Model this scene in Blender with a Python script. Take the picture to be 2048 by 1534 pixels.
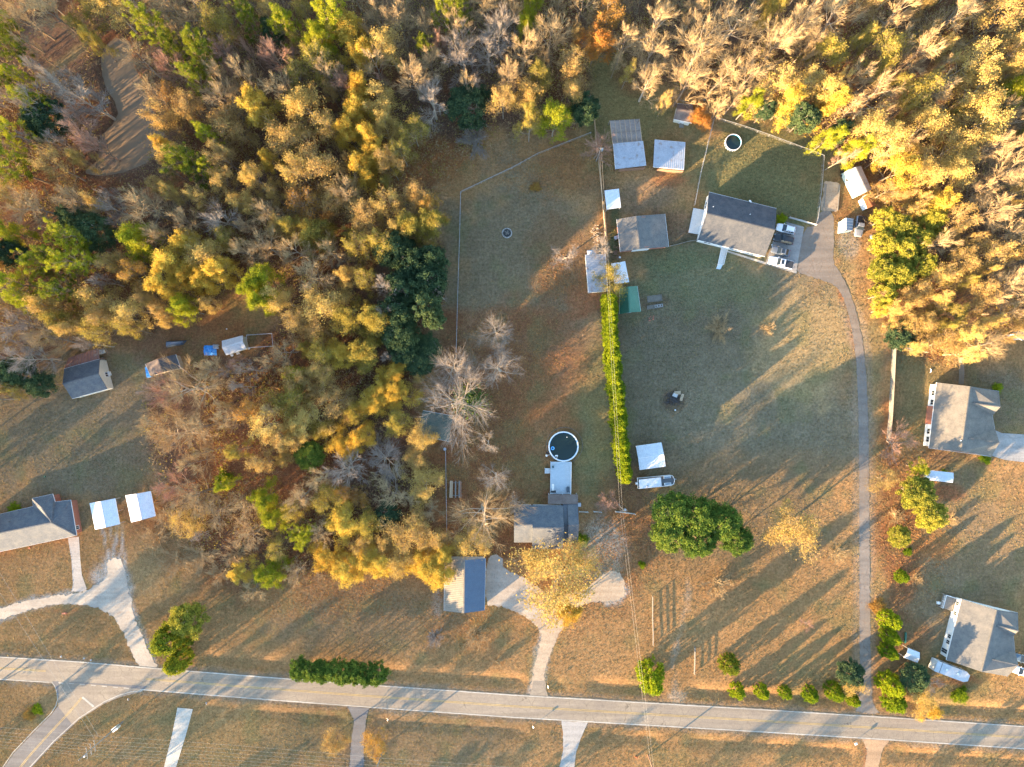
import bpy, math, random
import numpy as np
from mathutils import Vector, Matrix
from mathutils.geometry import tessellate_polygon

for _o in list(bpy.data.objects):
    bpy.data.objects.remove(_o, do_unlink=True)
scene = bpy.context.scene
col = scene.collection
R = math.radians

# ------------------------------------------------------------------ camera, sky, sun, exposure
CAM_H = 160.0          # drone height above the yards, metres
SC = 0.125             # metres of ground per pixel of the photograph
cam_d = bpy.data.cameras.new("camera")
cam_d.sensor_width = 36.0
cam_d.lens = 18.0 * CAM_H / (1024 * SC)
cam_d.clip_start = 1.0
cam_d.clip_end = 12000.0
cam = bpy.data.objects.new("camera", cam_d)
cam.location = (0, 0, CAM_H)
col.objects.link(cam)
scene.camera = cam

SUN_EL = 9.2
SHADOW_AZ = 37.0       # direction in which shadows fall, degrees from +X
sv = Vector((-math.cos(R(SHADOW_AZ)) * math.cos(R(SUN_EL)), -math.sin(R(SHADOW_AZ)) * math.cos(R(SUN_EL)), math.sin(R(SUN_EL))))
world = bpy.data.worlds.new("World")
scene.world = world
world.use_nodes = True
wn = world.node_tree
wn.nodes.clear()
sky = wn.nodes.new("ShaderNodeTexSky")
sky.sky_type = 'NISHITA'
sky.sun_disc = False
sky.sun_elevation = R(SUN_EL)
sky.sun_rotation = math.atan2(sv.x, sv.y)
sky.air_density = 1.0
sky.dust_density = 0.4
sky.ozone_density = 1.6
bg = wn.nodes.new("ShaderNodeBackground")
bg.inputs['Strength'].default_value = 0.145
wo = wn.nodes.new("ShaderNodeOutputWorld")
wn.links.new(sky.outputs[0], bg.inputs[0])
wn.links.new(bg.outputs[0], wo.inputs[0])
sun_d = bpy.data.lights.new("sun", 'SUN')
sun_d.energy = 5.0
sun_d.angle = R(0.5)
sun_d.color = (1.0, 0.69, 0.37)
sun = bpy.data.objects.new("sun", sun_d)
sun.rotation_euler = (-sv).to_track_quat('-Z', 'Y').to_euler()
sun.location = (-80, -60, 120)
col.objects.link(sun)
scene.view_settings.view_transform = 'Standard'
scene.view_settings.look = 'None'
scene.view_settings.exposure = 2.92
scene.view_settings.gamma = 1.0
scene.view_settings.use_curve_mapping = False
scene.render.engine = 'CYCLES'
scene.cycles.max_bounces = 5
scene.cycles.diffuse_bounces = 3
scene.cycles.glossy_bounces = 2
scene.cycles.transmission_bounces = 3

# ------------------------------------------------------------------ places
def W(px, py, z=0.0):
    """photo pixel seen at height z -> place in metres"""
    k = (CAM_H - z) / CAM_H
    return ((px - 1024) * SC * k, (767 - py) * SC * k, z)

def V2(px, py, z=0.0):
    a = W(px, py, z)
    return Vector((a[0], a[1]))

# ------------------------------------------------------------------ objects
def tag(o, label=None, cat=None, group=None, kind=None):
    if label: o['label'] = label
    if cat: o['category'] = cat
    if group: o['group'] = group
    if kind: o['kind'] = kind
    return o

def link(o, parent=None):
    col.objects.link(o)
    if parent is not None:
        o.parent = parent
    return o

def empty(name, loc, label, cat, group=None, rz=0.0):
    o = bpy.data.objects.new(name, None)
    o.location = loc
    o.rotation_euler = (0, 0, rz)
    o.empty_display_size = 0.2
    link(o)
    return tag(o, label, cat, group)

def copy_tree(o, parent=None):
    c = o.copy()
    link(c, parent)
    for ch in o.children:
        copy_tree(ch, c)
    return c

def npmesh(name, verts, quads=None, tris=None, mats=(), qm=None, tm=None, attr=None, smooth=False):
    """fast mesh from arrays"""
    me = bpy.data.meshes.new(name)
    verts = np.asarray(verts, dtype=np.float32).reshape(-1, 3)
    quads = np.zeros((0, 4), np.int32) if quads is None else np.asarray(quads, np.int32).reshape(-1, 4)
    tris = np.zeros((0, 3), np.int32) if tris is None else np.asarray(tris, np.int32).reshape(-1, 3)
    nq, nt = len(quads), len(tris)
    me.vertices.add(len(verts))
    me.vertices.foreach_set('co', verts.ravel())
    me.loops.add(nq * 4 + nt * 3)
    me.loops.foreach_set('vertex_index', np.concatenate([quads.ravel(), tris.ravel()]))
    me.polygons.add(nq + nt)
    starts = np.concatenate([np.arange(nq) * 4, nq * 4 + np.arange(nt) * 3]).astype(np.int32)
    me.polygons.foreach_set('loop_start', starts)
    for m in mats:
        me.materials.append(m)
    if qm is not None or tm is not None:
        a = np.concatenate([np.zeros(nq, np.int32) if qm is None else np.broadcast_to(np.asarray(qm, np.int32), nq),
                            np.zeros(nt, np.int32) if tm is None else np.broadcast_to(np.asarray(tm, np.int32), nt)]).astype(np.int32)
        me.polygons.foreach_set('material_index', a)
    if attr is not None:
        for k, v in attr.items():
            v = np.asarray(v, np.float32)
            if v.ndim == 1:
                at = me.attributes.new(k, 'FLOAT', 'POINT')
                at.data.foreach_set('value', v)
            else:
                at = me.color_attributes.new(k, 'FLOAT_COLOR', 'POINT')
                c = np.ones((len(v), 4), np.float32)
                c[:, :3] = v
                at.data.foreach_set('color', c.ravel())
    if smooth:
        me.polygons.foreach_set('use_smooth', np.ones(nq + nt, bool))
    me.update(calc_edges=True)
    me.validate()
    return me

class MB:
    """collects simple solids into one mesh"""
    def __init__(s):
        s.v = []; s.f = []
    def poly(s, pts, flip=False):
        n = len(s.v); s.v += [tuple(p) for p in pts]
        idx = list(range(n, n + len(pts)))
        s.f.append(idx[::-1] if flip else idx)
    def quadbox(s, b, t):
        """b: 4 bottom points (ccw from above), t: 4 top points"""
        n = len(s.v); s.v += [tuple(p) for p in b] + [tuple(p) for p in t]
        k = len(b)
        s.f.append([n + i for i in range(k)][::-1]); s.f.append([n + k + i for i in range(k)])
        for i in range(k):
            j = (i + 1) % k
            s.f.append([n + i, n + j, n + k + j, n + k + i])
    def prism(s, pts, z0, z1):
        s.quadbox([(p[0], p[1], z0) for p in pts], [(p[0], p[1], z1) for p in pts])
    def box(s, c, d, rz=0.0):
        """centre, full size, turn"""
        ca, sa = math.cos(rz), math.sin(rz)
        p = []
        for x, y in ((-.5, -.5), (.5, -.5), (.5, .5), (-.5, .5)):
            X, Y = x * d[0], y * d[1]
            p.append((c[0] + X * ca - Y * sa, c[1] + X * sa + Y * ca))
        s.prism(p, c[2] - d[2] / 2, c[2] + d[2] / 2)
    def bar(s, a, b, w, h=None):
        """rectangular bar between two points"""
        a = Vector(a); b = Vector(b); h = w if h is None else h
        d = (b - a)
        if d.length < 1e-6: return
        d.normalize()
        up = Vector((0, 0, 1)) if abs(d.z) < .95 else Vector((1, 0, 0))
        x = d.cross(up).normalized() * w / 2; y = x.normalized().cross(d).normalized() * h / 2
        s.quadbox([a - x - y, a + x - y, a + x + y, a - x + y], [b - x - y, b + x - y, b + x + y, b - x + y])
    def tube(s, a, b, r, r2=None, n=8):
        a = Vector(a); b = Vector(b); r2 = r if r2 is None else r2
        d = (b - a).normalized()
        up = Vector((0, 0, 1)) if abs(d.z) < .95 else Vector((1, 0, 0))
        x = d.cross(up).normalized(); y = x.cross(d)
        s.quadbox([a + (x * math.cos(t) + y * math.sin(t)) * r for t in [2 * math.pi * i / n for i in range(n)]],
                  [b + (x * math.cos(t) + y * math.sin(t)) * r2 for t in [2 * math.pi * i / n for i in range(n)]])
    def ring(s, c, ro, ri, z0, z1, n=32, sx=1.0, rz=0):
        for i in range(n):
            a, b = 2 * math.pi * i / n, 2 * math.pi * (i + 1) / n
            P = [(c[0] + r * math.cos(t), c[1] + r * math.sin(t)) for r, t in ((ri, a), (ro, a), (ro, b), (ri, b))]
            s.prism(P, z0, z1)
    def build(s, name, mat, parent=None, smooth=False, loc=None):
        me = bpy.data.meshes.new(name)
        if parent is not None and loc is None:
            ox = parent_offset(parent)
        else:
            ox = loc or (0, 0, 0)
        inv = ox if isinstance(ox, Matrix) else Matrix.Translation(ox)
        inv = inv.inverted()
        me.from_pydata([tuple(inv @ Vector(p)) for p in s.v], [], s.f)
        if mat is not None:
            for m in (mat if isinstance(mat, (list, tuple)) else [mat]):
                me.materials.append(m)
        me.update()
        if smooth:
            for p in me.polygons: p.use_smooth = True
        o = bpy.data.objects.new(name, me)
        if parent is None:
            o.location = ox if not isinstance(ox, Matrix) else ox.translation
        link(o, parent)
        return o

def parent_offset(p):
    m = Matrix.Identity(4)
    while p is not None:
        m = p.matrix_basis @ m
        p = p.parent
    return m

# ------------------------------------------------------------------ materials
def nt(name):
    m = bpy.data.materials.new(name)
    m.use_nodes = True
    t = m.node_tree
    t.nodes.clear()
    out = t.nodes.new('ShaderNodeOutputMaterial')
    return m, t, out

def N(t, kind, **kw):
    n = t.nodes.new(kind)
    for k, v in kw.items():
        if k in ('inp',):
            for a, b in v.items():
                n.inputs[a].default_value = b
        else:
            setattr(n, k, v)
    return n

def noise(t, vec, scale, detail=3, rough=.55, dist=0.0):
    n = N(t, 'ShaderNodeTexNoise', inp={'Scale': scale, 'Detail': detail, 'Roughness': rough, 'Distortion': dist})
    t.links.new(vec, n.inputs['Vector'])
    return n.outputs['Fac']

def ramp(t, fac, stops):
    r = N(t, 'ShaderNodeValToRGB')
    el = r.color_ramp.elements
    while len(el) > 1: el.remove(el[-1])
    el[0].position = stops[0][0]; el[0].color = (*stops[0][1], 1)
    for p, c in stops[1:]:
        e = el.new(p); e.color = (*c, 1)
    t.links.new(fac, r.inputs[0])
    return r.outputs[0]

def maprange(t, fac, a, b, c, d):
    n = N(t, 'ShaderNodeMapRange', inp={'From Min': a, 'From Max': b, 'To Min': c, 'To Max': d})
    t.links.new(fac, n.inputs[0])
    return n.outputs[0]

def mix(t, fac, a, b, mode='MIX'):
    n = N(t, 'ShaderNodeMix', data_type='RGBA', blend_type=mode)
    for sock, v in ((n.inputs[0], fac), (n.inputs[6], a), (n.inputs[7], b)):
        if isinstance(v, (int, float)): sock.default_value = v
        elif isinstance(v, tuple): sock.default_value = (*v, 1)
        else: t.links.new(v, sock)
    return n.outputs[2]

def bump(t, h, strength, dist):
    b = N(t, 'ShaderNodeBump', inp={'Strength': strength, 'Distance': dist})
    t.links.new(h, b.inputs['Height'])
    return b.outputs[0]

def wear(name, c1, c2, rough=.7, scale=2.0, fine=14.0, metal=0.0, bumpd=0.0, spec=.4, blotch=None):
    """painted, mineral or metal surface with uneven tone, dirt and grain"""
    m, t, out = nt(name)
    tc = N(t, 'ShaderNodeTexCoord')
    oi = N(t, 'ShaderNodeObjectInfo')
    v = tc.outputs['Object']
    f1 = noise(t, v, scale, 5, .6)
    f2 = noise(t, v, fine, 3, .6)
    c = mix(t, maprange(t, f1, .3, .7, 0, 1), c1, c2)
    g = maprange(t, f2, .25, .75, .78, 1.2)
    cc = N(t, 'ShaderNodeCombineColor'); [t.links.new(g, cc.inputs[i]) for i in range(3)]
    c = mix(t, 1.0, c, cc.outputs[0], 'MULTIPLY')
    if blotch:
        c = mix(t, maprange(t, noise(t, v, blotch[1], 4, .65), .55, .7, 0, .8), c, blotch[0])
    b = N(t, 'ShaderNodeBsdfPrincipled', inp={'Roughness': rough, 'Metallic': metal})
    b.inputs['Specular IOR Level'].default_value = spec
    t.links.new(c, b.inputs['Base Color'])
    if bumpd:
        t.links.new(bump(t, f2, .6, bumpd), b.inputs['Normal'])
    t.links.new(b.outputs[0], out.inputs[0])
    return m

def shingle(name, c1, c2, c3):
    """asphalt shingles: courses, single tabs of slightly different tone, streaks"""
    m, t, out = nt(name)
    tc = N(t, 'ShaderNodeTexCoord')
    br = N(t, 'ShaderNodeTexBrick', inp={'Scale': 1.0, 'Mortar Size': .012, 'Brick Width': .34, 'Row Height': .16, 'Bias': .0})
    br.inputs['Color1'].default_value = (*c1, 1); br.inputs['Color2'].default_value = (*c2, 1)
    br.inputs['Mortar'].default_value = (*[x * .55 for x in c1], 1)
    t.links.new(tc.outputs['Object'], br.inputs['Vector'])
    f = noise(t, tc.outputs['Object'], .6, 5, .65)
    c = mix(t, maprange(t, f, .42, .72, 0, .75), br.outputs['Color'], c3)
    f2 = noise(t, tc.outputs['Object'], 9, 3, .7)
    g = maprange(t, f2, .25, .75, .72, 1.25)
    cc = N(t, 'ShaderNodeCombineColor'); [t.links.new(g, cc.inputs[i]) for i in range(3)]
    c = mix(t, 1.0, c, cc.outputs[0], 'MULTIPLY')
    b = N(t, 'ShaderNodeBsdfPrincipled', inp={'Roughness': .9})
    b.inputs['Specular IOR Level'].default_value = .25
    t.links.new(c, b.inputs['Base Color'])
    t.links.new(bump(t, f2, .4, .03), b.inputs['Normal'])
    t.links.new(b.outputs[0], out.inputs[0])
    return m

def leafmat(name, a, b, c, trans=.3, tint=.5):
    """leaf cards: per-leaf value 'v', per-tree random value and a broad patch noise pick between three tones"""
    m, t, out = nt(name)
    at = N(t, 'ShaderNodeAttribute', attribute_name='v')
    oi = N(t, 'ShaderNodeObjectInfo')
    tc = N(t, 'ShaderNodeTexCoord')
    pn = noise(t, tc.outputs['Object'], .55, 2, .5)
    ad = N(t, 'ShaderNodeMath', operation='MULTIPLY_ADD'); t.links.new(oi.outputs['Random'], ad.inputs[0]); ad.inputs[1].default_value = tint; 
    t.links.new(maprange(t, pn, .3, .7, -.35, .35), ad.inputs[2])
    ad2 = N(t, 'ShaderNodeMath', operation='MULTIPLY_ADD'); t.links.new(at.outputs['Fac'], ad2.inputs[0]); ad2.inputs[1].default_value = .5
    t.links.new(ad.outputs[0], ad2.inputs[2])
    c_ = ramp(t, ad2.outputs[0], [(0.0, a), (.45, b), (.95, c)])
    d = N(t, 'ShaderNodeBsdfDiffuse', inp={'Roughness': .6}); t.links.new(c_, d.inputs[0])
    tr = N(t, 'ShaderNodeBsdfTranslucent'); t.links.new(c_, tr.inputs[0])
    mx = N(t, 'ShaderNodeMixShader', inp={0: trans})
    t.links.new(d.outputs[0], mx.inputs[1]); t.links.new(tr.outputs[0], mx.inputs[2])
    t.links.new(mx.outputs[0], out.inputs[0])
    return m

def barkmat(name, a, b):
    m, t, out = nt(name)
    oi = N(t, 'ShaderNodeObjectInfo')
    at = N(t, 'ShaderNodeAttribute', attribute_name='v')
    ad = N(t, 'ShaderNodeMath', operation='MULTIPLY_ADD'); t.links.new(oi.outputs['Random'], ad.inputs[0]); ad.inputs[1].default_value = .6
    mm = N(t, 'ShaderNodeMath', operation='MULTIPLY'); t.links.new(at.outputs['Fac'], mm.inputs[0]); mm.inputs[1].default_value = .4
    t.links.new(mm.outputs[0], ad.inputs[2])
    c = ramp(t, ad.outputs[0], [(0, a), (1, b)])
    d = N(t, 'ShaderNodeBsdfDiffuse', inp={'Roughness': .8}); t.links.new(c, d.inputs[0])
    t.links.new(d.outputs[0], out.inputs[0])
    return m

def flat(name, c, rough=.6, metal=0.0, spec=.5, coat=0.0):
    m, t, out = nt(name)
    b = N(t, 'ShaderNodeBsdfPrincipled', inp={'Base Color': (*c, 1), 'Roughness': rough, 'Metallic': metal})
    b.inputs['Specular IOR Level'].default_value = spec
    b.inputs['Coat Weight'].default_value = coat
    t.links.new(b.outputs[0], out.inputs[0])
    return m

# ------------------------------------------------------------------ 2-d helpers over pixel space
def sdpoly(poly, X, Y):
    """signed distance (pixels), negative inside"""
    d = np.full(X.shape, 1e12); ins = np.zeros(X.shape, bool)
    n = len(poly)
    for i in range(n):
        ax, ay = poly[i]; bx, by = poly[(i + 1) % n]
        ex, ey = bx - ax, by - ay
        L = ex * ex + ey * ey + 1e-9
        tt = np.clip(((X - ax) * ex + (Y - ay) * ey) / L, 0, 1)
        d = np.minimum(d, (X - ax - tt * ex) ** 2 + (Y - ay - tt * ey) ** 2)
        c = (ay > Y) != (by > Y)
        with np.errstate(divide='ignore', invalid='ignore'):
            xi = ax + (Y - ay) * ex / (ey if ey != 0 else 1e-9)
        ins ^= c & (X < xi)
    d = np.sqrt(d)
    return np.where(ins, -d, d)

def sdline(line, X, Y):
    d = np.full(X.shape, 1e12)
    for (ax, ay), (bx, by) in zip(line, line[1:]):
        ex, ey = bx - ax, by - ay
        tt = np.clip(((X - ax) * ex + (Y - ay) * ey) / (ex * ex + ey * ey + 1e-9), 0, 1)
        d = np.minimum(d, (X - ax - tt * ex) ** 2 + (Y - ay - tt * ey) ** 2)
    return np.sqrt(d)

def inside(poly, x, y):
    return sdpoly(poly, np.array([float(x)]), np.array([float(y)]))[0] < 0

_vr = np.random.RandomState(5)
_lat = _vr.rand(256, 256)
def vnoise(X, Y, s, oct=3):
    out = 0; amp = 1; tot = 0
    for o in range(oct):
        x = X / s + 37.1 * o; y = Y / s + 11.7 * o
        xi = np.floor(x).astype(int); yi = np.floor(y).astype(int)
        fx = x - xi; fy = y - yi
        fx = fx * fx * (3 - 2 * fx); fy = fy * fy * (3 - 2 * fy)
        g = lambda a, b: _lat[a % 256, b % 256]
        v = (g(xi, yi) * (1 - fx) + g(xi + 1, yi) * fx) * (1 - fy) + (g(xi, yi + 1) * (1 - fx) + g(xi + 1, yi + 1) * fx) * fy
        out = out + v * amp; tot += amp; amp *= .5; s = s / 2.1
    return out / tot
# ------------------------------------------------------------------ ground
ROADC = [(-3000, 1160), (-600, 1300), (-150, 1327), (0, 1336), (160, 1346), (300, 1358), (512, 1375), (768, 1394), (1024, 1412), (1280, 1427), (1536, 1442), (1792, 1458), (2048, 1475), (2250, 1490), (5000, 1700)]
POND = [(228, 72), (258, 80), (262, 100), (264, 125), (282, 158), (292, 190), (304, 220), (322, 240), (328, 268), (318, 300), (292, 326), (245, 345), (200, 352), (165, 346), (172, 334), (190, 322), (196, 300), (196, 272), (222, 248), (234, 226), (226, 200), (212, 180), (202, 150), (198, 115), (208, 90)]
FOREST_A = [(-60, -60), (1185, -60), (1185, 130), (1188, 235), (1150, 262), (1040, 275), (1000, 262), (985, 300), (930, 320), (885, 380), (885, 600), (850, 660), (845, 720), (835, 800), (845, 870), (880, 960), (890, 1150), (650, 1150), (560, 1165), (480, 1160), (400, 1120), (330, 1000), (295, 900), (290, 760), (500, 690), (545, 640), (500, 575), (400, 620), (300, 660), (200, 690), (120, 700), (60, 790), (-60, 800)]
FOREST_B = [(1185, -60), (2110, -60), (2110, 640), (2048, 650), (1990, 715), (1930, 720), (1850, 715), (1790, 690), (1760, 640), (1750, 560), (1748, 480), (1765, 420), (1745, 345), (1700, 305), (1640, 285), (1560, 240), (1480, 222), (1440, 215), (1340, 190), (1290, 190), (1240, 125), (1185, 110)]

def axis(a, b, step, far):
    x = list(np.arange(a, b + step / 2, step)); s = step
    l, r = [x[0]], [x[-1]]
    while r[-1] < far:
        s *= 1.35; r.append(r[-1] + s); l.append(l[-1] - s)
    return np.array(l[:0:-1] + x + r[1:])
gx = axis(-150, 150, .72, 3500); gy = axis(-118, 118, .72, 3500)
GX, GY = np.meshgrid(gx, gy)
PX = GX / SC + 1024; PY = 767 - GY / SC            # the same grid in ground pixels
def sm(d, s):  # 1 inside, 0 outside with softness s
    t_ = np.clip(.5 - d / (2 * s), 0, 1); return t_ * t_ * (3 - 2 * t_)

warp = (vnoise(PX, PY, 60, 4) - .5)
warp2 = (vnoise(PX + 900, PY, 14, 3) - .5)
DRY = np.array((.34, .190, .082)); GREY = np.array((.168, .142, .094)); GREEN = np.array((.100, .122, .056))
LITTER = np.array((.20, .085, .040)); FLOOR = np.array((.125, .075, .050)); CLAY = np.array((.36, .135, .060))
GRAV = np.array((.46, .42, .37)); DUST = np.array((.30, .235, .17)); STRAW = np.array((.36, .25, .12))
ORANGE = np.array((.33, .145, .055)); MOSS = np.array((.15, .155, .065))
base = np.zeros(GX.shape + (3,)) + DRY
def paint(mask, c, k=1.0):
    global base
    a = (mask * k)[..., None]
    base = base * (1 - a) + c * a
def blob(x, y, rx, ry, c, k=1.0, soft=.35, wv=.9):
    d = np.sqrt(((PX - x) / rx) ** 2 + ((PY - y) / ry) ** 2) - 1 + warp * wv + warp2 * wv * .5
    paint(sm(d, soft), c, k)
def stroke(line, w, c, k=1.0, soft=3, wv=14):
    paint(sm(sdline(line, PX, PY) - w + (warp + warp2) * wv, soft), c, k)
# yards
blob(1450, 780, 290, 330, GREY, .95); blob(1050, 620, 190, 330, GREY, .8); blob(1520, 350, 150, 130, GREEN, .8)
blob(1250, 180, 110, 130, MOSS, .75); blob(1440, 640, 240, 120, GREY * .9, .8); blob(200, 850, 320, 170, GREY, .85)
blob(1400, 560, 130, 60, GREEN, .45); blob(1190, 830, 60, 150, MOSS, .6); blob(1480, 800, 150, 120, GREY * 1.1, .7)
blob(1900, 1120, 140, 200, GREY, .6); blob(1840, 800, 60, 100, GREEN, .5); blob(2000, 800, 90, 70, GREY, .8)
blob(1900, 1230, 60, 100, GREY * 1.05, .5); blob(120, 1270, 180, 70, DRY * .85, .6); blob(360, 670, 160, 50, LITTER * .7 + GREY * .3, .8)
blob(820, 1480, 300, 60, GREY * .9, .5); blob(450, 1480, 180, 60, MOSS, .2); blob(1290, 1290, 200, 90, DRY * 1.08, .6)
blob(1610, 700, 90, 110, STRAW, .75); blob(1560, 1250, 210, 130, DRY * .95, .6); blob(1880, 1350, 110, 60, MOSS, .5)
blob(740, 1230, 180, 80, GREY * .9, .5); blob(1230, 470, 14, 60, GREEN * .8, .9); blob(1330, 520, 80, 25, GREEN * .9, .5)
blob(1290, 390, 70, 35, DUST * .6, .5); blob(1350, 440, 60, 30, FLOOR * 1.3, .6); blob(1700, 400, 45, 55, LITTER * .8 + MOSS * .2, .8)
# leaf litter and red earth
stroke([(905, 640), (905, 1080)], 26, LITTER, .7, 14); blob(960, 900, 100, 190, LITTER, .85); blob(1040, 990, 90, 60, LITTER * 1.2, .8)
blob(1080, 720, 100, 150, LITTER * 1.35, .7); blob(1100, 860, 60, 110, ORANGE * .8, .55); blob(1120, 520, 70, 90, ORANGE * .75, .45); blob(1000, 1080, 60, 50, LITTER, .9); blob(1250, 1080, 60, 130, LITTER * 1.1, .65)
blob(1180, 560, 26, 20, CLAY, .95); blob(1165, 600, 45, 40, CLAY * .9, .7); blob(1010, 640, 130, 30, CLAY * .7, .5)
blob(850, 325, 90, 45, ORANGE, .8); blob(1130, 340, 60, 60, ORANGE * .8, .6); blob(1340, 362, 35, 14, CLAY * .7, .6)
blob(1140, 160, 50, 40, FLOOR, .6); blob(1290, 150, 60, 40, LITTER * .9, .6)
blob(560, 760, 60, 40, LITTER * 1.1, .8); blob(420, 740, 60, 30, LITTER, .7); blob(440, 1080, 190, 110, LITTER * .7 + FLOOR * .3, .8)
blob(330, 1130, 80, 70, STRAW * .9, .6); blob(460, 640, 60, 60, ORANGE * .75, .55)
blob(1770, 900, 25, 120, LITTER, .8); blob(1800, 1080, 45, 130, LITTER * .85 + CLAY * .15, .85); blob(1870, 1090, 55, 30, ORANGE * 1.05, .8, .3)
blob(1880, 985, 45, 15, CLAY * .9, .8); blob(1810, 1290, 50, 60, LITTER, .6); blob(1900, 905, 50, 22, FLOOR, .8)
blob(1750, 700, 16, 90, MOSS * .9, .4); stroke([(1700, 470), (1700, 600), (1745, 700), (1752, 1000)], 10, STRAW * .9, .5, 10)
stroke([(1678, 575), (1700, 640), (1712, 720)], 5, CLAY * .85, .8, 4, 5); stroke([(1748, 1000), (1748, 1400)], 4, ORANGE * 1.1, .7, 3, 4)
stroke([(1745, 1480), (1735, 1560)], 16, CLAY * .8 + DUST * .2, .85, 6, 8)
blob(1870, 1365, 20, 8, CLAY, .8); blob(1930, 1362, 30, 10, CLAY * .9, .8); stroke([(874, 1170), (872, 1225)], 8, DUST * 1.1 + CLAY * .2, .8, 5, 10)
blob(130, 1222, 30, 5, CLAY, .6, .5, .3); blob(1500, 960, 200, 60, DRY * .7, .4)
# forest floor
for F in (FOREST_A, FOREST_B):
    paint(sm(sdpoly(F, PX, PY) + 12 + warp * 60, 16), FLOOR)
    paint(sm(sdpoly(F, PX, PY) + 12 + warp * 60, 16) * (vnoise(PX, PY, 70, 3) > .52), LITTER * .75, .7)
blob(470, 930, 90, 60, LITTER * 1.1, .9); blob(560, 950, 90, 45, LITTER * 1.2, .9); blob(850, 325, 100, 50, ORANGE * .85, .85)
blob(120, 110, 70, 60, FLOOR * 1.5, .8); stroke([(80, 160), (190, 75)], 9, STRAW * .9, .85, 5, 8); stroke([(195, 92), (222, 68)], 8, CLAY, .8, 4, 5)
blob(250, 372, 110, 22, LITTER * .9, .8); blob(45, 380, 55, 18, CLAY * .6, .7); blob(265, 230, 95, 150, FLOOR * 1.1, .8)
# faint ways and gravel spill
stroke([(1371, 1188), (1362, 1260), (1345, 1330), (1352, 1385), (1355, 1412)], 5, DUST * 1.25, .6, 6, 16)
stroke([(1375, 1160), (1376, 1220)], 5, DUST * 1.3, .6, 5, 8)
blob(1355, 1395, 22, 14, DUST * 1.3, .8)
for a, b in (((206, 1060), (220, 1130)), ((221, 1055), (230, 1120)), ((231, 1055), (238, 1120)), ((241, 1050), (250, 1130))):
    stroke([a, b], 2.4, GRAV * .8, .9, 2, 4)
blob(228, 1160, 34, 46, GRAV * .85, .9); stroke([(-20, 1238), (60, 1205), (150, 1193), (230, 1200)], 13, GRAV * .72, .85, 5, 12)
stroke([(235, 1190), (268, 1260), (300, 1335)], 20, GRAV * .75, .9, 5, 10)
stroke([(1025, 1190), (1110, 1240), (1085, 1300), (1072, 1385)], 16, GRAV * .85, .8, 5, 10); blob(1200, 1108, 50, 76, DUST * 1.2, .95)
blob(1225, 1180, 34, 26, GRAV, .9); blob(1212, 1120, 14, 22, GREY * 1.1, .7); blob(1700, 480, 18, 35, GRAV * .55, .6)
stroke([(1720, 1420), (1716, 1300), (1716, 900), (1710, 700), (1690, 610)], 10, DUST * .9, .55, 5, 6)
stroke([(1738, 1420), (1741, 1300), (1738, 900), (1732, 700), (1712, 610)], 10, DUST * .9, .55, 5, 6)
stroke([(718, 1420), (712, 1560)], 17, DUST * .5, .9, 4, 8); blob(1010, 395, 18, 8, GREEN, .3)
stroke([(1290, 605), (1330, 600)], 12, FLOOR, .45, 6, 12); blob(1350, 800, 26, 22, FLOOR * .9, .6)
# trodden shoulder along the road
rd = sdline(ROADC, PX, PY)
paint(sm(rd - 31 + warp2 * 14, 5), DUST * .75, .75)
# speckled tone
base *= (1 + (vnoise(PX, PY, 90, 4)[..., None] - .5) * .35) * (1 + (vnoise(PX + 50, PY + 70, 9, 3)[..., None] - .5) * .38)
gm = vnoise(PX + 333, PY + 120, 38, 4)
paint(np.clip((gm - .55) * 5, 0, 1) * (sdpoly(FOREST_A, PX, PY) > 0) * (sdpoly(FOREST_B, PX, PY) > 0) * (rd > 34), MOSS, .42)
# heights: road ditches, pond hollow, gentle unevenness
DRIVES = [300, 375, 718, 1078, 1150, 1345, 1732, 1750]
GZ = np.zeros(GX.shape)
side = np.where(np.interp(PX, [p[0] for p in ROADC], [p[1] for p in ROADC]) > PY, 1, -1)
ditch = np.exp(-((rd - 50) / 11.0) ** 2) * .55 * np.where(side > 0, 1, .75)
for x in DRIVES:
    ditch = ditch * (1 - np.exp(-((PX - x) / 34.0) ** 4))
ditch = np.where((PX < 330) & (PY > 1340), 0, ditch) * np.where((PX < 330) & (PY < 1340), .35, 1)
GZ -= ditch
sdp = sdpoly(POND, PX, PY)
GZ -= 1.7 * sm(sdp + 4, 9)
far = np.clip((np.hypot(GX, GY) - 190) / 800, 0, 1)
GZ += far * (vnoise(GX, GY, 400, 3) - .5) * 14
GZ += (vnoise(PX, PY, 30, 3) - .5) * .10 * (rd > 40) * (np.hypot(GX, GY) < 190)
lvl = np.ones(GX.shape)

gcell = (gx, gy, GZ)
def gz(px, py):
    """ground height under a ground pixel"""
    x = (px - 1024) * SC; y = (767 - py) * SC
    i = int(np.clip(np.searchsorted(gx, x) - 1, 0, len(gx) - 2)); j = int(np.clip(np.searchsorted(gy, y) - 1, 0, len(gy) - 2))
    return float(GZ[j, i] + GZ[j + 1, i] + GZ[j, i + 1] + GZ[j + 1, i + 1]) / 4

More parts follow.
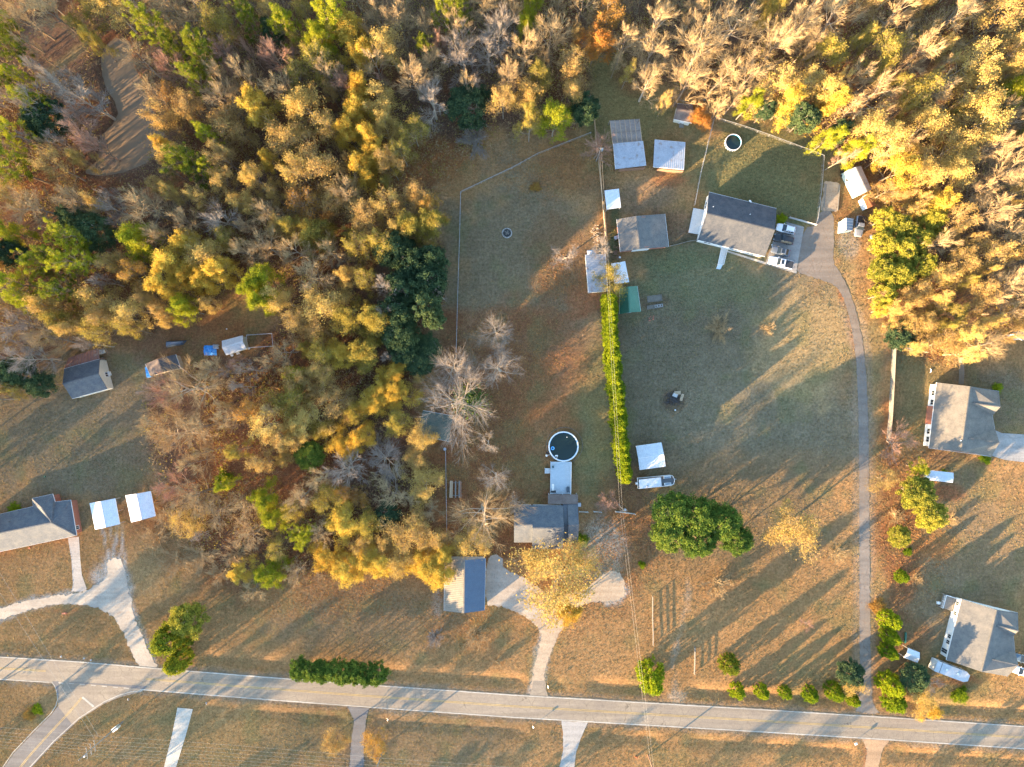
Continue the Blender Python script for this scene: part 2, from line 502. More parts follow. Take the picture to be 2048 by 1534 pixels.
def mat_ground():
    m, t, out = nt("ground_soil_grass")
    at = N(t, 'ShaderNodeAttribute', attribute_name='base')
    tc = N(t, 'ShaderNodeTexCoord'); v = tc.outputs['Object']
    f0 = noise(t, v, .35, 4, .6); f1 = noise(t, v, 1.6, 4, .65); f2 = noise(t, v, 6.5, 3, .7)
    mp = N(t, 'ShaderNodeMapping'); mp.inputs['Scale'].default_value = (.10, 1.5, 1); mp.inputs['Rotation'].default_value = (0, 0, R(4))
    t.links.new(v, mp.inputs[0]); f3 = noise(t, mp.outputs[0], 1.0, 3, .5)
    g = maprange(t, f2, .3, .7, .42, 1.6); g1 = maprange(t, f1, .3, .7, .66, 1.34); g3 = maprange(t, f3, .3, .7, .95, 1.05)
    a = N(t, 'ShaderNodeMath', operation='MULTIPLY'); t.links.new(g, a.inputs[0]); t.links.new(g1, a.inputs[1])
    b_ = N(t, 'ShaderNodeMath', operation='MULTIPLY'); t.links.new(a.outputs[0], b_.inputs[0]); t.links.new(g3, b_.inputs[1])
    cc = N(t, 'ShaderNodeCombineColor'); [t.links.new(b_.outputs[0], cc.inputs[i]) for i in range(3)]
    c = mix(t, 1.0, at.outputs['Color'], cc.outputs[0], 'MULTIPLY')
    # blades, dead leaves: warm and green flecks
    c = mix(t, maprange(t, noise(t, v, 3.2, 5, .85), .53, .62, 0, .6), c, (.30, .15, .06))
    c = mix(t, maprange(t, noise(t, v, .9, 5, .75), .55, .68, 0, .35), c, (.11, .135, .05))
    bs = N(t, 'ShaderNodeBsdfDiffuse', inp={'Roughness': .9})
    t.links.new(c, bs.inputs[0])
    h = N(t, 'ShaderNodeMath', operation='ADD'); t.links.new(f2, h.inputs[0]); t.links.new(f1, h.inputs[1])
    t.links.new(bump(t, h.outputs[0], .7, .09), bs.inputs['Normal'])
    t.links.new(bs.outputs[0], out.inputs[0])
    return m
ny, nx = GX.shape
idx = np.arange(ny * nx).reshape(ny, nx)
quads = np.stack([idx[:-1, :-1], idx[:-1, 1:], idx[1:, 1:], idx[1:, :-1]], -1).reshape(-1, 4)
gme = npmesh("ground", np.stack([GX, GY, GZ], -1), quads, mats=[mat_ground()], attr={'base': base.reshape(-1, 3)}, smooth=True)
tag(link(bpy.data.objects.new("ground", gme)), "dry autumn lawns, bare earth and leaf strewn forest floor", kind='structure')

# ------------------------------------------------------------------ sheets: road, drives, pads, water
def mat_paved(name, c1, c2, crack=.5, leaf=0.0, rough=.85, fine=5.0, speck=None):
    m, t, out = nt(name)
    tc = N(t, 'ShaderNodeTexCoord'); v = tc.outputs['Object']
    f0 = noise(t, v, .22, 4, .6); f1 = noise(t, v, 1.3, 5, .65); f2 = noise(t, v, fine, 3, .75)
    mp = N(t, 'ShaderNodeMapping'); mp.inputs['Scale'].default_value = (.03, .55, 1); mp.inputs['Rotation'].default_value = (0, 0, R(3.7)); t.links.new(v, mp.inputs[0])
    f3 = noise(t, mp.outputs[0], 1.6, 3, .5)
    c = mix(t, maprange(t, f0, .35, .65, 0, 1), c1, c2)
    c = mix(t, maprange(t, f1, .5, .75, 0, .5), c, tuple(x * .7 for x in c1))
    g = N(t, 'ShaderNodeMath', operation='MULTIPLY'); t.links.new(maprange(t, f2, .25, .75, .75, 1.25), g.inputs[0]); t.links.new(maprange(t, f3, .3, .7, .86, 1.14), g.inputs[1])
    cc = N(t, 'ShaderNodeCombineColor'); [t.links.new(g.outputs[0], cc.inputs[i]) for i in range(3)]
    c = mix(t, 1.0, c, cc.outputs[0], 'MULTIPLY')
    if crack:
        vo = N(t, 'ShaderNodeTexVoronoi', feature='DISTANCE_TO_EDGE', inp={'Scale': .33})
        ds = N(t, 'ShaderNodeVectorMath', operation='ADD'); t.links.new(v, ds.inputs[0])
        nn = N(t, 'ShaderNodeTexNoise', inp={'Scale': .8, 'Detail': 4}); t.links.new(v, nn.inputs['Vector']); t.links.new(nn.outputs['Color'], ds.inputs[1])
        t.links.new(ds.outputs[0], vo.inputs['Vector'])
        k = N(t, 'ShaderNodeMath', operation='MULTIPLY'); t.links.new(maprange(t, vo.outputs[0], 0, .018, crack, 0), k.inputs[0]); t.links.new(maprange(t, f0, .45, .6, 0, 1), k.inputs[1])
        c = mix(t, k.outputs[0], c, tuple(x * .35 for x in c1))
    if leaf:
        c = mix(t, maprange(t, noise(t, v, 2.2, 5, .85), .62 - leaf * .12, .70 - leaf * .08, 0, .75), c, (.22, .10, .045))
    if speck:
        c = mix(t, maprange(t, noise(t, v, 4.0, 4, .85), .56, .64, 0, .7), c, speck)
    b = N(t, 'ShaderNodeBsdfPrincipled', inp={'Roughness': rough}); b.inputs['Specular IOR Level'].default_value = .25
    t.links.new(c, b.inputs['Base Color'])
    t.links.new(bump(t, f2, .5, .02), b.inputs['Normal'])
    t.links.new(b.outputs[0], out.inputs[0])
    return m
M = {}
M['asphalt'] = mat_paved('old_asphalt', (.200, .165, .130), (.240, .198, .148), .9)
M['asphalt_dark'] = mat_paved('dark_asphalt', (.105, .105, .110), (.135, .130, .130), .5, .2)
M['drive_asphalt'] = mat_paved('worn_drive_asphalt', (.165, .145, .125), (.205, .172, .140), .7, .55)
M['concrete'] = mat_paved('pale_concrete', (.34, .31, .27), (.42, .38, .32), .25)
M['concrete_dirty'] = mat_paved('stained_concrete', (.25, .235, .22), (.30, .28, .255), .4, .2)
M['gravel'] = mat_paved('pale_gravel', (.27, .235, .195), (.36, .31, .25), 0, .45, fine=7.0, speck=(.22, .17, .13))
M['gravel_sandy'] = mat_paved('sandy_gravel', (.30, .235, .17), (.38, .30, .21), 0, .7, fine=6.0, speck=(.27, .18, .10))
M['dirt'] = mat_paved('dirt_way', (.30, .20, .12), (.36, .23, .13), 0, .5)
M['white_line'] = mat_paved('white_line_paint', (.32, .30, .26), (.43, .40, .35), .0, fine=3.0)
M['yellow_line'] = mat_paved('yellow_line_paint', (.34, .235, .09), (.42, .29, .11), .0, fine=3.0)

def densify(pts, step=4.0):
    o = []
    for a, b in zip(pts, pts[1:] + pts[:1]):
        n = max(1, int(math.dist(a, b) / step))
        o += [(a[0] + (b[0] - a[0]) * i / n, a[1] + (b[1] - a[1]) * i / n) for i in range(n)]
    return o
def smooth_closed(pts, it=2):
    for _ in range(it):
        q = []
        for a, b in zip(pts, pts[1:] + pts[:1]):
            q += [(a[0] * .75 + b[0] * .25, a[1] * .75 + b[1] * .25), (a[0] * .25 + b[0] * .75, a[1] * .25 + b[1] * .75)]
        pts = q
    return pts
SHEETPOLY = []
def sheet(name, pts, z, mat, jit=0.0, rnd=0, label=None, seed=1, thick=0.0, parent=None):
    if rnd: pts = smooth_closed(list(pts), rnd)
    SHEETPOLY.append(list(pts))
    if jit: pts = densify(list(pts), 4.0)
    rg = random.Random(seed)
    P = []
    for x, y in pts:
        if jit: x += rg.gauss(0, jit); y += rg.gauss(0, jit)
        a = W(x, y, 0); P.append(Vector((a[0], a[1], z)))
    tr = tessellate_polygon([P])
    v = [tuple(p) for p in P]; f = []
    for a, b, c in tr:
        n_ = (P[b] - P[a]).cross(P[c] - P[a])
        f.append((a, b, c) if n_.z > 0 else (a, c, b))
    if thick:
        area = sum(P[i].x * P[(i + 1) % len(P)].y - P[(i + 1) % len(P)].x * P[i].y for i in range(len(P)))
        n = len(v); v += [(p.x, p.y, z - thick) for p in P]
        for i in range(n):
            j = (i + 1) % n
            f.append((i, n + i, n + j, j) if area > 0 else (j, n + j, n + i, i))
    me = bpy.data.meshes.new(name); me.from_pydata(v, [], f); me.materials.append(mat); me.update()
    o = link(bpy.data.objects.new(name, me), parent)
    if parent is None: tag(o, label, kind='structure')
    return o
def offline(line, d):
    """line shifted sideways by d pixels"""
    o = []
    for i, p in enumerate(line):
        a = Vector(line[max(i - 1, 0)]); b = Vector(line[min(i + 1, len(line) - 1)])
        t_ = (b - a).normalized(); o.append((p[0] - t_.y * d, p[1] + t_.x * d))
    return o
def subdiv(line, step):
    o = []
    for a, b in zip(line, line[1:]):
        n = max(1, int(math.dist(a, b) / step)); o += [(a[0] + (b[0] - a[0]) * i / n, a[1] + (b[1] - a[1]) * i / n) for i in range(n)]
    return o + [line[-1]]
def strip(name, line, w, z, mat, off=0.0, jit=0.0, label=None, seed=2, step=40, objname=None):
    L = subdiv(line, step)
    rg = random.Random(seed)
    A = offline(L, off - w / 2); B = offline(L, off + w / 2)
    v = []
    for a, b in zip(A, B):
        ja, jb = rg.gauss(0, jit), rg.gauss(0, jit)
        pa = W(a[0], a[1] + ja); pb = W(b[0], b[1] + jb)
        v += [(pa[0], pa[1], z), (pb[0], pb[1], z)]
    f = [(2 * i, 2 * i + 1, 2 * i + 3, 2 * i + 2) for i in range(len(L) - 1)]
    me = bpy.data.meshes.new(name); me.from_pydata(v, [], f); me.materials.append(mat); me.update()
    if len(me.polygons) and me.polygons[0].normal.z < 0: me.flip_normals()
    o = link(bpy.data.objects.new(name, me))
    return tag(o, label, kind='structure')

strip("road", ROADC, 48, .060, M['asphalt'], jit=.35, label="two lane country road of worn grey asphalt", step=5)
# side road with flared mouth
SIDE = [(106, 1362), (112, 1378), (117, 1395), (116, 1412), (104, 1428), (70, 1462), (28, 1506), (-10, 1560), (-160, 1760), (-420, 2100), (-370, 2120), (-110, 1790), (20, 1600), (62, 1536), (110, 1484), (160, 1438), (212, 1405), (248, 1390), (285, 1382), (295, 1372)]
sheet("side_road", SIDE, .064, M['asphalt_dark'], label="side road joining from lower left with a flared mouth")
sheet("junction_patch", [(118, 1362), (290, 1378), (282, 1384), (240, 1394), (205, 1409), (160, 1438), (146, 1450), (116, 1412), (117, 1396)], .068, M['asphalt'], label="lighter asphalt patch in the mouth of the side road")
CS = [(px, py) for px, py in ROADC]
def seg(line, x0, x1):
    xs = [p[0] for p in line]; ys = [p[1] for p in line]
    q = [x0] + [x for x in xs if x0 < x < x1] + [x1]
    return [(x, float(np.interp(x, xs, ys))) for x in q]
for k_, (x0, x1, off, w, mt, lb) in enumerate([
        (-1500, 4000, -22, 1.5, 'white_line', "white edge line on the upper side of the road"),
        (-1500, 100, 22, 1.5, 'white_line', "white edge line left of the side road"),
        (282, 4000, 22, 1.5, 'white_line', "white edge line right of the side road"),
        (-1500, 92, -1.2, 1.0, 'yellow_line', "double yellow centre line left of the junction"), (-1500, 92, 1.2, 1.0, 'yellow_line', "double yellow centre line left of the junction"),
        (292, 4000, -1.2, 1.0, 'yellow_line', "double yellow centre line right of the junction"), (292, 4000, 1.2, 1.0, 'yellow_line', "double yellow centre line right of the junction")]):
    strip("road_marking", seg(CS, x0, x1), w, .072, M[mt], off, 0.05, lb, seed=k_, step=12)
for i in range(7):
    x = 118 + i * 22
    strip("road_marking", seg(CS, x, x + 10), 1.3, .072, M['white_line'], 22, 0, "dashed white line across the mouth of the side road", step=50)
lw = [(104, 1364), (110, 1372), (114, 1384), (115.5, 1398), (112, 1412), (102, 1427), (68, 1461), (26, 1505), (-12, 1560), (-160, 1756)]
strip("road_marking", lw, 1.3, .076, M['white_line'], 0, 0, "white edge line on the left of the side road", step=6)
rw = [(285, 1381), (262, 1383.5), (240, 1389.5), (208, 1403.5), (158, 1436), (108, 1482), (60, 1534), (18, 1600), (-112, 1788)]
strip("road_marking", rw, 1.3, .076, M['white_line'], 0, 0, "white curved edge line on the right of the side road", step=6)
for o_ in (-1.2, 1.2):
    strip("road_marking", [(164, 1395), (140, 1423), (100, 1466), (62, 1508), (20, 1560), (-130, 1765)], 1.0, .076, M['yellow_line'], o_, 0, "double yellow centre line of the side road", step=12)
strip("road_marking", [(165, 1394), (188, 1413)], 4.0, .080, M['white_line'], 0, 0, "broad white stop line of the side road", step=50)

sheet("gravel_drive", [(283, 1336), (320, 1338), (300, 1310), (284, 1270), (268, 1238), (264, 1200), (254, 1165), (246, 1120), (236, 1116), (212, 1120), (216, 1150), (200, 1166), (172, 1180), (140, 1188), (60, 1198), (-60, 1235), (-60, 1262), (40, 1225), (120, 1206), (190, 1212), (226, 1232), (250, 1270), (268, 1318)], .036, M['gravel'], jit=1.5, rnd=1, label="pale gravel drive with a loop at the lower left house")
sheet("concrete_drive", [(136, 1076), (158, 1073), (161, 1120), (164, 1150), (174, 1178), (164, 1183), (143, 1183), (146, 1168), (143, 1120)], .044, M['concrete_dirty'], label="stained concrete drive below the lower left house")
sheet("gravel_drive", [(1060, 1392), (1096, 1393), (1088, 1362), (1090, 1335), (1108, 1290), (1122, 1262), (1150, 1215), (1185, 1203), (1248, 1202), (1251, 1165), (1236, 1140), (1212, 1142), (1190, 1165), (1150, 1186), (1100, 1190), (1060, 1165), (1040, 1150), (1006, 1138), (1003, 1110), (972, 1110), (971, 1212), (990, 1210), (1022, 1220), (1060, 1238), (1082, 1262), (1080, 1290), (1066, 1335)], .036, M['gravel_sandy'], jit=1.4, rnd=1, label="sandy gravel drive sweeping round the big golden tree")
sheet("gravel_pad", [(973, 1112), (1004, 1111), (1008, 1140), (1046, 1153), (1058, 1166), (1050, 1190), (1085, 1232), (1070, 1240), (1024, 1218), (984, 1208), (972, 1212)], .042, M['gravel'], jit=1.3, rnd=1, label="white gravel pad beside the metal roofed garage")
sheet("drive_apron", [(1058, 1394), (1098, 1396), (1090, 1374), (1088, 1362), (1066, 1362), (1064, 1376)], .050, M['asphalt'], jit=.3, label="asphalt apron where the sandy drive meets the road")
sheet("long_driveway", [(1708, 1424), (1716, 1412), (1720, 1390), (1719, 1300), (1718, 1000), (1717, 850), (1714, 740), (1706, 670), (1693, 610), (1676, 575), (1650, 562), (1618, 552), (1593, 546), (1596, 526), (1608, 453), (1630, 455), (1640, 420), (1668, 424), (1668, 480), (1666, 525), (1680, 545), (1694, 570), (1712, 620), (1727, 690), (1736, 800), (1738, 1000), (1741, 1300), (1743, 1390), (1748, 1412), (1762, 1428)], .046, M['drive_asphalt'], jit=.6, rnd=1, label="long narrow asphalt driveway climbing to the parked cars")
sheet("parking_pad", [(1566, 442), (1608, 454), (1592, 546), (1530, 528), (1540, 500), (1552, 462)], .066, M['concrete_dirty'], label="concrete pad under the four parked vehicles", thick=.05)
sheet("gravel_pad", [(1649, 362), (1679, 366), (1676, 400), (1672, 424), (1640, 421), (1645, 395)], .040, M['gravel_sandy'], jit=.8, label="weedy gravel strip above the long driveway")
sheet("footpath", [(1450, 503), (1452, 500), (1530, 524), (1594, 543), (1592, 547), (1528, 528)], .072, M['concrete'], label="concrete footpath below the grey roofed house")
sheet("concrete_drive", [(355, 1415), (386, 1418), (372, 1470), (349, 1545), (320, 1640), (296, 1640), (328, 1534), (344, 1470)], .052, M['concrete'], label="pale straight concrete drive below the road on the left")
sheet("dirt_drive", [(694, 1412), (738, 1416), (732, 1440), (728, 1475), (728, 1560), (728, 1640), (698, 1640), (699, 1534), (703, 1475), (708, 1440)], .052, M['asphalt_dark'], jit=.5, label="dark drive between the two small tan trees")
sheet("concrete_drive", [(1122, 1440), (1176, 1444), (1162, 1475), (1152, 1505), (1148, 1545), (1140, 1640), (1110, 1640), (1119, 1534), (1126, 1500), (1126, 1466)], .052, M['concrete_dirty'], jit=.3, label="grey concrete drive below the middle of the road")
sheet("dirt_drive", [(1722, 1474), (1780, 1478), (1764, 1500), (1757, 1534), (1752, 1640), (1722, 1640), (1729, 1534), (1734, 1500)], .052, M['dirt'], jit=.7, label="orange dirt drive below the right end of the road")
sheet("concrete_pad", [(1985, 858), (2003, 866), (2100, 872), (2100, 930), (2010, 920), (1984, 912)], .052, M['concrete_dirty'], label="concrete drive at the tan roofed house on the right")
sheet("concrete_pad", [(1220, 241), (1279, 238), (1284, 284), (1226, 289)], .052, M['concrete_dirty'], label="grey slab under the open rafter frame", thick=.05)

def mat_water(name, c1, c2, rough=.12):
    m, t, out = nt(name)
    tc = N(t, 'ShaderNodeTexCoord')
    f = noise(t, tc.outputs['Object'], .12, 4, .6)
    c = mix(t, maprange(t, f, .35, .65, 0, 1), c1, c2)
    b = N(t, 'ShaderNodeBsdfPrincipled', inp={'Roughness': rough}); t.links.new(c, b.inputs['Base Color'])
    t.links.new(bump(t, noise(t, tc.outputs['Object'], 2.5, 3, .5), .08, .03), b.inputs['Normal'])
    t.links.new(b.outputs[0], out.inputs[0])
    return m
M['pond'] = mat_water('silty_pond_water', (.16, .108, .060), (.185, .122, .066), .6)
M['pool_water'] = mat_water('dark_pool_water', (.008, .018, .014), (.012, .026, .022), .06)
sheet("pond_water", [(224, 62), (262, 70), (272, 100), (274, 125), (290, 155), (304, 190), (316, 218), (334, 240), (340, 270), (328, 306), (298, 334), (245, 355), (190, 362), (150, 352), (158, 334), (182, 316), (186, 292), (186, 268), (212, 240), (224, 224), (214, 204), (200, 184), (190, 150), (186, 112), (198, 84)], -.42, M['pond'], rnd=1, label="brown silty pond curving through the woods")
# ------------------------------------------------------------------ trees: skeletons, leaf cards
M['bark'] = barkmat("grey_brown_bark", (.16, .115, .080), (.30, .235, .170))
M['bark_pale'] = barkmat("pale_bark", (.31, .25, .18), (.43, .35, .26))
M['twig_tan'] = barkmat("tan_twigs", (.32, .225, .12), (.47, .34, .175))
M['twig_grey'] = barkmat("grey_twigs", (.23, .185, .15), (.36, .30, .24))
M['twig_rose'] = barkmat("rosy_twigs", (.32, .18, .125), (.42, .27, .185))
M['lf_gold'] = leafmat("golden_leaves", (.44, .25, .045), (.56, .38, .060), (.60, .46, .090))
M['lf_sunny'] = leafmat("yellowing_evergreen_leaves", (.10, .12, .025), (.27, .26, .040), (.44, .38, .055))
M['lf_pale'] = leafmat("pale_straw_gold_leaves", (.38, .255, .075), (.50, .355, .105), (.56, .43, .14))
M['lf_bronze'] = leafmat("bronze_leaves", (.26, .13, .040), (.38, .21, .055), (.45, .29, .070))
M['lf_tan'] = leafmat("tan_dry_leaves", (.28, .18, .07), (.42, .28, .10), (.48, .35, .09))
M['lf_olive'] = leafmat("olive_leaves", (.16, .14, .040), (.29, .23, .050), (.42, .33, .065))
M['lf_ygreen'] = leafmat("yellow_green_leaves", (.17, .20, .018), (.29, .30, .024), (.40, .38, .030))
M['lf_pine'] = leafmat("pine_needles", (.070, .095, .016), (.17, .19, .020), (.31, .31, .028))
M['lf_dark'] = leafmat("dark_evergreen_leaves", (.030, .055, .030), (.055, .090, .045), (.11, .15, .06), .2)
M['lf_holly'] = leafmat("glossy_green_leaves", (.045, .085, .018), (.10, .16, .028), (.24, .28, .045), .22)
M['lf_rust'] = leafmat("rust_orange_leaves", (.38, .12, .035), (.45, .18, .045), (.48, .25, .06))
M['lf_hedge'] = leafmat("hedge_leaves", (.050, .105, .012), (.16, .22, .014), (.33, .36, .018))

def perp(rg, d):
    r = rg.normal(size=d.shape); c = np.cross(d, r)
    return c / (np.linalg.norm(c, axis=1, keepdims=True) + 1e-9)

def grow(rg, P, D, L, Rr, nseg, curve, up, taper=.55):
    """polylines for many branches; returns points [n,nseg+1,3] and radii"""
    n = len(P); pts = [P]; rad = [Rr]; d = D.copy()
    for k in range(nseg):
        d = d + rg.normal(size=d.shape) * curve + np.array([0, 0, up])
        d /= np.linalg.norm(d, axis=1, keepdims=True)
        pts.append(pts[-1] + d * (L / nseg)[:, None]); rad.append(Rr * (1 - (1 - taper) * (k + 1) / nseg))
    return np.stack(pts, 1), np.stack(rad, 1)

def spawn(rg, pts, rad, L, k, tmin, ang, lratio, upb=0.0, rr=.6):
    n, m, _ = pts.shape
    t = np.sort(rg.uniform(tmin, 1.0, size=(n, k)), 1)
    t[:, -1] = 1.0
    f = t * (m - 1); i = np.minimum(f.astype(int), m - 2); fr = f - i
    ii = np.arange(n)[:, None]
    P = pts[ii, i] * (1 - fr[..., None]) + pts[ii, i + 1] * fr[..., None]
    D0 = pts[ii, i + 1] - pts[ii, i]; D0 = D0 / (np.linalg.norm(D0, axis=2, keepdims=True) + 1e-9)
    D0 = D0.reshape(-1, 3)
    a = rg.normal(ang, ang * .25, size=len(D0)); a = np.where(np.tile(np.arange(k) == k - 1, n), a * .35, a)
    D = D0 * np.cos(a)[:, None] + perp(rg, D0) * np.sin(a)[:, None] + np.array([0, 0, upb])
    D /= np.linalg.norm(D, axis=1, keepdims=True)
    Ln = np.repeat(L, k) * lratio * rg.uniform(.65, 1.15, len(D)) * (1.15 - .45 * t.ravel())
    ra = (rad[ii, i] * (1 - fr) + rad[ii, i + 1] * fr).ravel() * rr
    return P.reshape(-1, 3), D, Ln, ra

def tubes(pts, rad, sides, rg):
    n, m, _ = pts.shape
    T = np.gradient(pts, axis=1); T /= np.linalg.norm(T, axis=2, keepdims=True) + 1e-9
    u = np.cross(T, np.array([.3, .5, .81])); u /= np.linalg.norm(u, axis=2, keepdims=True) + 1e-9
    w = np.cross(T, u)
    a = np.arange(sides) * 2 * math.pi / sides
    V = pts[:, :, None, :] + (u[:, :, None, :] * np.cos(a)[None, None, :, None] + w[:, :, None, :] * np.sin(a)[None, None, :, None]) * rad[:, :, None, None]
    idx = np.arange(n * m * sides).reshape(n, m, sides)
    q = np.stack([idx[:, :-1, :], np.roll(idx, -1, 2)[:, :-1, :], np.roll(idx, -1, 2)[:, 1:, :], idx[:, 1:, :]], -1).reshape(-1, 4)
    v = np.repeat(rg.rand(n), m * sides)
    return V.reshape(-1, 3), q, v

def ribbons(pts, w0, w1, rg):
    """thin flat twigs, random facing"""
    n, m, _ = pts.shape
    D = pts[:, -1] - pts[:, 0]; s = perp(rg, D)
    w = np.linspace(w0, w1, m)
    A = pts + s[:, None, :] * w[None, :, None] / 2; B = pts - s[:, None, :] * w[None, :, None] / 2
    V = np.stack([A, B], 2).reshape(-1, 3)
    idx = np.arange(n * m * 2).reshape(n, m, 2)
    q = np.stack([idx[:, :-1, 0], idx[:, :-1, 1], idx[:, 1:, 1], idx[:, 1:, 0]], -1).reshape(-1, 4)
    return V, q, np.repeat(rg.rand(n), m * 2)

def leaves(rg, C, size, upbias=.6, aspect=.7):
    n = len(C)
    nrm = rg.normal(size=(n, 3)); nrm[:, 2] += upbias; nrm /= np.linalg.norm(nrm, axis=1, keepdims=True)
    u = perp(rg, nrm); w = np.cross(nrm, u)
    s = size * rg.uniform(.6, 1.35, n)[:, None]
    V = np.stack([C - u * s * .5, C + w * s * .5 * aspect, C + u * s * .5, C - w * s * .5 * aspect], 1).reshape(-1, 3)
    q = np.arange(n * 4).reshape(n, 4)
    return V, q, np.repeat(rg.rand(n), 4)

def cat(parts):
    V, Q, A = [], [], []; o = 0
    for v, q, a in parts:
        V.append(v); Q.append(q + o); A.append(a); o += len(v)
    return np.concatenate(V), np.concatenate(Q), np.concatenate(A)

def skeleton(rg, h, Rc, nl=9, k2=6, k3=6, k4=8, split=.32, wide=.55, tw=(.032, .018), leaderless=True, upb=.12, fine=1.0):
    """trunk + limbs (part 1), branches and twigs (part 2); radius Rc, height h"""
    tr = .028 * h * .5 + .06
    T, TR = grow(rg, np.zeros((1, 3)), np.array([[rg.normal() * .06, rg.normal() * .06, 1.]]), np.array([h * .72]), np.array([tr]), 6, .05, .05, .16)
    t = np.linspace(split, 1, nl); f = t * 6; i = np.minimum(f.astype(int), 5); fr = f - i
    P = T[0, i] * (1 - fr)[:, None] + T[0, i + 1] * fr[:, None]
    az = np.arange(nl) * 2.4 + rg.uniform(0, 6.28) + rg.normal(size=nl) * .3
    el = np.interp(t, [split, 1], [.45, 1.15]) + rg.normal(size=nl) * .12
    D = np.stack([np.cos(az) * np.cos(el), np.sin(az) * np.cos(el), np.sin(el)], 1)
    L = Rc * np.interp(t, [split, .7, 1], [.98, .92, .70]) * rg.uniform(.75, 1.12, nl) * .92
    r = np.interp(t, [split, 1], [tr * .42, tr * .26]) * (.55 + .45 * fine)
    A, AR = grow(rg, P, D, L, r, 5, .075, .04, .35)
    P2, D2, L2, r2 = spawn(rg, A, AR, L, k2, .18, wide, .62, upb, .50)
    B, BR = grow(rg, P2, D2, L2, r2, 3, .08, .04, .45)
    P3, D3, L3, r3 = spawn(rg, B, BR, L2, k3, .10, wide * .9, .72, upb, .5)
    C, CR = grow(rg, P3, D3, L3, np.maximum(r3 * fine, .018 * fine), 2, .09, .03, .5)
    if k4:
        P4, D4, L4, r4 = spawn(rg, C, CR, L3, k4, .05, .42, 1.0, .05, .6)
        E, _ = grow(rg, P4, D4, np.maximum(L4, .5), r4, 2, .08, .03)
    else:
        E = None
    trunk = cat([tubes(T, TR, 8, rg), tubes(A, AR, 5, rg)])
    br = [tubes(B, BR, 4, rg), ribbons(C, .05 * fine, .03 * fine, rg)]
    if E is not None: br.append(ribbons(E, tw[0], tw[1] * .8, rg))
    return trunk, cat(br), (A, B, C, E)

VARIANTS = {}
REF_H, REF_R = 15.0, 5.0
def variant(kind, trunk, parts):
    """parts: list of (V,Q,A,slot)"""
    if kind not in ('cypress', 'shrub', 'bush'):
        allv = np.concatenate([p_[0] for p_ in parts])
        q_ = np.percentile(np.hypot(allv[:, 0], allv[:, 1]), 96); zt = np.percentile(allv[:, 2], 99.5)
        f_ = np.array([REF_R / q_, REF_R / q_, REF_H / zt])
        trunk = (trunk[0] * f_, trunk[1], trunk[2]); parts = [(p_[0] * f_, p_[1], p_[2], p_[3]) for p_ in parts]
    tm_ = npmesh(kind + "_trunk", trunk[0], trunk[1], mats=[M['bark']], attr={'v': trunk[2]}, smooth=True)
    V, Q, A, S = [], [], [], []; o = 0
    for v, q, a, s in parts:
        V.append(v); Q.append(q + o); A.append(a); S.append(np.full(len(q), s)); o += len(v)
    cm = npmesh(kind + "_crown", np.concatenate(V), np.concatenate(Q), mats=[M['twig_tan'], M['lf_gold']], qm=np.concatenate(S), attr={'v': np.concatenate(A)})
    VARIANTS.setdefault(kind, []).append((tm_, cm))

def blobs_clumps(rg, pts, n, spread, sub):
    """n leaf centres clustered round a subset of points"""
    c = pts[rg.choice(len(pts), sub, replace=len(pts) < sub)]
    k = rg.randint(0, sub, n)
    w = rg.uniform(.5, 1.4, sub)[k][:, None]
    return c[k] + rg.normal(size=(n, 3)) * spread * w * np.array([1, 1, .75])

for s_ in range(6):        # bare winter crowns
    rg = np.random.RandomState(100 + s_)
    t_, b_, (A, B, C, E) = skeleton(rg, REF_H, REF_R, nl=[9, 11, 8, 10, 12, 9][s_], k2=6, k3=6, k4=7, split=[.3, .2, .35, .25, .3, .15][s_], wide=[.6, .55, .7, .5, .62, .58][s_])
    variant('bare', t_, [(*b_, 0)])
for s_ in range(3):        # great old bare trees, finer twigs for their size
    rg = np.random.RandomState(150 + s_)
    t_, b_, _s = skeleton(rg, REF_H, REF_R, nl=13, k2=8, k3=7, k4=4, split=.2, wide=.6, tw=(.016, .010), fine=.5)
    variant('great', t_, [(*b_, 0)])
for s_ in range(5):        # crowns keeping part of their dry leaves
    rg = np.random.RandomState(200 + s_)
    t_, b_, (A, B, C, E) = skeleton(rg, REF_H, REF_R, nl=9, k2=6, k3=5, k4=6, split=.25, wide=.6)
    tips = E[:, -1]; c = blobs_clumps(rg, tips, [7500, 5600, 9000, 5000, 7000][s_], .42, 1500)
    variant('mixed', t_, [(*b_, 0), (*leaves(rg, c, .26), 1)])
for s_ in range(5):        # full autumn crowns
    rg = np.random.RandomState(300 + s_)
    t_, b_, (A, B, C, E) = skeleton(rg, REF_H, REF_R, nl=10, k2=6, k3=5, k4=6, split=.22, wide=.65)
    tips = E[:, -1]; c = blobs_clumps(rg, tips, 17000, .36, 1500)
    variant('full', t_, [(*b_, 0), (*leaves(rg, c, .26, .6), 1)])
for s_ in range(5):        # pines: flat plates of needle tufts
    rg = np.random.RandomState(400 + s_)
    t_, b_, (A, B, C, E) = skeleton(rg, REF_H * 1.12, REF_R * .95, nl=15, k2=6, k3=4, k4=0, split=.35, wide=.75, upb=.05)
    tips = np.concatenate([B[:, -1], C[:, -1], B[:, 2]]); tips = tips[tips[:, 2] > 4.5]
    c = tips[rg.randint(0, len(tips), 230)]
    k = rg.randint(0, 230, 12500); rr_ = rg.normal(size=(12500, 3)); rr_ /= np.linalg.norm(rr_, axis=1, keepdims=True)
    rr_ *= (rg.rand(12500) ** .45)[:, None] * rg.uniform(.42, .86, 230)[k][:, None] * np.array([1, 1, .62])
    variant('pine', t_, [(*b_, 0), (*leaves(rg, c[k] + rr_, .34, .5, .30), 1)])
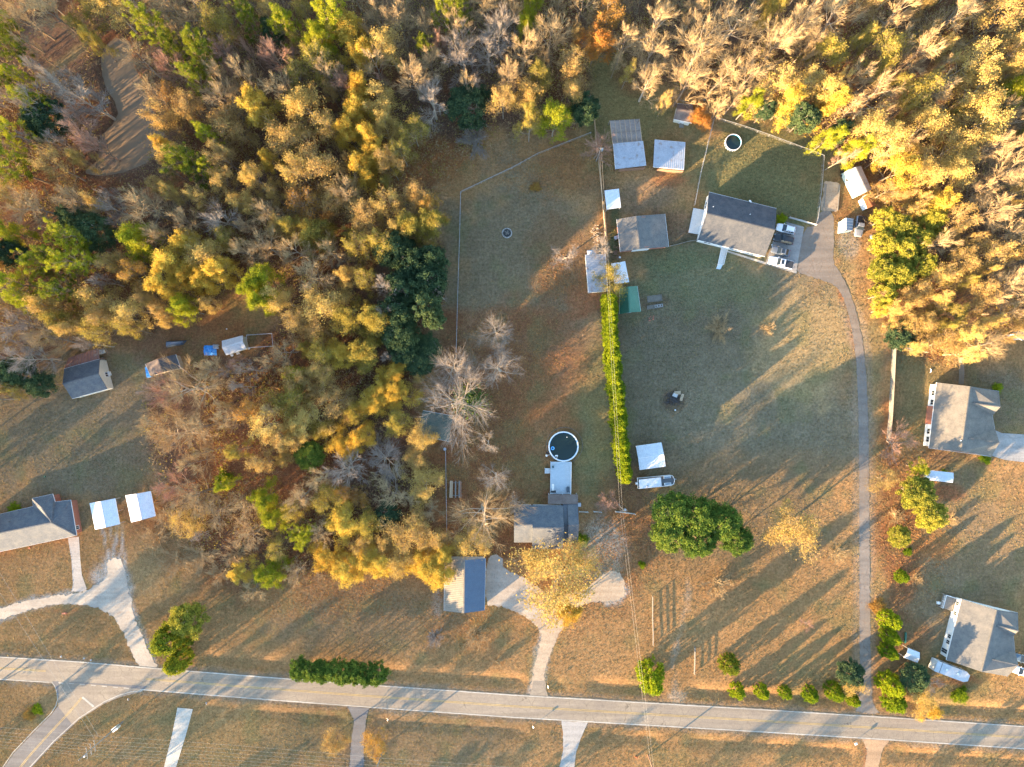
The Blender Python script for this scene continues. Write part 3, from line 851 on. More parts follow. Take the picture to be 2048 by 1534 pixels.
for s_ in range(4):        # broad evergreens: dense lumpy shells
    rg = np.random.RandomState(500 + s_)
    t_, b_, (A, B, C, E) = skeleton(rg, REF_H, REF_R, nl=10, k2=5, k3=4, k4=0, split=.12, wide=.6)
    n_ = 130; az = rg.uniform(0, 6.283, n_); ct = rg.uniform(-.15, 1, n_); st = np.sqrt(1 - ct ** 2)
    cen = np.stack([np.cos(az) * st * 3.9, np.sin(az) * st * 3.9, 8.6 + ct * 4.9], 1) * 1.0
    cen += rg.normal(size=cen.shape) * .6
    sz = rg.uniform(.45, 1.15, n_)
    k = rg.randint(0, n_, 19000); rr_ = rg.normal(size=(19000, 3)); rr_ /= np.linalg.norm(rr_, axis=1, keepdims=True)
    rr_ *= (rg.uniform(.45, 1.25, 19000) * sz[k])[:, None]
    variant('evergreen', t_, [(*b_, 0), (*leaves(rg, cen[k] + rr_, .36, .5), 1)])
for s_ in range(4):        # narrow cypress and hedge columns, drooping sprays
    rg = np.random.RandomState(600 + s_)
    T, TR = grow(rg, np.zeros((1, 3)), np.array([[0, 0, 1.]]), np.array([REF_H * .9]), np.array([.3]), 5, .01, .0, .3)
    tr_ = tubes(T, TR, 6, rg)
    n_ = 230; zz = rg.rand(n_) ** .8; az = rg.uniform(0, 6.283, n_)
    prof = np.interp(zz, [0, .12, .35, .7, .9, 1], [.80, .98, 1., .72, .42, .10]) * REF_R
    jt = rg.uniform(.62, 1.12, n_)
    cen = np.stack([np.cos(az) * prof * .86 * jt, np.sin(az) * prof * .86 * jt, zz * REF_H * .96 + .3], 1)
    L_ = rg.uniform(.5, 1.3, n_)
    k = rg.randint(0, n_, 13000); tt_ = rg.normal(size=(13000, 3)) * np.array([.55, .55, .9]) * L_[k][:, None] * .55
    variant('cypress', tr_, [(*leaves(rg, cen[k] + tt_, .48, .4), 1)])
for s_ in range(4):        # bare shrubs and fountain-shaped saplings
    rg = np.random.RandomState(700 + s_)
    n_ = 26; az = rg.uniform(0, 6.283, n_); el = rg.uniform(.35, 1.45, n_)
    D = np.stack([np.cos(az) * np.cos(el), np.sin(az) * np.cos(el), np.sin(el) * 1.5], 1); D /= np.linalg.norm(D, axis=1, keepdims=True)
    L = np.full(n_, 1.) * rg.uniform(4.5, 6.5, n_) * np.interp(el, [.35, 1.45], [.9, 1.9])
    A, AR = grow(rg, np.stack([np.cos(az) * .2, np.sin(az) * .2, az * 0], 1), D, L, np.full(n_, .12), 4, .08, .0, .4)
    P2, D2, L2, r2 = spawn(rg, A, AR, L, 9, .2, .42, .42, .05, .5)
    B, BR = grow(rg, P2, D2, L2, r2, 2, .1, .0)
    P3, D3, L3, r3 = spawn(rg, B, BR, L2, 9, .1, .45, .5, .05, .5)
    C, _ = grow(rg, P3, D3, L3, r3, 2, .12, .0)
    variant('shrub', tubes(A, AR, 4, rg), [(*ribbons(B, .12, .07, rg), 0), (*ribbons(C, .085, .045, rg), 0)])
for s_ in range(3):        # low leafy bushes
    rg = np.random.RandomState(800 + s_)
    n_ = 26; az = rg.uniform(0, 6.283, n_); el = rg.uniform(.2, 1.4, n_)
    D = np.stack([np.cos(az) * np.cos(el), np.sin(az) * np.cos(el), np.sin(el)], 1)
    A, AR = grow(rg, np.zeros((n_, 3)), D, np.full(n_, 5.), np.full(n_, .12), 3, .1, 0, .4)
    cen = A[:, rg.randint(1, 4)] ; cen = np.concatenate([A[:, 1], A[:, 2], A[:, 3]]) * np.array([1, 1, 1.9])
    c = blobs_clumps(rg, cen, 7000, .75, 60); c[:, 2] = np.abs(c[:, 2])
    variant('bush', tubes(A, AR, 4, rg), [(*leaves(rg, c, .5), 1)])

# kind: (variant, trunk material, twig material, leaf material, height for 1 m of crown radius, words, category)
KINDS = {
    'bt': ('bare', 'bark', 'twig_tan', None, 'bare tan hardwood tree'),
    'gb': ('great', 'bark_pale', 'twig_grey', None, 'great bare grey tree'),
    'gt': ('great', 'bark_pale', 'twig_tan', None, 'great bare tan tree'),
    'bg': ('bare', 'bark_pale', 'twig_grey', None, 'bare grey hardwood tree'),
    'br': ('bare', 'bark', 'twig_rose', None, 'bare rosy brown tree'),
    'bw': ('bare', 'bark_pale', 'twig_tan', None, 'pale limbed bare tree'),
    'mt': ('mixed', 'bark', 'twig_tan', 'lf_tan', 'dry leaved tan tree'),
    'mg': ('mixed', 'bark_pale', 'twig_tan', 'lf_pale', 'pale limbed golden tree'),
    'mb': ('mixed', 'bark', 'twig_grey', 'lf_bronze', 'thinning bronze tree'),
    'mo': ('mixed', 'bark', 'twig_tan', 'lf_olive', 'thinning olive tree'),
    'go': ('full', 'bark', 'twig_tan', 'lf_gold', 'full golden yellow tree'),
    'bz': ('full', 'bark', 'twig_tan', 'lf_bronze', 'full bronze brown tree'),
    'ol': ('full', 'bark', 'twig_tan', 'lf_olive', 'full olive green tree'),
    'yg': ('full', 'bark', 'twig_tan', 'lf_ygreen', 'bright yellow green tree'),
    'ru': ('full', 'bark', 'twig_rose', 'lf_rust', 'rust orange tree'),
    'pi': ('pine', 'bark', 'twig_tan', 'lf_pine', 'green pine tree'),
    'py': ('pine', 'bark', 'twig_tan', 'lf_ygreen', 'yellow green pine tree'),
    'dk': ('evergreen', 'bark', 'twig_grey', 'lf_dark', 'dark green broadleaf evergreen'),
    'ma': ('evergreen', 'bark', 'twig_tan', 'lf_holly', 'glossy green magnolia'),
    'yb': ('evergreen', 'bark', 'twig_tan', 'lf_sunny', 'bright yellow green evergreen'),
    'cy': ('cypress', 'bark', 'twig_tan', 'lf_hedge', 'small green cypress'),
    'cd': ('cypress', 'bark', 'twig_tan', 'lf_pine', 'dark green cedar'),
    'sh': ('shrub', 'twig_tan', 'twig_tan', None, 'bare tan shrub'),
    'sg': ('shrub', 'twig_grey', 'twig_grey', None, 'bare grey shrub'),
    'bu': ('bush', 'bark', 'twig_tan', 'lf_hedge', 'small green bush'),
    'bo': ('bush', 'bark', 'twig_tan', 'lf_bronze', 'small brown bush'),
}
NAMES = {'great': 'bare_tree', 'pine': 'pine_tree', 'bare': 'bare_tree', 'mixed': 'autumn_tree', 'full': 'autumn_tree', 'evergreen': 'evergreen_tree', 'cypress': 'cypress', 'shrub': 'shrub', 'bush': 'bush'}
TREES = []       # (px, py, r, kind, label or None, group)
trng = np.random.RandomState(77)
def tree(kind, px, py, r, h=None, label=None, group=None, sq=1.0):
    va, tm_, wm, lm, words_ = KINDS[kind]
    vs = VARIANTS[va]
    i = trng.randint(len(vs))
    if h is None:
        h = {'great': 16, 'bare': 18, 'mixed': 17, 'full': 17, 'pine': 20, 'evergreen': 12, 'cypress': 7, 'shrub': 4, 'bush': 2}[va] * trng.uniform(.88, 1.12)
        if va in ('bare', 'mixed', 'full', 'pine') and r < 28: h *= .55 + .45 * r / 28
    if label is None:
        if kind in ('mt', 'mg', 'mo', 'ol', 'mb', 'bt') and 700 < px < 900 and 380 < py < 660 and r > 22: h = 19
        if kind == 'dk' and 760 < px < 900 and 480 < py < 680: h = 16.5
        if sdline([(380, 1085), (620, 905), (870, 718)], np.array([px]), np.array([py]))[0] < 34: h *= .55
        if py > 1080 and 560 < px < 905: h = min(h, 8.0)
        elif py > 1030 and 560 < px < 905: h = min(h, 10)
        elif 700 < px < 905 and py > 880: h = min(h, 9)
        elif py > 1020 and 290 < px <= 560: h = min(h, 9)
        if 560 < px < 905 and 640 < py <= 1030: h *= .74
    zc = h * (.62 if va not in ('cypress', 'shrub', 'bush') else .4)
    x, y, _ = W(px, py, zc)
    rad = r * SC * (CAM_H - zc) / CAM_H
    gp = (x / SC + 1024, 767 - y / SC)
    name = NAMES[va]
    t = empty(name, (x, y, gz(*gp) - .05), None, 'tree' if va not in ('shrub', 'bush') else 'shrub', group, trng.uniform(0, 6.28))
    t.scale = (rad / REF_R, rad / REF_R * sq, h / REF_H)
    a = bpy.data.objects.new('trunk', vs[i][0]); b = bpy.data.objects.new('crown', vs[i][1])
    link(a, t); link(b, t)
    a.material_slots[0].link = 'OBJECT'; a.material_slots[0].material = M[tm_]
    b.material_slots[0].link = 'OBJECT'; b.material_slots[0].material = M[wm]
    b.material_slots[1].link = 'OBJECT'; b.material_slots[1].material = M[lm or 'lf_gold']
    if label: t['label'] = label
    TREES.append((px, py, r, kind, t, h))
    return t

T_ = """
pi 315 68 36|pi 348 100 24|pi 398 80 28|pi 402 122 28|pi 398 160 24|pi 497 45 26|go 514 222 30|py 423 270 22|pi 8 48 30|pi 16 98 28|pi 10 145 26|py 48 152 15|pi 26 335 40|py 22 260 34|dk 95 240 38|pi 70 205 24
mg 222 18 40|bt 288 125 36|br 342 135 36|bg 172 200 44|bg 58 200 36|bt 312 195 28|mt 335 240 30|go 330 296 17|pi 385 335 36|py 412 338 18|mt 345 305 28|br 150 255 34|mt 115 335 34|br 175 285 24|bt 45 30 40|bt 100 20 38|mo 180 15 30|bt 380 20 40|bt 340 20 36|mo 440 60 34|bt 448 200 42|bt 490 150 34|mt 470 250 40|br 445 110 30|mt 390 220 30
py 577 50 32|py 650 35 40|go 690 60 42|yg 640 90 32|go 720 110 34|pi 882 24 26|pi 915 30 26|pi 846 88 18|mg 780 95 32|bt 750 125 36|bt 862 125 34|bg 925 120 46|bt 912 62 34|go 718 185 30|go 714 215 28|mg 768 205 34|go 700 275 30|go 730 345 34|go 758 312 28|go 742 285 26|go 526 206 26|mg 612 205 48|mo 632 112 38|br 550 115 42|mt 575 270 44|mt 640 325 46|bg 862 200 50|dk 937 212 40|sg 955 275 32|bt 825 150 34|mo 825 262 36|go 536 322 18|br 690 175 22|bt 660 155 30|mg 770 260 30|mt 780 330 26|bt 800 40 38|bt 850 60 26|bt 760 30 34|dk 545 60 20|bt 700 390 32|mt 590 340 34|bt 560 190 30|mo 590 150 26|mt 660 250 34|mo 800 300 26
yg 1062 8 26|yg 1049 57 16|bt 1100 70 44|bt 1045 100 38|mt 1149 140 34|yg 1110 238 34|dk 1168 218 28|mt 1050 190 38|mo 1085 160 30|ru 1192 84 34|mb 1222 30 34|bw 1310 45 56|bt 1305 112 46|bw 1295 165 34|bw 1395 100 60|bt 1375 165 44|bt 1437 158 42|bw 1470 40 56|bt 1500 145 50|yg 1500 206 20|bg 1000 60 40|bg 975 100 34|mt 1005 200 28|mt 1150 190 24|bt 1250 80 38|mo 1060 245 26|bt 975 20 34|bt 1030 20 30
mg 1560 180 42|mg 1600 165 34|go 1575 205 28|mo 1661 112 38|go 1656 208 32|mg 1640 180 30|mo 1775 110 38|bt 1836 112 42|mg 1936 125 46|mg 1960 180 50|bw 1760 195 46|mg 1745 262 40|mg 1780 275 34|mg 1860 250 46|mg 1965 240 46|yg 2038 175 28|mg 1900 300 46|go 1805 335 40|mg 1850 345 34|mg 1910 350 42|bt 2015 350 46|bt 2036 290 30|yg 1656 278 22|dk 1606 240 26|yg 1712 298 22|br 1690 312 16|bw 1680 25 56|bw 1790 30 50|bt 1910 30 54|mt 2000 40 54|bt 1873 190 38|bt 1560 90 40|bt 1600 40 44|bt 1710 150 34|mo 1830 180 34|bt 1700 230 30|mt 2030 100 34|bt 1980 290 34|dk 1680 262 18|dk 1590 228 18|mt 1330 205 14|bt 1475 195 18|dk 1530 222 16
bt 75 410 44|yg 22 465 24|bt 295 417 50|bg 230 415 26|pi 150 482 26|pi 130 470 20|py 165 515 36|dk 195 466 34|pi 110 510 24|pi 75 532 26|py 28 560 34|pi 125 575 26|py 52 600 28|yg 275 487 36|go 345 520 42|go 340 570 32|go 385 545 34|mg 412 500 38|go 420 560 28|go 445 540 26|go 375 480 24|mb 270 548 30|mt 232 527 22|mt 187 610 40|mt 220 630 26|mg 262 617 32|yg 365 618 27|mt 325 620 22|mo 200 655 28|bg 50 660 42|bg 60 715 38|bt 100 680 34|dk 35 745 30|dk 25 505 24|bt 487 504 32|mg 490 404 28|bg 437 434 38|yg 514 582 26|bt 150 410 34|mt 10 390 30|dk 150 435 26|bt 30 610 24|mt 100 620 34|mo 130 650 30|bt 10 680 30|dk 85 770 22|mt 300 590 22|mt 155 655 24|mo 255 660 20|sh 290 655 14|bt 370 440 28|mt 400 400 24|mo 450 480 26|bt 540 430 34
mt 687 409 48|mb 612 420 46|mt 725 440 38|mb 862 410 30|ol 637 470 38|bw 530 500 36|bw 587 500 36|yg 527 560 32|yg 530 600 26|bt 625 560 46|mg 650 600 46|mg 560 600 30|mg 700 560 26|dk 790 500 36|dk 830 530 34|dk 860 560 34|dk 810 575 36|dk 850 610 34|dk 795 620 32|dk 865 520 26|bg 775 575 30|bg 772 625 28|ol 825 455 32|ol 862 447 28|mo 762 497 32|ol 750 640 34|mo 687 634 40|mt 625 655 38|dk 800 665 34|dk 837 712 34|go 685 712 32|ol 728 704 34|yg 587 750 22|bw 575 700 30|go 782 750 32|mo 740 560 26|dk 870 640 18|mo 590 450 26|mt 560 460 30|mt 780 420 34|mt 830 400 28|mo 720 500 30|mg 800 455 22|bt 660 510 30|mt 600 640 30|mo 650 700 30|mt 640 750 30|dk 850 700 30|dk 805 700 26
or 0 0 0|bw 385 775 74|bt 420 740 30|br 345 790 36|bw 350 870 58|bt 320 850 30|bt 400 850 40|br 345 975 36|bt 390 990 40|bt 430 1030 44|mt 380 1040 34|bu 445 958 18|yg 452 968 14|mg 525 850 44|mb 500 820 26|mg 612 830 46|mo 575 790 42|mt 675 800 38|go 685 885 32|ma 620 912 26|go 745 805 32|go 800 790 34|go 765 780 28|go 727 873 28|mg 845 870 28|bg 762 915 46|bt 787 975 48|mg 845 970 38|bg 690 945 40|mb 692 985 18|mo 650 993 34|yg 530 993 28|yg 550 1032 26|py 597 1073 30|go 687 1050 40|dk 775 1030 24|mo 737 1055 32|mt 812 1055 44|mt 862 1078 34|go 652 1118 34|go 690 1132 34|go 727 1125 34|go 765 1130 32|mg 805 1125 34|go 845 1130 36|go 880 1140 34|go 890 1105 24|yg 540 1148 32|go 485 1140 24|bt 505 1175 28|mt 520 930 24|bt 600 990 30|mo 590 1020 26|bt 640 1060 28|bt 500 1070 36|bt 490 1020 30|mt 560 880 30|bt 640 960 26|mo 710 830 28|mt 600 760 32|bt 860 1020 28|mt 570 920 20|mo 470 900 20|bt 460 840 28|mt 830 920 28|mo 800 850 30|mo 645 860 26|mt 770 1090 28|mt 720 1085 26|sh 470 1110 26|sh 400 1110 30|sh 350 1120 30|sh 310 1080 26|sh 330 1040 28|sh 440 1150 22|bt 540 820 20|mg 590 870 24
"""
for ln in T_.replace('\n', '|').split('|'):
    q = ln.split()
    if len(q) == 4 and q[0] in KINDS:
        tree(q[0], float(q[1]), float(q[2]), float(q[3]) * 1.1)

# single trees of the yards
def one(kind, px, py, r, h, label, group=None, sq=1.0):
    return tree(kind, px, py, r, h, label, group, sq)
one('gb', 985, 660, 46, 11, "bare grey tree standing alone between the line fence and the reddish leaf litter")
one('gb', 898, 738, 52, 13, "bare grey tree at the lower end of the line fence")
one('bg', 1000, 700, 26, 10, "small bare grey tree in the reddish leaf litter beside the lone grey tree")
ivy = one('gb', 932, 802, 96, 17, "huge spreading bare tree with ivy round its trunk beside the green roofed shed")
one('gb', 1000, 740, 46, 12, "bare grey tree touching the upper right of the ivy clad tree")
one('bg', 975, 885, 24, 9, "small bare tree below the ivy clad tree")
one('gt', 962, 1025, 82, 15, "tall bare tree with pale forked trunk left of the blue and tan roofed house")
one('mg', 940, 1080, 40, 9, "thinning tree with golden tips hanging over the metal roofed garage")
one('gb', 990, 955, 34, 12, "bare tree with open crown above the tall forked bare tree")
one('bg', 1028, 1010, 22, 9, "bare grey tree brushing the left end of the blue and tan roofed house")
one('mg', 1128, 1162, 92, 14, "broad golden tree with pale trunk over the sandy gravel drive")
one('mg', 1160, 1112, 36, 8, "golden crown against the lower wall of the blue and tan roofed house")
one('mg', 1072, 1130, 34, 8, "golden crown between the white gravel pad and the house")
one('go', 1140, 1222, 30, 7, "golden crown at the bend of the sandy gravel drive")
one('br', 1213, 1005, 26, 6, "small reddish bare tree beside the short white fence")
one('bg', 1128, 512, 30, 7, "pale lichened bare tree left of the long metal roofed shed")
one('bg', 1205, 500, 27, 8, "grey bare tree where the board fence meets the metal sheds")
one('mo', 1220, 562, 34, 9, "dull green evergreen growing between the two metal roofed sheds", sq=1.2)
one('br', 1195, 300, 34, 9, "reddish bare tree astride the upper board fence")
one('sh', 1443, 655, 27, 4.5, "round bare fountain shaped shrub alone on the upper lawn")
one('sh', 1536, 660, 16, 2.6, "small bare shrub right of the round fountain shaped shrub")
one('mt', 1588, 1068, 54, 12, "wispy tan tree with pale limbs right of the magnolias")
one('sh', 1675, 1108, 18, 3.5, "small bare shrub beside the long driveway")
one('sh', 1434, 1168, 28, 4.5, "feathery pale bare shrub below the magnolias")
one('sh', 948, 1272, 23, 4, "feathery bare shrub below the metal roofed garage")
one('sg', 868, 1275, 18, 3.2, "dim bare shrub in the long shadow left of the feathery shrub")
one('sh', 993, 1325, 12, 2.6, "small pale shrub close to the road left of the sandy drive")
one('mt', 670, 1482, 28, 7, "small tan tree left of the dark drive below the road")
one('mb', 750, 1486, 29, 7, "small pinkish tan tree right of the dark drive below the road")
one('br', 1798, 885, 42, 8, "round bare tree at the foot of the tall board fence")
one('mt', 1775, 960, 32, 7, "tan tree below the round bare tree beside the long driveway")
one('py', 1838, 935, 24, 8, "yellow green tree touching the snowy white canopy")
one('yb', 1832, 985, 34, 9, "large yellow green evergreen right of the tan tree")
one('yb', 1860, 1030, 30, 9, "yellow green evergreen lowest of the large pair below the white canopy")
one('dk', 1850, 985, 18, 7, "dark evergreen wedged between the large yellow green pair and the canopy")
one('sh', 1795, 1035, 18, 3.5, "bare tan shrub left of the large yellow green evergreens")
one('sh', 1905, 1040, 12, 2.6, "small pale shrub right of the large yellow green evergreens")
one('yb', 1799, 1073, 22, 5, "small yellow green tree in the dark leaf litter beside the long driveway")
one('bu', 1817, 1103, 9, 1.8, "tiny green bush below the small yellow green tree")
one('cy', 1803, 1153, 14, 4, "green cypress uppermost in the row right of the long driveway")
one('cy', 1779, 1240, 21, 6.5, "full green cypress halfway down the row right of the long driveway")
one('cy', 1780, 1273, 17, 6.5, "slender green cypress just below the full cypress right of the driveway")
one('cy', 1776, 1303, 17, 6, "green cypress lowest of the joined three beside the white crumpled canopy")
one('bo', 1756, 1212, 16, 2.5, "pinkish brown bush at the edge of the long driveway")
one('sh', 1835, 1158, 14, 3, "pale bare shrub right of the uppermost cypress")
one('dk', 1700, 1345, 26, 8, "dark evergreen left of the foot of the long driveway")
one('mg', 1705, 1372, 27, 7, "golden green tree against the dark evergreen at the foot of the driveway", sq=1.1)
one('cy', 1670, 1384, 20, 5.5, "green bush tree joined to the golden one at the foot of the driveway")
one('cy', 1706, 1400, 14, 4.5, "small green tree nearest the road left of the driveway mouth")
one('cy', 1780, 1368, 24, 7.5, "upright green evergreen just right of the driveway mouth")
one('cy', 1787, 1402, 24, 6.5, "green evergreen nearest the road right of the driveway mouth")
one('dk', 1828, 1355, 28, 7.5, "dark spreading evergreen between the upright evergreen and the camper")
one('bg', 1868, 1370, 24, 5, "bare grey tree below the grey camper")
one('mg', 1838, 1402, 32, 7, "orange gold tree leaning over the road right of the driveway mouth")
one('go', 1862, 1425, 24, 6, "orange gold tree tips overhanging the road edge")
one('bu', 1922, 1390, 18, 3, "green bush below and right of the grey camper")
for x, y, r, h, w in ((1475, 1383, 17, 4.6, "leftmost of the row of four round evergreens above the road"), (1524, 1384, 16, 4.4, "second from left in the row of four round evergreens above the road"), (1571, 1386, 14, 4.0, "third from left and smallest of the four round evergreens above the road"), (1620, 1389, 18, 4.8, "rightmost of the row of four round evergreens above the road")):
    one('cy', x, y, r, h, w, "round evergreens in a row above the road")
one('cy', 1302, 1355, 29, 10.5, "big round green evergreen at the road under the power lines", sq=1.2)
one('cd', 1459, 1330, 22, 6, "round olive evergreen above the row of four")
one('bu', 1165, 1080, 14, 2.2, "low green bush at the right corner of the blue and tan roofed house")
one('bu', 1284, 1130, 8, 1.4, "tiny green bush under the magnolias")
one('bu', 1485, 488, 14, 1.6, "green shrub bed along the lower wall of the grey roofed house", sq=.5)
one('bu', 1566, 438, 12, 2.0, "dark green bush above the white car")
one('bu', 1972, 918, 12, 1.6, "bright green bush below the tan roofed house")
one('bu', 1996, 777, 12, 1.6, "dark green bush at the upper corner of the tan roofed house")
one('bu', 1890, 945, 7, 1.2, "tiny bush behind the snowy white canopy")
one('bo', 1071, 374, 11, 1.8, "round russet bush alone near the top of the fenced field")
one('ru', 1400, 231, 27, 6, "bright orange maple hanging over the dark roofed shed")
one('yb', 376, 1238, 34, 11, "dark evergreen uppermost of the three by the gravel drive")
one('cd', 345, 1275, 36, 12, "large dark evergreen in the middle of the three by the gravel drive")
one('cd', 358, 1322, 26, 9, "evergreen nearest the road beside the gravel drive mouth")
one('bu', 75, 1420, 12, 1.6, "low dark bush in the corner between the two roads")
one('bo', 58, 1428, 14, 1.5, "low olive brown bush in the corner between the two roads")
one('bu', 25, 1020, 14, 1.5, "yellowish bush against the upper wall of the lower left house")
one('br', 1615, 1250, 16, 3, "thin reddish sapling in the shaded lower lawn")
one('mt', 1885, 690, 42, 12, "tan leafless looking tree over the enclosed right yard")
one('gt', 1985, 692, 40, 13, "pale leaning bare tree at the upper right corner of the enclosed yard")
one('dk', 1800, 670, 30, 9, "dark thicket tree behind the tall board fence")
one('mt', 1830, 640, 34, 12, "tan tree above the dark thicket tree")
one('mt', 1790, 648, 22, 9, "golden tan tree at the forest corner nearest the long driveway")
for q in ("yb 1768 440 24 9|yb 1795 455 28 10|yb 1766 490 26 10|yb 1800 500 28 11|yb 1762 540 26 10|yb 1795 550 30 11|yb 1765 590 24 10|yb 1830 480 28 11|yb 1840 530 26 11|yb 1860 440 26 11|mt 1830 590 34 12|mt 1880 560 34 14|bt 1880 490 34 15|mt 1920 440 36 15|mt 1930 520 34 15|bt 1990 420 44 17|bt 2040 460 40 17|mt 1980 500 36 16|bt 2010 560 46 17|mt 1950 590 34 15|mo 1900 620 30 13|mt 2040 640 30 14|bt 2020 620 40 15|go 1880 400 30 14|yg 1870 470 16 9|mt 1850 640 26 11|go 1765 620 18 8|mg 1820 420 26 12|mt 1770 385 26 11|bt 1960 380 34 16").split('|'):
    k, x, y, r, h = q.split(); tree(k, float(x), float(y), float(r), float(h))
for x, y, r, h, w in ((1345, 1025, 40, 10, "upper left crown of the magnolia clump"), (1338, 1068, 36, 9, "lower left crown of the magnolia clump"), (1395, 1030, 38, 10.5, "upper middle crown of the magnolia clump"), (1395, 1080, 36, 9.5, "lower middle crown of the magnolia clump"), (1445, 1045, 38, 10, "upper right crown of the magnolia clump"), (1475, 1080, 30, 8, "lower right crown of the magnolia clump")):
    one('ma', x, y, r, h, w, "magnolias in the dense clump below the boat")
# the long hedge and the hedge at the road
ORDW = "topmost second third fourth fifth sixth seventh eighth ninth tenth eleventh twelfth thirteenth fourteenth fifteenth sixteenth seventeenth eighteenth nineteenth twentieth twenty-first twenty-second twenty-third twenty-fourth twenty-fifth twenty-sixth twenty-seventh twenty-eighth lowest".split()
hl = [(1218, 600), (1222, 680), (1228, 740), (1234, 800), (1240, 860), (1246, 920), (1251, 965)]
for i in range(29):
    y = 603 + i * 12.6 + trng.uniform(-1.5, 1.5); x = float(np.interp(y, [p[1] for p in hl], [p[0] for p in hl]))
    for s in (-1,) if False else (0,):
        tree('cy', x + trng.uniform(-1.5, 1.5), y, 17.5 + trng.uniform(-3.5, 3), 8.3 + trng.uniform(-1.2, .9), ORDW[i] + " cypress from the top of the long yellow tipped hedge", "cypresses of the long hedge", 1.0)
for i in range(8):
    x = 600 + i * 22; y = 1338 + i * 1.6
    tree('ma', x, y + trng.uniform(-2, 2), 22, 8.2 + trng.uniform(-.5, .5), ORDW[i] + " dense evergreen from the left in the clipped roadside row", "evergreens of the clipped roadside row")

# fill the woods between the trees placed above
def fill(poly, n, kinds, rmin, rmax, skip, seed, gap=.72):
    rg = np.random.RandomState(seed)
    xs = [p[0] for p in poly]; ys = [p[1] for p in poly]
    done = 0; tries = 0
    while done < n and tries < 9000:
        tries += 1
        x = rg.uniform(min(xs), max(xs)); y = rg.uniform(min(ys), max(ys)); r = rg.uniform(rmin, rmax)
        if not inside(poly, x, y): continue
        if any(math.hypot(x - a, y - b) < c for a, b, c in skip): continue
        if any(math.hypot(x - q[0], y - q[1]) < (r + q[2]) * gap for q in TREES): continue
        near = sorted(((x - q[0]) ** 2 + (y - q[1]) ** 2, q[3]) for q in TREES if q[3] in kinds)[:3]
        k = near[rg.randint(len(near))][1] if rg.rand() < .6 and near else kinds[rg.randint(len(kinds))]
        tree(k, x, y, r); done += 1
SKIP = [(235, 100, 58), (240, 160, 62), (265, 230, 78), (250, 300, 76), (185, 345, 42), (200, 300, 50), (130, 100, 50), (855, 325, 85), (520, 660, 50), (470, 930, 50), (560, 950, 50), (925, 300, 40), (885, 1000, 60), (900, 1060, 60), (60, 380, 30), (1150, 150, 30), (1250, 200, 40)]
fill(FOREST_A, 60, ['bt', 'mt', 'bg', 'mo', 'bg', 'mb'], 20, 34, SKIP, 3)
fill(FOREST_B, 46, ['bt', 'mt', 'mg', 'bw', 'mo'], 20, 36, [(1640, 300, 30), (1720, 350, 50), (1500, 300, 100), (1250, 200, 50), (1780, 720, 50)], 4)
fill(FOREST_A, 75, ['bt', 'mo', 'mt', 'br', 'bg'], 12, 22, SKIP, 5, .66)
fill(FOREST_B, 40, ['bt', 'mo', 'mt', 'mg'], 13, 22, [(1640, 300, 30), (1720, 350, 50), (1500, 300, 100), (1250, 200, 50), (1780, 720, 50)], 8, .66)
fill(FOREST_B, 26, ['bt', 'mo', 'mt'], 12, 20, [(1640, 300, 30), (1720, 350, 50), (1500, 300, 100), (1250, 200, 50), (1780, 720, 50)], 6, .8)
FRAME_N = len(TREES)
# trees just outside the frame whose shadows fall into it (left and below)
OFF = """mt -130 900 40 18|bt -90 960 36 17|go -180 1000 40 17|mt -60 1060 30 15|pi -160 1100 36 18|bt -230 930 44 18|mt -260 1060 40 18|bt -40 800 40 18|mt -120 800 40 18
pi -60 1500 30 15|pi -120 1570 34 17|bt -30 1620 34 16|pi 60 1640 34 18|mt 130 1680 34 17|pi 0 1720 34 19|bt 210 1650 30 16|mt -200 1500 40 17|pi 300 1690 30 20|bt 90 1580 22 11|mt -90 1400 30 12
mt 480 1600 26 13|pi 540 1680 30 17|pi 700 1720 36 19|mt 760 1640 34 16|mt 900 1620 36 15|pi 960 1680 34 18|bt 1040 1640 36 16|mt 1260 1710 34 17
bt 1420 1680 34 15|pi 1760 1660 34 17|mt 1830 1590 30 13|bt 1890 1640 34 16|mt 1960 1700 36 17|bt 1990 1580 28 11|bt 2080 1620 34 15"""
for ln in OFF.replace('\n', '|').split('|'):
    q = ln.split()
    hh = float(q[4])
    if float(q[2]) > 1540:
        hh = min(hh, (float(q[2]) - 1425) / .6 * SC * math.tan(R(SUN_EL)) * trng.uniform(.8, 1.2) * (1.6 if float(q[1]) < 150 else .72 if float(q[1]) < 1000 else 1.0))
    t = tree(q[0], float(q[1]), float(q[2]), float(q[3]) * min(1, .5 + hh / 25), hh)
    side_ = "beyond the left edge" if float(q[1]) < 0 and float(q[2]) < 1400 else "beyond the lower edge"
    t['label'] = KINDS[q[0]][4] + " standing " + side_ + " of the photo"
    t['group'] = "trees " + side_ + " of the photo"
for i in range(46):        # loose woodland further out, for views from beside
    rgx = np.random.RandomState(900 + i)
    a = rgx.uniform(0, 6.283); d = rgx.uniform(1450, 2300)
    x, y = 1024 + d * math.cos(a), 767 + d * math.sin(a) * .85
    if abs(y - np.interp(x, [p[0] for p in ROADC], [p[1] for p in ROADC])) < 60: continue
    if x < 1024 and y > 600: continue
    k = ['bt', 'mt', 'mg', 'pi', 'mo'][i % 5]
    t = tree(k, x, y, rgx.uniform(30, 42)); t['label'] = KINDS[k][4] + " in the outer woods beyond the frame"; t['group'] = "outer woods beyond the frame"

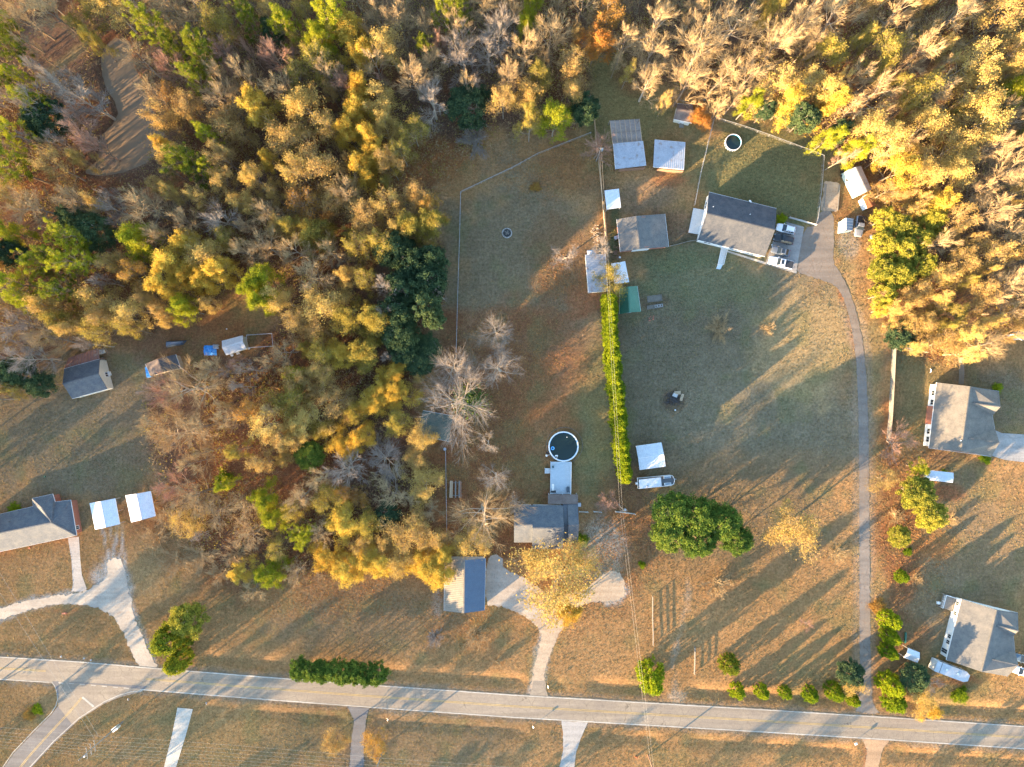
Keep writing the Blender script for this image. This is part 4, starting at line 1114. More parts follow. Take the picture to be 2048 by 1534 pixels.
# labels that single each forest tree out: looks + side of the nearest landmark + rank
LM = [("the brown pond", 262, 230), ("the upper left corner", 0, 0), ("the upper left clearing", 130, 110), ("the upper edge's left third", 640, 0), ("the orange leaf clearing", 855, 325),
      ("the bend of the line fence", 922, 385), ("the top of the fenced field", 1090, 300), ("the dark evergreen thicket", 820, 570), ("the largest golden crown", 345, 530), ("the rusty lean-to barn", 170, 735),
      ("the small dark roofed shed", 322, 730), ("the white dog shed", 468, 692), ("the left frame edge", 0, 520), ("the ivy clad tree", 930, 800), ("the green roofed shed", 872, 850), ("the twin carports", 250, 1015),
      ("the red leaf clearing", 520, 940), ("the metal roofed garage", 930, 1165), ("the gravel drive", 235, 1180), ("the clipped roadside row", 677, 1342), ("the open rafter frame", 1250, 262), ("the dark roofed shed", 1365, 228),
      ("the small round pool", 1467, 284), ("the yard fence corner", 1643, 312), ("the grey barn", 1720, 365), ("the upper right corner", 2048, 0), ("the right frame edge", 2048, 380), ("the top mown gap", 1220, 180),
      ("the tall board fence", 1778, 692), ("the upper edge's right third", 1600, 0), ("the upper edge's middle", 1030, 0), ("the yellow paired crowns", 740, 230), ("the mown strip", 440, 620),
      ("the golden wood's lower rim", 700, 1150), ("the holly in the wood", 620, 912), ("the pale forked tree", 530, 500), ("the gold crowned corner wood", 1880, 270), ("the parked silver pickup", 1718, 452), ("the four stacked pines", 398, 115), ("the left pine group", 120, 530)]
ORD = ["nearest", "second nearest", "third nearest", "fourth nearest", "fifth nearest", "sixth nearest", "seventh nearest", "eighth nearest", "ninth nearest", "tenth nearest", "eleventh nearest", "twelfth nearest"]
def direction(dx, dy):
    a = math.degrees(math.atan2(-dy, dx)) % 360
    return ["right of", "above right of", "above", "above left of", "left of", "below left of", "below", "below right of"][int((a + 22.5) // 45) % 8]
buckets = {}
for px, py, r, k, t, h in TREES[:FRAME_N]:
    if t.get('label'): continue
    nm, lx, ly = min(LM, key=lambda l: math.hypot(px - l[1], py - l[2]))
    sz = '' if k in ('sh', 'sg', 'bu', 'bo') else 'small ' if r < 23 else 'broad ' if r > 42 else ''
    buckets.setdefault((sz + KINDS[k][4], direction(px - lx, py - ly), nm), []).append((math.hypot(px - lx, py - ly), t))
for (w_, d_, nm), L in buckets.items():
    L.sort(key=lambda q: q[0])
    for i, (_, t) in enumerate(L):
        t['label'] = f"{w_} {d_} {nm}" if len(L) == 1 else f"{w_}, {ORD[i]} {d_} {nm}"
    
# ivy at the foot of the huge bare tree
rg = np.random.RandomState(9)
c = rg.normal(size=(2600, 3)) * np.array([1.7, 1.7, 2.2]) + np.array([0, 0, 3.5]); c[:, 2] = np.abs(c[:, 2])
v, q, a = leaves(rg, c, .4)
sc_ = ivy.scale
o = bpy.data.objects.new('ivy', npmesh('ivy', v / np.array(sc_), q, mats=[M['lf_holly']], attr={'v': a})); link(o, ivy)

# undergrowth, brambles and fallen wood: one mass nobody could count
def scatter(name, polys, n, size, z, matl, seed, label, skip=(), asp=.6, clump=0):
    rg = np.random.RandomState(seed); out_ = []
    need = n
    while need > 0:
        x = rg.uniform(-60, 2110, 20000); y = rg.uniform(-60, 1200, 20000)
        k = np.zeros(20000, bool)
        for P_ in polys: k |= sdpoly(P_, x, y) < -4
        for a, b, c_ in skip: k &= np.hypot(x - a, y - b) > c_
        k &= vnoise(x, y, 45, 3) > .42
        s = np.stack([x[k], y[k]], 1)[:need]; out_.append(s); need -= len(s)
    p = np.concatenate(out_)
    if clump: p = np.repeat(p, clump, 0) + rg.normal(size=(len(p) * clump, 2)) * 7
    zz = np.abs(rg.normal(size=len(p))) * z * (.4 + 1.2 * vnoise(p[:, 0], p[:, 1], 30, 2))
    C_ = np.stack([(p[:, 0] - 1024) * SC, (767 - p[:, 1]) * SC, zz], 1)
    v, q, a = leaves(rg, C_, size, .5, asp)
    tag(link(bpy.data.objects.new(name, npmesh(name, v, q, mats=[matl], attr={'v': a}))), label, None, None, 'stuff')
PSK = [(232, 100, 36), (236, 160, 40), (262, 230, 52), (250, 300, 56), (185, 345, 24), (120, 100, 55), (520, 665, 45), (885, 1020, 40), (890, 1090, 40)]
scatter('undergrowth', [FOREST_A, FOREST_B], 6000, .38, 1.0, M['lf_olive'], 41, "dull green brambles and undergrowth on the forest floor", PSK, .6, 9)
scatter('brushwood', [FOREST_A, FOREST_B], 13000, .8, 1.5, M['twig_tan'], 42, "tan brushwood and dry stalks between the trees", PSK, .12, 8)

# lawns: tufts that catch the low sun, and fallen leaves
def ground_cover(name, n, zone, size, hgt, matl, seed, label, flatness, x0=-40, x1=2090, y0=-20, y1=1560):
    rg = np.random.RandomState(seed); out_ = []; need = n
    while need > 0:
        x = rg.uniform(x0, x1, 40000); y = rg.uniform(y0, y1, 40000)
        k = rg.rand(40000) < zone(x, y)
        k &= sdline(ROADC, x, y) > 25
        for P_ in SHEETPOLY: 
            bx = [q[0] for q in P_]; by = [q[1] for q in P_]
            m_ = (x > min(bx)) & (x < max(bx)) & (y > min(by)) & (y < max(by)) & k
            if m_.any(): k[np.where(m_)[0][sdpoly(P_, x[m_], y[m_]) < 0]] = False
        s = np.stack([x[k], y[k]], 1)[:need]; out_.append(s); need -= len(s)
    p = np.concatenate(out_)
    X_ = (p[:, 0] - 1024) * SC; Y_ = (767 - p[:, 1]) * SC
    i = np.clip(np.searchsorted(gx, X_) - 1, 0, len(gx) - 2); j = np.clip(np.searchsorted(gy, Y_) - 1, 0, len(gy) - 2)
    C_ = np.stack([X_, Y_, GZ[j, i] + hgt * rg.uniform(.3, .8, len(X_))], 1)
    v, q, a = leaves(rg, C_, size, flatness, .7)
    tag(link(bpy.data.objects.new(name, npmesh(name, v, q, mats=[matl], attr={'v': a}))), label, None, None, 'stuff')
M['lf_straw'] = leafmat("straw_grass", (.20, .15, .065), (.32, .225, .095), (.42, .31, .13), .25)
M['lf_grass'] = leafmat("winter_grass", (.09, .10, .045), (.14, .135, .06), (.20, .175, .08), .25)
M['lf_fallen'] = leafmat("fallen_leaves", (.20, .085, .035), (.36, .16, .055), (.46, .26, .09), .1)
def z_lit(x, y): return ((sdpoly(FOREST_A, x, y) > 0) & (sdpoly(FOREST_B, x, y) > 0)) * (.25 + .9 * vnoise(x, y, 30, 3)) * np.where(y > 960, 1.0, .45)
def z_green(x, y): return ((sdpoly(FOREST_A, x, y) > 0) & (sdpoly(FOREST_B, x, y) > 0)) * np.clip(vnoise(x + 99, y, 40, 3) * 2 - .5, 0, 1) * np.where(y > 960, .5, 1.0)
def z_leaf(x, y):
    m = np.zeros(x.shape)
    for a, b, c_, d_ in ((970, 900, 110, 190), (1020, 700, 110, 90), (1240, 1080, 80, 120), (1120, 1160, 120, 100), (470, 1000, 160, 140), (1830, 1080, 70, 120), (1100, 330, 120, 60), (560, 740, 90, 60), (1800, 900, 60, 60), (930, 1210, 90, 80), (700, 1190, 220, 50), (1130, 560, 60, 50), (1870, 700, 80, 30), (860, 330, 110, 60)):
        m = np.maximum(m, np.clip(1.3 - np.hypot((x - a) / c_, (y - b) / d_), 0, 1))
    return m * (.3 + vnoise(x, y, 18, 2))
ground_cover('dry_grass', 170000, z_lit, .20, .10, M['lf_straw'], 51, "straw coloured tufts of dry grass on the lawns", .1)
ground_cover('green_grass', 80000, z_green, .20, .08, M['lf_grass'], 52, "greenish tufts of winter grass on the lawns", .1)
ground_cover('fallen_leaves', 60000, z_leaf, .26, .05, M['lf_fallen'], 53, "rusty fallen leaves strewn under the yard trees", 1.5)
# ------------------------------------------------------------------ buildings
M['sh_grey'] = shingle("grey_shingles", (.062, .068, .078), (.088, .092, .100), (.12, .118, .115))
M['sh_tan'] = shingle("weathered_tan_shingles", (.13, .12, .105), (.165, .15, .13), (.20, .18, .15))
M['sh_blue'] = shingle("slate_blue_shingles", (.085, .095, .110), (.115, .125, .138), (.15, .15, .145))
M['sh_brown'] = shingle("brown_shingles", (.115, .085, .075), (.15, .115, .10), (.18, .15, .13))
M['sh_light'] = shingle("light_grey_shingles", (.115, .112, .108), (.145, .140, .130), (.18, .165, .145))
M['sh_green'] = shingle("mossy_green_shingles", (.07, .10, .085), (.10, .13, .11), (.14, .13, .10))
M['metal_white'] = wear("white_metal_sheet", (.52, .54, .57), (.62, .64, .66), .38, .8, 5, 0, 0, .5)
M['metal_galv'] = wear("galvanised_sheet", (.30, .33, .37), (.38, .41, .45), .4, .9, 6, .25, 0, .5, ((.25, .19, .15), .7))
M['metal_dull'] = wear("dull_zinc_sheet", (.24, .26, .29), (.31, .33, .36), .5, .8, 6, .1, 0, .5, ((.20, .12, .08), .5))
M['metal_rust'] = wear("rusted_sheet", (.33, .13, .055), (.22, .09, .045), .75, 1.5, 8, .0, 0, .3)
M['metal_redbrown'] = wear("red_brown_sheet", (.15, .06, .045), (.22, .11, .08), .7, 1.2, 8, 0, 0, .3)
M['metal_green'] = wear("green_metal_sheet", (.03, .125, .075), (.045, .155, .095), .45, 1, 6, 0, 0, .5)
M['metal_blue_and_shaded'] = wear("blue_and_shaded_metal_sheet", (.075, .105, .15), (.09, .125, .17), .4, .8, 5, 0, 0, .5)  # blue sheet, also the painted shade on the garage's right slope
M['metal_sunlit'] = wear("sunlit_tan_metal_sheet", (.16, .135, .10), (.20, .17, .13), .5, 1, 6)  # low sun on the garage's left slope, put into the colour
M['siding_white'] = wear("white_siding", (.66, .66, .64), (.74, .73, .70), .6, 1.5, 8)
M['siding_cream'] = wear("cream_siding", (.60, .57, .47), (.68, .64, .54), .6, 1.5, 8)
M['siding_tan'] = wear("tan_siding", (.40, .33, .25), (.46, .39, .30), .7, 1.5, 8)
M['siding_green'] = wear("pale_green_wall", (.42, .47, .40), (.50, .54, .47), .65, 1.5, 8)
M['brick'] = wear("red_brick_wall", (.30, .11, .07), (.38, .16, .10), .85, 3, 12)
M['wood_grey'] = wear("weathered_grey_wood", (.16, .145, .125), (.23, .21, .18), .85, 3, 14)
M['wood_tan'] = wear("tan_wood", (.38, .28, .18), (.46, .35, .23), .8, 3, 14)
M['wood_brown'] = wear("brown_wood", (.20, .11, .07), (.28, .16, .10), .8, 3, 14)
M['wood_white'] = wear("white_painted_wood", (.46, .46, .45), (.56, .56, .54), .6, 3, 14)
M['deck_blue'] = wear("pale_blue_grey_boards", (.36, .43, .48), (.44, .50, .54), .7, 2, 12)
M['trim_white'] = flat("white_trim", (.70, .70, .68), .5)
M['trim_dark'] = flat("dark_trim", (.05, .045, .045), .5)
M['glass'] = flat("window_glass", (.02, .03, .04), .08, 0, .6)
M['galv'] = flat("galvanised_pipe", (.50, .51, .52), .35, .5)
M['black'] = flat("black_plastic", (.015, .015, .017), .5)
M['rubber'] = flat("tyre_rubber", (.018, .018, .018), .8)
M['steel'] = flat("bare_steel", (.45, .46, .47), .35, .7)
M['tarp_blue'] = wear("blue_tarpaulin", (.02, .17, .52), (.04, .26, .62), .45, 2, 10)
M['tarp_white'] = wear("white_tarpaulin", (.48, .51, .55), (.58, .60, .62), .5, 1.2, 6, 0, .03)
M['stone'] = wear("grey_stone", (.30, .28, .26), (.44, .42, .40), .8, 3, 14)
M['glazing'] = flat("milky_blue_glazing", (.22, .33, .42), .2, 0, .6)
M['rope'] = flat("aluminium_cable", (.30, .28, .25), .7, .0)

def v3(p):
    return Vector(W(p[0], p[1], p[2]))

def slab(verts, faces, th):
    """roof skin with thickness from shared vertices (Vectors) and faces"""
    mb = MB(); n = len(verts)
    mb.v = [tuple(v) for v in verts] + [(v.x, v.y, v.z - th) for v in verts]
    edges = {}
    for f in faces:
        c = (verts[f[1]] - verts[f[0]]).cross(verts[f[2]] - verts[f[0]])
        if c.z < 0: f = f[::-1]
        mb.f.append(list(f)); mb.f.append([n + i for i in f][::-1])
        for a, b in zip(f, list(f[1:]) + [f[0]]):
            edges[(a, b)] = 1
    for a, b in list(edges):
        if (b, a) not in edges:
            mb.f.append([a, n + a, n + b, b])
    return mb

def uvdir(o, ang):
    return o

def local(o_parts, root):
    pass

def rib_rows(name, parent, mat, e0, e1, r0, r1, spacing, w=.07, h=.05, lift=.02):
    """raised seams running from eave line e0-e1 up to ridge line r0-r1; joined as one part"""
    n = max(2, int((e1 - e0).length / spacing)); mb = MB()
    nrm = (e1 - e0).cross(r0 - e0).normalized()
    if nrm.z < 0: nrm = -nrm
    for i in range(n + 1):
        a = e0.lerp(e1, i / n) + nrm * lift; b = r0.lerp(r1, i / n) + nrm * lift
        mb.bar(a, b, w, h)
    o = mb.build(name, mat, parent); o['kind'] = 'stuff'
    return o

def window(parent, a, b, z0, z1, t0, t1, frame='trim_white', name='window', out=.03):
    """window on the wall a-b (Vectors 2d), from fraction t0 to t1; outward = right of a->b"""
    d = (b - a); L = d.length; d = d / L; nrm = Vector((d.y, -d.x))
    p = a + d * L * t0; q = a + d * L * t1
    mb = MB(); fw = .08
    def bx(m, u, v, za, zb, th, o_):
        pts = [u + nrm * (o_ - th), v + nrm * (o_ - th), v + nrm * o_, u + nrm * o_]
        m.prism([(x.x, x.y) for x in pts], za, zb)
    for u, v, za, zb in ((p - d * fw, q + d * fw, z1, z1 + fw), (p - d * fw, q + d * fw, z0 - fw, z0), (p - d * fw, p, z0, z1), (q, q + d * fw, z0, z1)):
        bx(mb, u, v, za, zb, .06, out + .05)
    fo = mb.build(name, M[frame], parent)
    m2 = MB(); bx(m2, p, q, z0, z1, .03, out)
    m2.build('pane', M['glass'] if name == 'window' else M['trim_white'], fo)
    if name == 'window' and (q - p).length > .8:
        m3 = MB(); c = (p + q) / 2; bx(m3, c - d * .03, c + d * .03, z0, z1, .03, out + .035); m3.build('glazing_bar', M[frame], fo)
    return fo

def walls(parent, pts, h, mat, name='wall', inset=.4, tops=None, base=0.0):
    """closed wall ring, pts = list of 2d Vectors ccw; tops = optional list of gable peaks {edge: height}"""
    c = sum(pts, Vector((0, 0))) / len(pts)
    mb = MB(); n = len(pts)
    for i in range(n):
        a, b = pts[i], pts[(i + 1) % n]
        if tops and i in tops:
            m = (a + b) / 2
            ps = [(a.x, a.y, base), (b.x, b.y, base), (b.x, b.y, h), (m.x, m.y, tops[i]), (a.x, a.y, h)]
        else:
            ps = [(a.x, a.y, base), (b.x, b.y, base), (b.x, b.y, h), (a.x, a.y, h)]
        d = (b - a).normalized(); nr = Vector((d.y, -d.x)) * .12
        inner = [(p[0] - nr.x, p[1] - nr.y, p[2]) for p in ps]
        k = len(mb.v); mb.v += ps + inner; m_ = len(ps)
        mb.f.append([k + j for j in range(m_)]); mb.f.append([k + m_ + j for j in range(m_)][::-1])
        for j in range(m_):
            l = (j + 1) % m_
            mb.f.append([k + j, k + m_ + j, k + m_ + l, k + l])
    return mb.build(name, M[mat], parent)

def rect_in(c0, c1, c2, c3, g):
    """eave corners pulled inwards by g"""
    u = (c1 - c0).normalized(); v = (c3 - c0).normalized()
    return [c0 + u * g + v * g, c1 - u * g + v * g, c2 - u * g - v * g, c3 + u * g - v * g]

def ccw(p):
    a = sum(p[i].x * p[(i + 1) % len(p)].y - p[(i + 1) % len(p)].x * p[i].y for i in range(len(p)))
    return p if a > 0 else p[::-1]

def gable(name, label, cat, C, he, hr, roofmat, wallmat, ribs=0, ribmat=None, over=.35, posts=False, frac=.5, wins=(), th=.14, fascia=True, roofmat2=None, group=None, base_el=0.0, postmat='galv', rib_sep=None, th2=None):
    """C: 4 eave corners in photo pixels (c0-c1 first eave, c3-c2 second eave); ridge parallel to c0-c1"""
    c = [Vector(W(x, y, he)) for x, y in C]
    ctr = sum(c, Vector()) / 4
    ang = math.atan2((c[1] - c[0]).y, (c[1] - c[0]).x)
    root = empty(name, (ctr.x, ctr.y, 0), label, cat, group, ang)
    r0 = c[0].lerp(c[3], frac); r1 = c[1].lerp(c[2], frac); r0.z = r1.z = hr
    if hr - he < .02:      # single pitch
        verts = [c[0], c[1], c[2], c[3]]; rf = slab(verts, [[0, 1, 2, 3]], th).build('roof', M[roofmat], root)
    else:
        f1 = slab([c[0], c[1], r1, r0], [[0, 1, 2, 3]], th); f2 = slab([r0, r1, c[2], c[3]], [[0, 1, 2, 3]], th)
        rf = f1.build('roof_slope', M[roofmat], root); rf2 = f2.build('roof_slope', M[roofmat2 or roofmat], root)
        cap = MB(); cap.bar(r0 + Vector((0, 0, .03)), r1 + Vector((0, 0, .03)), .28, .07); cap.build('ridge_cap', M[ribmat or roofmat], root)
        if ribs: rib_rows('roof_ribs', rf2, M[ribmat or roofmat2 or roofmat], c[3], c[2], r0, r1, ribs)
    if ribs: rib_rows('roof_ribs', rf, M[ribmat or roofmat], c[0], c[1], (r0 if hr - he >= .02 else c[3]), (r1 if hr - he >= .02 else c[2]), ribs)
    if fascia:
        mb = MB()
        for a, b in ((c[0], c[1]), (c[2], c[3])):
            mb.bar(a - Vector((0, 0, .09)), b - Vector((0, 0, .09)), .10, .16)
        mb.build('gutter', M['trim_white'], root)
    p2 = [Vector((p.x, p.y)) for p in rect_in(*c, over)]
    if posts:
        for p in p2:
            mb = MB(); mb.box((p.x, p.y, he / 2 - .05), (.12, .12, he - .1), ang); mb.build('post', M[postmat], root)
        for a, b in ((0, 1), (3, 2)):
            m = (p2[a] + p2[b]) / 2; mb = MB(); mb.box((m.x, m.y, he / 2 - .05), (.12, .12, he - .1), ang); mb.build('post', M[postmat], root)
    else:
        q = ccw(p2); n = 4; tops = {}
        for i in range(4):
            a, b = q[i], q[(i + 1) % 4]
            if abs((b - a).normalized().dot((c[1] - c[0]).to_2d().normalized())) < .5 and hr - he > .02: tops[i] = hr - .16 - (hr - he) * over / max(.5, (c[3] - c[0]).length / 2) * .5
        walls(root, q, he - .12, wallmat, tops=tops)
        for side, t0, t1, z0, z1, nm in wins:      # side: 'N','S','E','W' of the photo
            dv = {'N': Vector((0, 1)), 'S': Vector((0, -1)), 'E': Vector((1, 0)), 'W': Vector((-1, 0))}[side]
            best = max(range(4), key=lambda i: (Vector(((q[(i + 1) % 4] - q[i]).y, -(q[(i + 1) % 4] - q[i]).x)).normalized()).dot(dv))
            window(root, q[best], q[(best + 1) % 4], z0, z1, t0, t1, name=nm)
    return root, c, r0, r1

def vent(root, p, r=.08, h=.5, mat='trim_white'):
    mb = MB(); mb.tube(p, p + Vector((0, 0, h)), r, n=8); mb.build('vent_pipe', M[mat], root)

# grey roofed house beside the four vehicles
g, c, r0, r1 = gable("ranch_house", "long grey shingle roofed house left of the four parked vehicles", "house", [(1418, 384), (1553, 417), (1530, 513), (1396, 480)], 3.0, 5.6, 'sh_grey', 'siding_white', wins=[('S', .1, .2, 1, 2.1, 'window'), ('S', .5, .62, 1, 2.1, 'window'), ('S', .75, .9, 1, 2.1, 'window'), ('W', .15, .3, 1, 2.1, 'window'), ('W', .7, .82, 0.1, 2.1, 'door')])
for f, gg in ((.08, .35), (.62, .42)): vent(g, r0.lerp(r1, f) .lerp(c[0].lerp(c[1], f), gg), .09, .4)
mb = MB(); p = c[0].lerp(c[1], .6); mb.tube(p + Vector((0, 0, .35)), p + Vector((.15, .15, .5)), .42, .30, 14); mb.tube(p, p + Vector((0, 0, .4)), .04, n=6); d_ = mb.build('satellite_dish', M['trim_white'], g)
# its side deck, ramp, back stoop
def deck(name, label, cat, C, z, boardmat, along=0, post='wood_grey', rails=(), bw=.14, skirt=False):
    c = [Vector(W(x, y, z)) for x, y in C]; ctr = sum(c, Vector()) / 4
    ang = math.atan2((c[1] - c[0]).y, (c[1] - c[0]).x)
    root = empty(name, (ctr.x, ctr.y, 0), label, cat, None, ang)
    mb = MB(); a0, a1, b0, b1 = (c[0], c[1], c[3], c[2]) if along == 0 else (c[0], c[3], c[1], c[2])
    n = max(2, int((b0 - a0).length / bw))
    for i in range(n):
        u = (i + .06) / n; v = (i + .94) / n
        P = [a0.lerp(b0, u), a1.lerp(b1, u), a1.lerp(b1, v), a0.lerp(b0, v)]
        P = ccw([Vector((p.x, p.y)) for p in P]); mb.prism([(p.x, p.y) for p in P], z - .04, z)
    o = mb.build('floorboards', M[boardmat], root); o['kind'] = 'stuff'
    fr = MB()
    for a, b in zip(c, c[1:] + c[:1]): fr.bar(a - Vector((0, 0, .14)), b - Vector((0, 0, .14)), .06, .2)
    fr.build('frame', M[post], root)
    for p in c:
        mb = MB(); mb.box((p.x, p.y, z / 2 - .03), (.1, .1, max(z - .06, .1))); mb.build('post', M[post], root)
    for i in rails:
        a, b = c[i], c[(i + 1) % 4]; L = (b - a).length; n = max(1, int(L / 1.6))
        rl = MB(); rl.bar(a + Vector((0, 0, .95)), b + Vector((0, 0, .95)), .10, .05); rl.bar(a + Vector((0, 0, .5)), b + Vector((0, 0, .5)), .04, .04); r_ = rl.build('railing', M['trim_white'], root)
        for k in range(n + 1):
            q = a.lerp(b, k / n); mb = MB(); mb.box((q.x, q.y, z + .48), (.08, .08, .94)); mb.build('baluster', M['trim_white'], r_)
    return root
deck("side_deck", "pale board deck at the left end of the grey roofed house", "deck", [(1387, 416), (1411, 420), (1399, 469), (1377, 465)], .7, 'wood_white', 0)
deck("wheelchair_ramp", "narrow pale ramp running down from the grey roofed house", "ramp", [(1443, 495), (1453.5, 496), (1445, 530), (1436, 529)], .5, 'wood_white', 0, 'trim_white', rails=(1,))
mb = MB(); P = [W(1436, 529, .3), W(1444.5, 530.5, .3), W(1441.5, 538.5, .3), W(1433, 537, .3)]; mb.quadbox([(p[0], p[1], .02) for p in P][::-1], [(P[3][0], P[3][1], .04), (P[2][0], P[2][1], .04), (P[1][0], P[1][1], .45), (P[0][0], P[0][1], .45)]); o = mb.build("ramp_foot", M['deck_blue'], None, loc=(P[0][0], P[0][1], 0)); tag(o, "blue grey foot plate at the lower end of the narrow ramp", "ramp plate")

# grey garage in the middle of the sheds
gable("garage", "plain grey shingle roofed garage with white door beside the board fence", "garage", [(1240.7, 503.6), (1233.4, 438.5), (1329.8, 427.7), (1337.6, 493.8)], 2.8, 4.0, 'sh_light', 'brick', frac=.38, wins=[('S', .26, .62, .05, 2.3, 'door')])
# metal garage by the gravel pad; sunlit and shaded tones put into its slopes
gable("metal_garage", "metal roofed garage, slopes coloured sunlit tan and shaded blue, beside the gravel pad", "garage", [(888, 1221.6), (889, 1117), (971, 1117), (969, 1220.5)], 3.0, 4.7, 'metal_sunlit', 'siding_white', ribs=.45, ribmat=None, roofmat2='metal_blue_and_shaded', wins=[('E', .1, .32, .05, 2.4, 'door'), ('E', .4, .62, .05, 2.4, 'door')])
# metal carports and rafters
gable("open_shed", "pale zinc roofed open shed below the open rafter frame", "shed", [(1231, 338), (1226.6, 287.3), (1285.7, 282.2), (1292, 331)], 2.9, 2.9, 'metal_galv', 'wood_brown', ribs=.5, posts=True, postmat='wood_brown')
gable("open_shed", "square ribbed zinc roofed shed right of the similar one with rafters", "shed", [(1367.7, 339), (1306.7, 333.7), (1309.5, 279.4), (1370.5, 284.7)], 2.9, 2.9, 'metal_galv', 'wood_brown', ribs=.5, posts=True, postmat='wood_brown')
# brown stored clutter under the sheds' lower edges
for x, y, lb in ((1262, 341, "low brown board wall under the edge of the left zinc roof"), (1338, 344, "low brown board wall under the edge of the right zinc roof")):
    P = W(x, y); mb = MB(); mb.box((P[0], P[1], .9), (6.4, .12, 1.8), R(4 if x < 1300 else -5)); o = mb.build("board_wall", M['wood_brown'], None, loc=(P[0], P[1], 0)); tag(o, lb, "board wall")
pc = [(1219.6, 240.9), (1278.7, 237.7), (1284, 283), (1225.5, 289)]
P = [Vector(W(x, y, 2.7)) for x, y in pc]
pg = empty("rafter_frame", (P[0].x, P[0].y, 0), "open timber frame with seven bare rafters above the zinc roofed shed", "pergola")
for i in range(7):
    a = P[0].lerp(P[1], i / 6); b = P[3].lerp(P[2], i / 6); mb = MB(); mb.bar(a, b, .09, .18); mb.build('rafter', M['wood_tan'], pg)
for a, b in ((P[0], P[1]), (P[3], P[2]), (P[0].lerp(P[3], .5), P[1].lerp(P[2], .5))):
    mb = MB(); mb.bar(a - Vector((0, 0, .18)), b - Vector((0, 0, .18)), .10, .16); mb.build('beam', M['wood_grey'], pg)
for p in P: mb = MB(); mb.box((p.x, p.y, 1.3), (.14, .14, 2.6)); mb.build('post', M['wood_grey'], pg)
gable("garden_shed", "cream walled shed with dark brown roof under the orange maple", "shed", [(1354, 207), (1385, 210), (1384, 246), (1347.5, 238)], 2.6, 4.0, 'sh_brown', 'siding_cream', wins=[('S', .4, .62, .05, 2.1, 'door')])
P = W(1362.5, 252); mb = MB()
for i in range(3): mb.box((P[0], P[1] + .35 - i * .3, .18 * (3 - i) / 2), (1.1, .3, .18 * (3 - i)))
tag(mb.build("door_steps", M['wood_grey'], None, loc=(P[0], P[1], 0)), "wooden steps at the door of the dark roofed shed", "steps")
gable("canopy", "small flat whitish canopy against the board fence", "canopy", [(1213.3, 419), (1209, 381), (1237.8, 377.3), (1242, 415)], 2.4, 2.4, 'tarp_white', 'wood_grey', posts=True, over=.15, fascia=False, th=.06)
gable("long_metal_shed", "long ribbed blue zinc roofed shed left of the board fence", "shed", [(1177, 585), (1170.8, 509.6), (1211, 508), (1216, 582)], 2.7, 2.7, 'metal_dull', 'siding_cream', ribs=.42, over=.2)
gable("lean_to_shed", "small white metal roofed shed right of the long zinc roofed one", "shed", [(1230, 567.5), (1222.6, 527.7), (1250, 522.8), (1258, 564)], 2.5, 2.5, 'metal_white', 'siding_cream', ribs=.45, over=.2)
gable("green_shed", "green metal roofed shed beside the top of the long hedge", "shed", [(1239, 628), (1240, 577), (1274.5, 572), (1281.8, 623)], 2.6, 3.9, 'metal_green', 'siding_cream', ribs=.3, wins=[('S', .35, .65, .05, 2.1, 'door')], frac=.42)
gable("white_carport", "square white metal carport beside the lower part of the long hedge", "carport", [(1279.5, 939.6), (1330.8, 932.6), (1322.6, 885.3), (1272, 892.3)], 2.5, 3.0, 'metal_white', 'wood_grey', ribs=.35, posts=True, over=.2)
gable("barn", "flat grey roofed barn with pale green wall right of the weedy gravel strip", "barn", [(1719, 391), (1694, 340), (1722, 332), (1743, 379)], 3.4, 4.1, 'metal_dull', 'siding_green', over=.12, roofmat2='metal_dull', fascia=False, wins=[('W', .25, .35, 1, 1.9, 'window')])
gable("rusty_shed", "orange rusted roof shed below the flat grey roofed barn", "shed", [(1735, 417), (1726, 396), (1737, 386), (1752, 409)], 2.5, 2.7, 'metal_rust', 'siding_white', ribs=.3, over=.1, fascia=False)
gable("white_canopy", "long white roofed canopy under the tan roofed house", "canopy", [(1845, 959), (1905.5, 965.5), (1907, 945.5), (1851, 939.5)], 2.5, 2.7, 'tarp_white', 'wood_grey', posts=True, over=.15, fascia=False, th=.06)
gable("crumpled_canopy", "crumpled small white canopy beside the row of cypresses", "canopy", [(1807, 1315), (1835, 1325.6), (1839.5, 1305), (1816, 1296)], 2.3, 2.7, 'tarp_white', 'wood_grey', posts=True, over=.15, fascia=False, th=.05)
gable("corner_house", "corner of a white walled house cut by the right frame edge", "house", [(2026, 668), (2045, 681), (2110, 660), (2100, 640)], 2.8, 4.0, 'sh_blue', 'siding_white', over=.3)
# left yard
gable("barn", "white walled barn with blue grey shingle roof in the left yard", "barn", [(128, 737.6), (199.4, 718), (214.7, 778), (144, 797.4)], 2.8, 4.7, 'sh_blue', 'siding_cream', over=.15, wins=[('E', .42, .56, .8, 2.0, 'window')], fascia=True)
gable("lean_to", "rusty ribbed lean-to against the upper side of the left barn", "lean-to", [(128.5, 737), (199, 717.5), (196.4, 696), (137, 715.6)], 2.6, 2.6, 'metal_redbrown', 'wood_brown', ribs=.75, ribmat='metal_rust', posts=True, over=.2, fascia=False, postmat='wood_brown')
g, c, r0, r1 = gable("tool_shed", "small dark shingle roofed shed partly under the big bare tree", "shed", [(290.5, 727.6), (301, 752.5), (361, 736), (351, 708.6)], 2.4, 3.6, 'sh_brown', 'siding_tan', roofmat2='sh_grey', over=.2)
gable("dog_shed", "white ribbed metal roofed shed beside the wire dog run", "shed", [(444, 682), (485.3, 671.2), (492.6, 697), (452.4, 710)], 2.2, 3.2, 'metal_white', 'siding_green', ribs=.3, over=.15)
gable("white_carport", "bright white metal carport nearest the lower left house", "carport", [(190.4, 1059), (179.5, 1006.6), (230, 997), (239.4, 1048)], 2.5, 3.3, 'metal_white', 'wood_grey', posts=True, over=.15, ribs=.6)
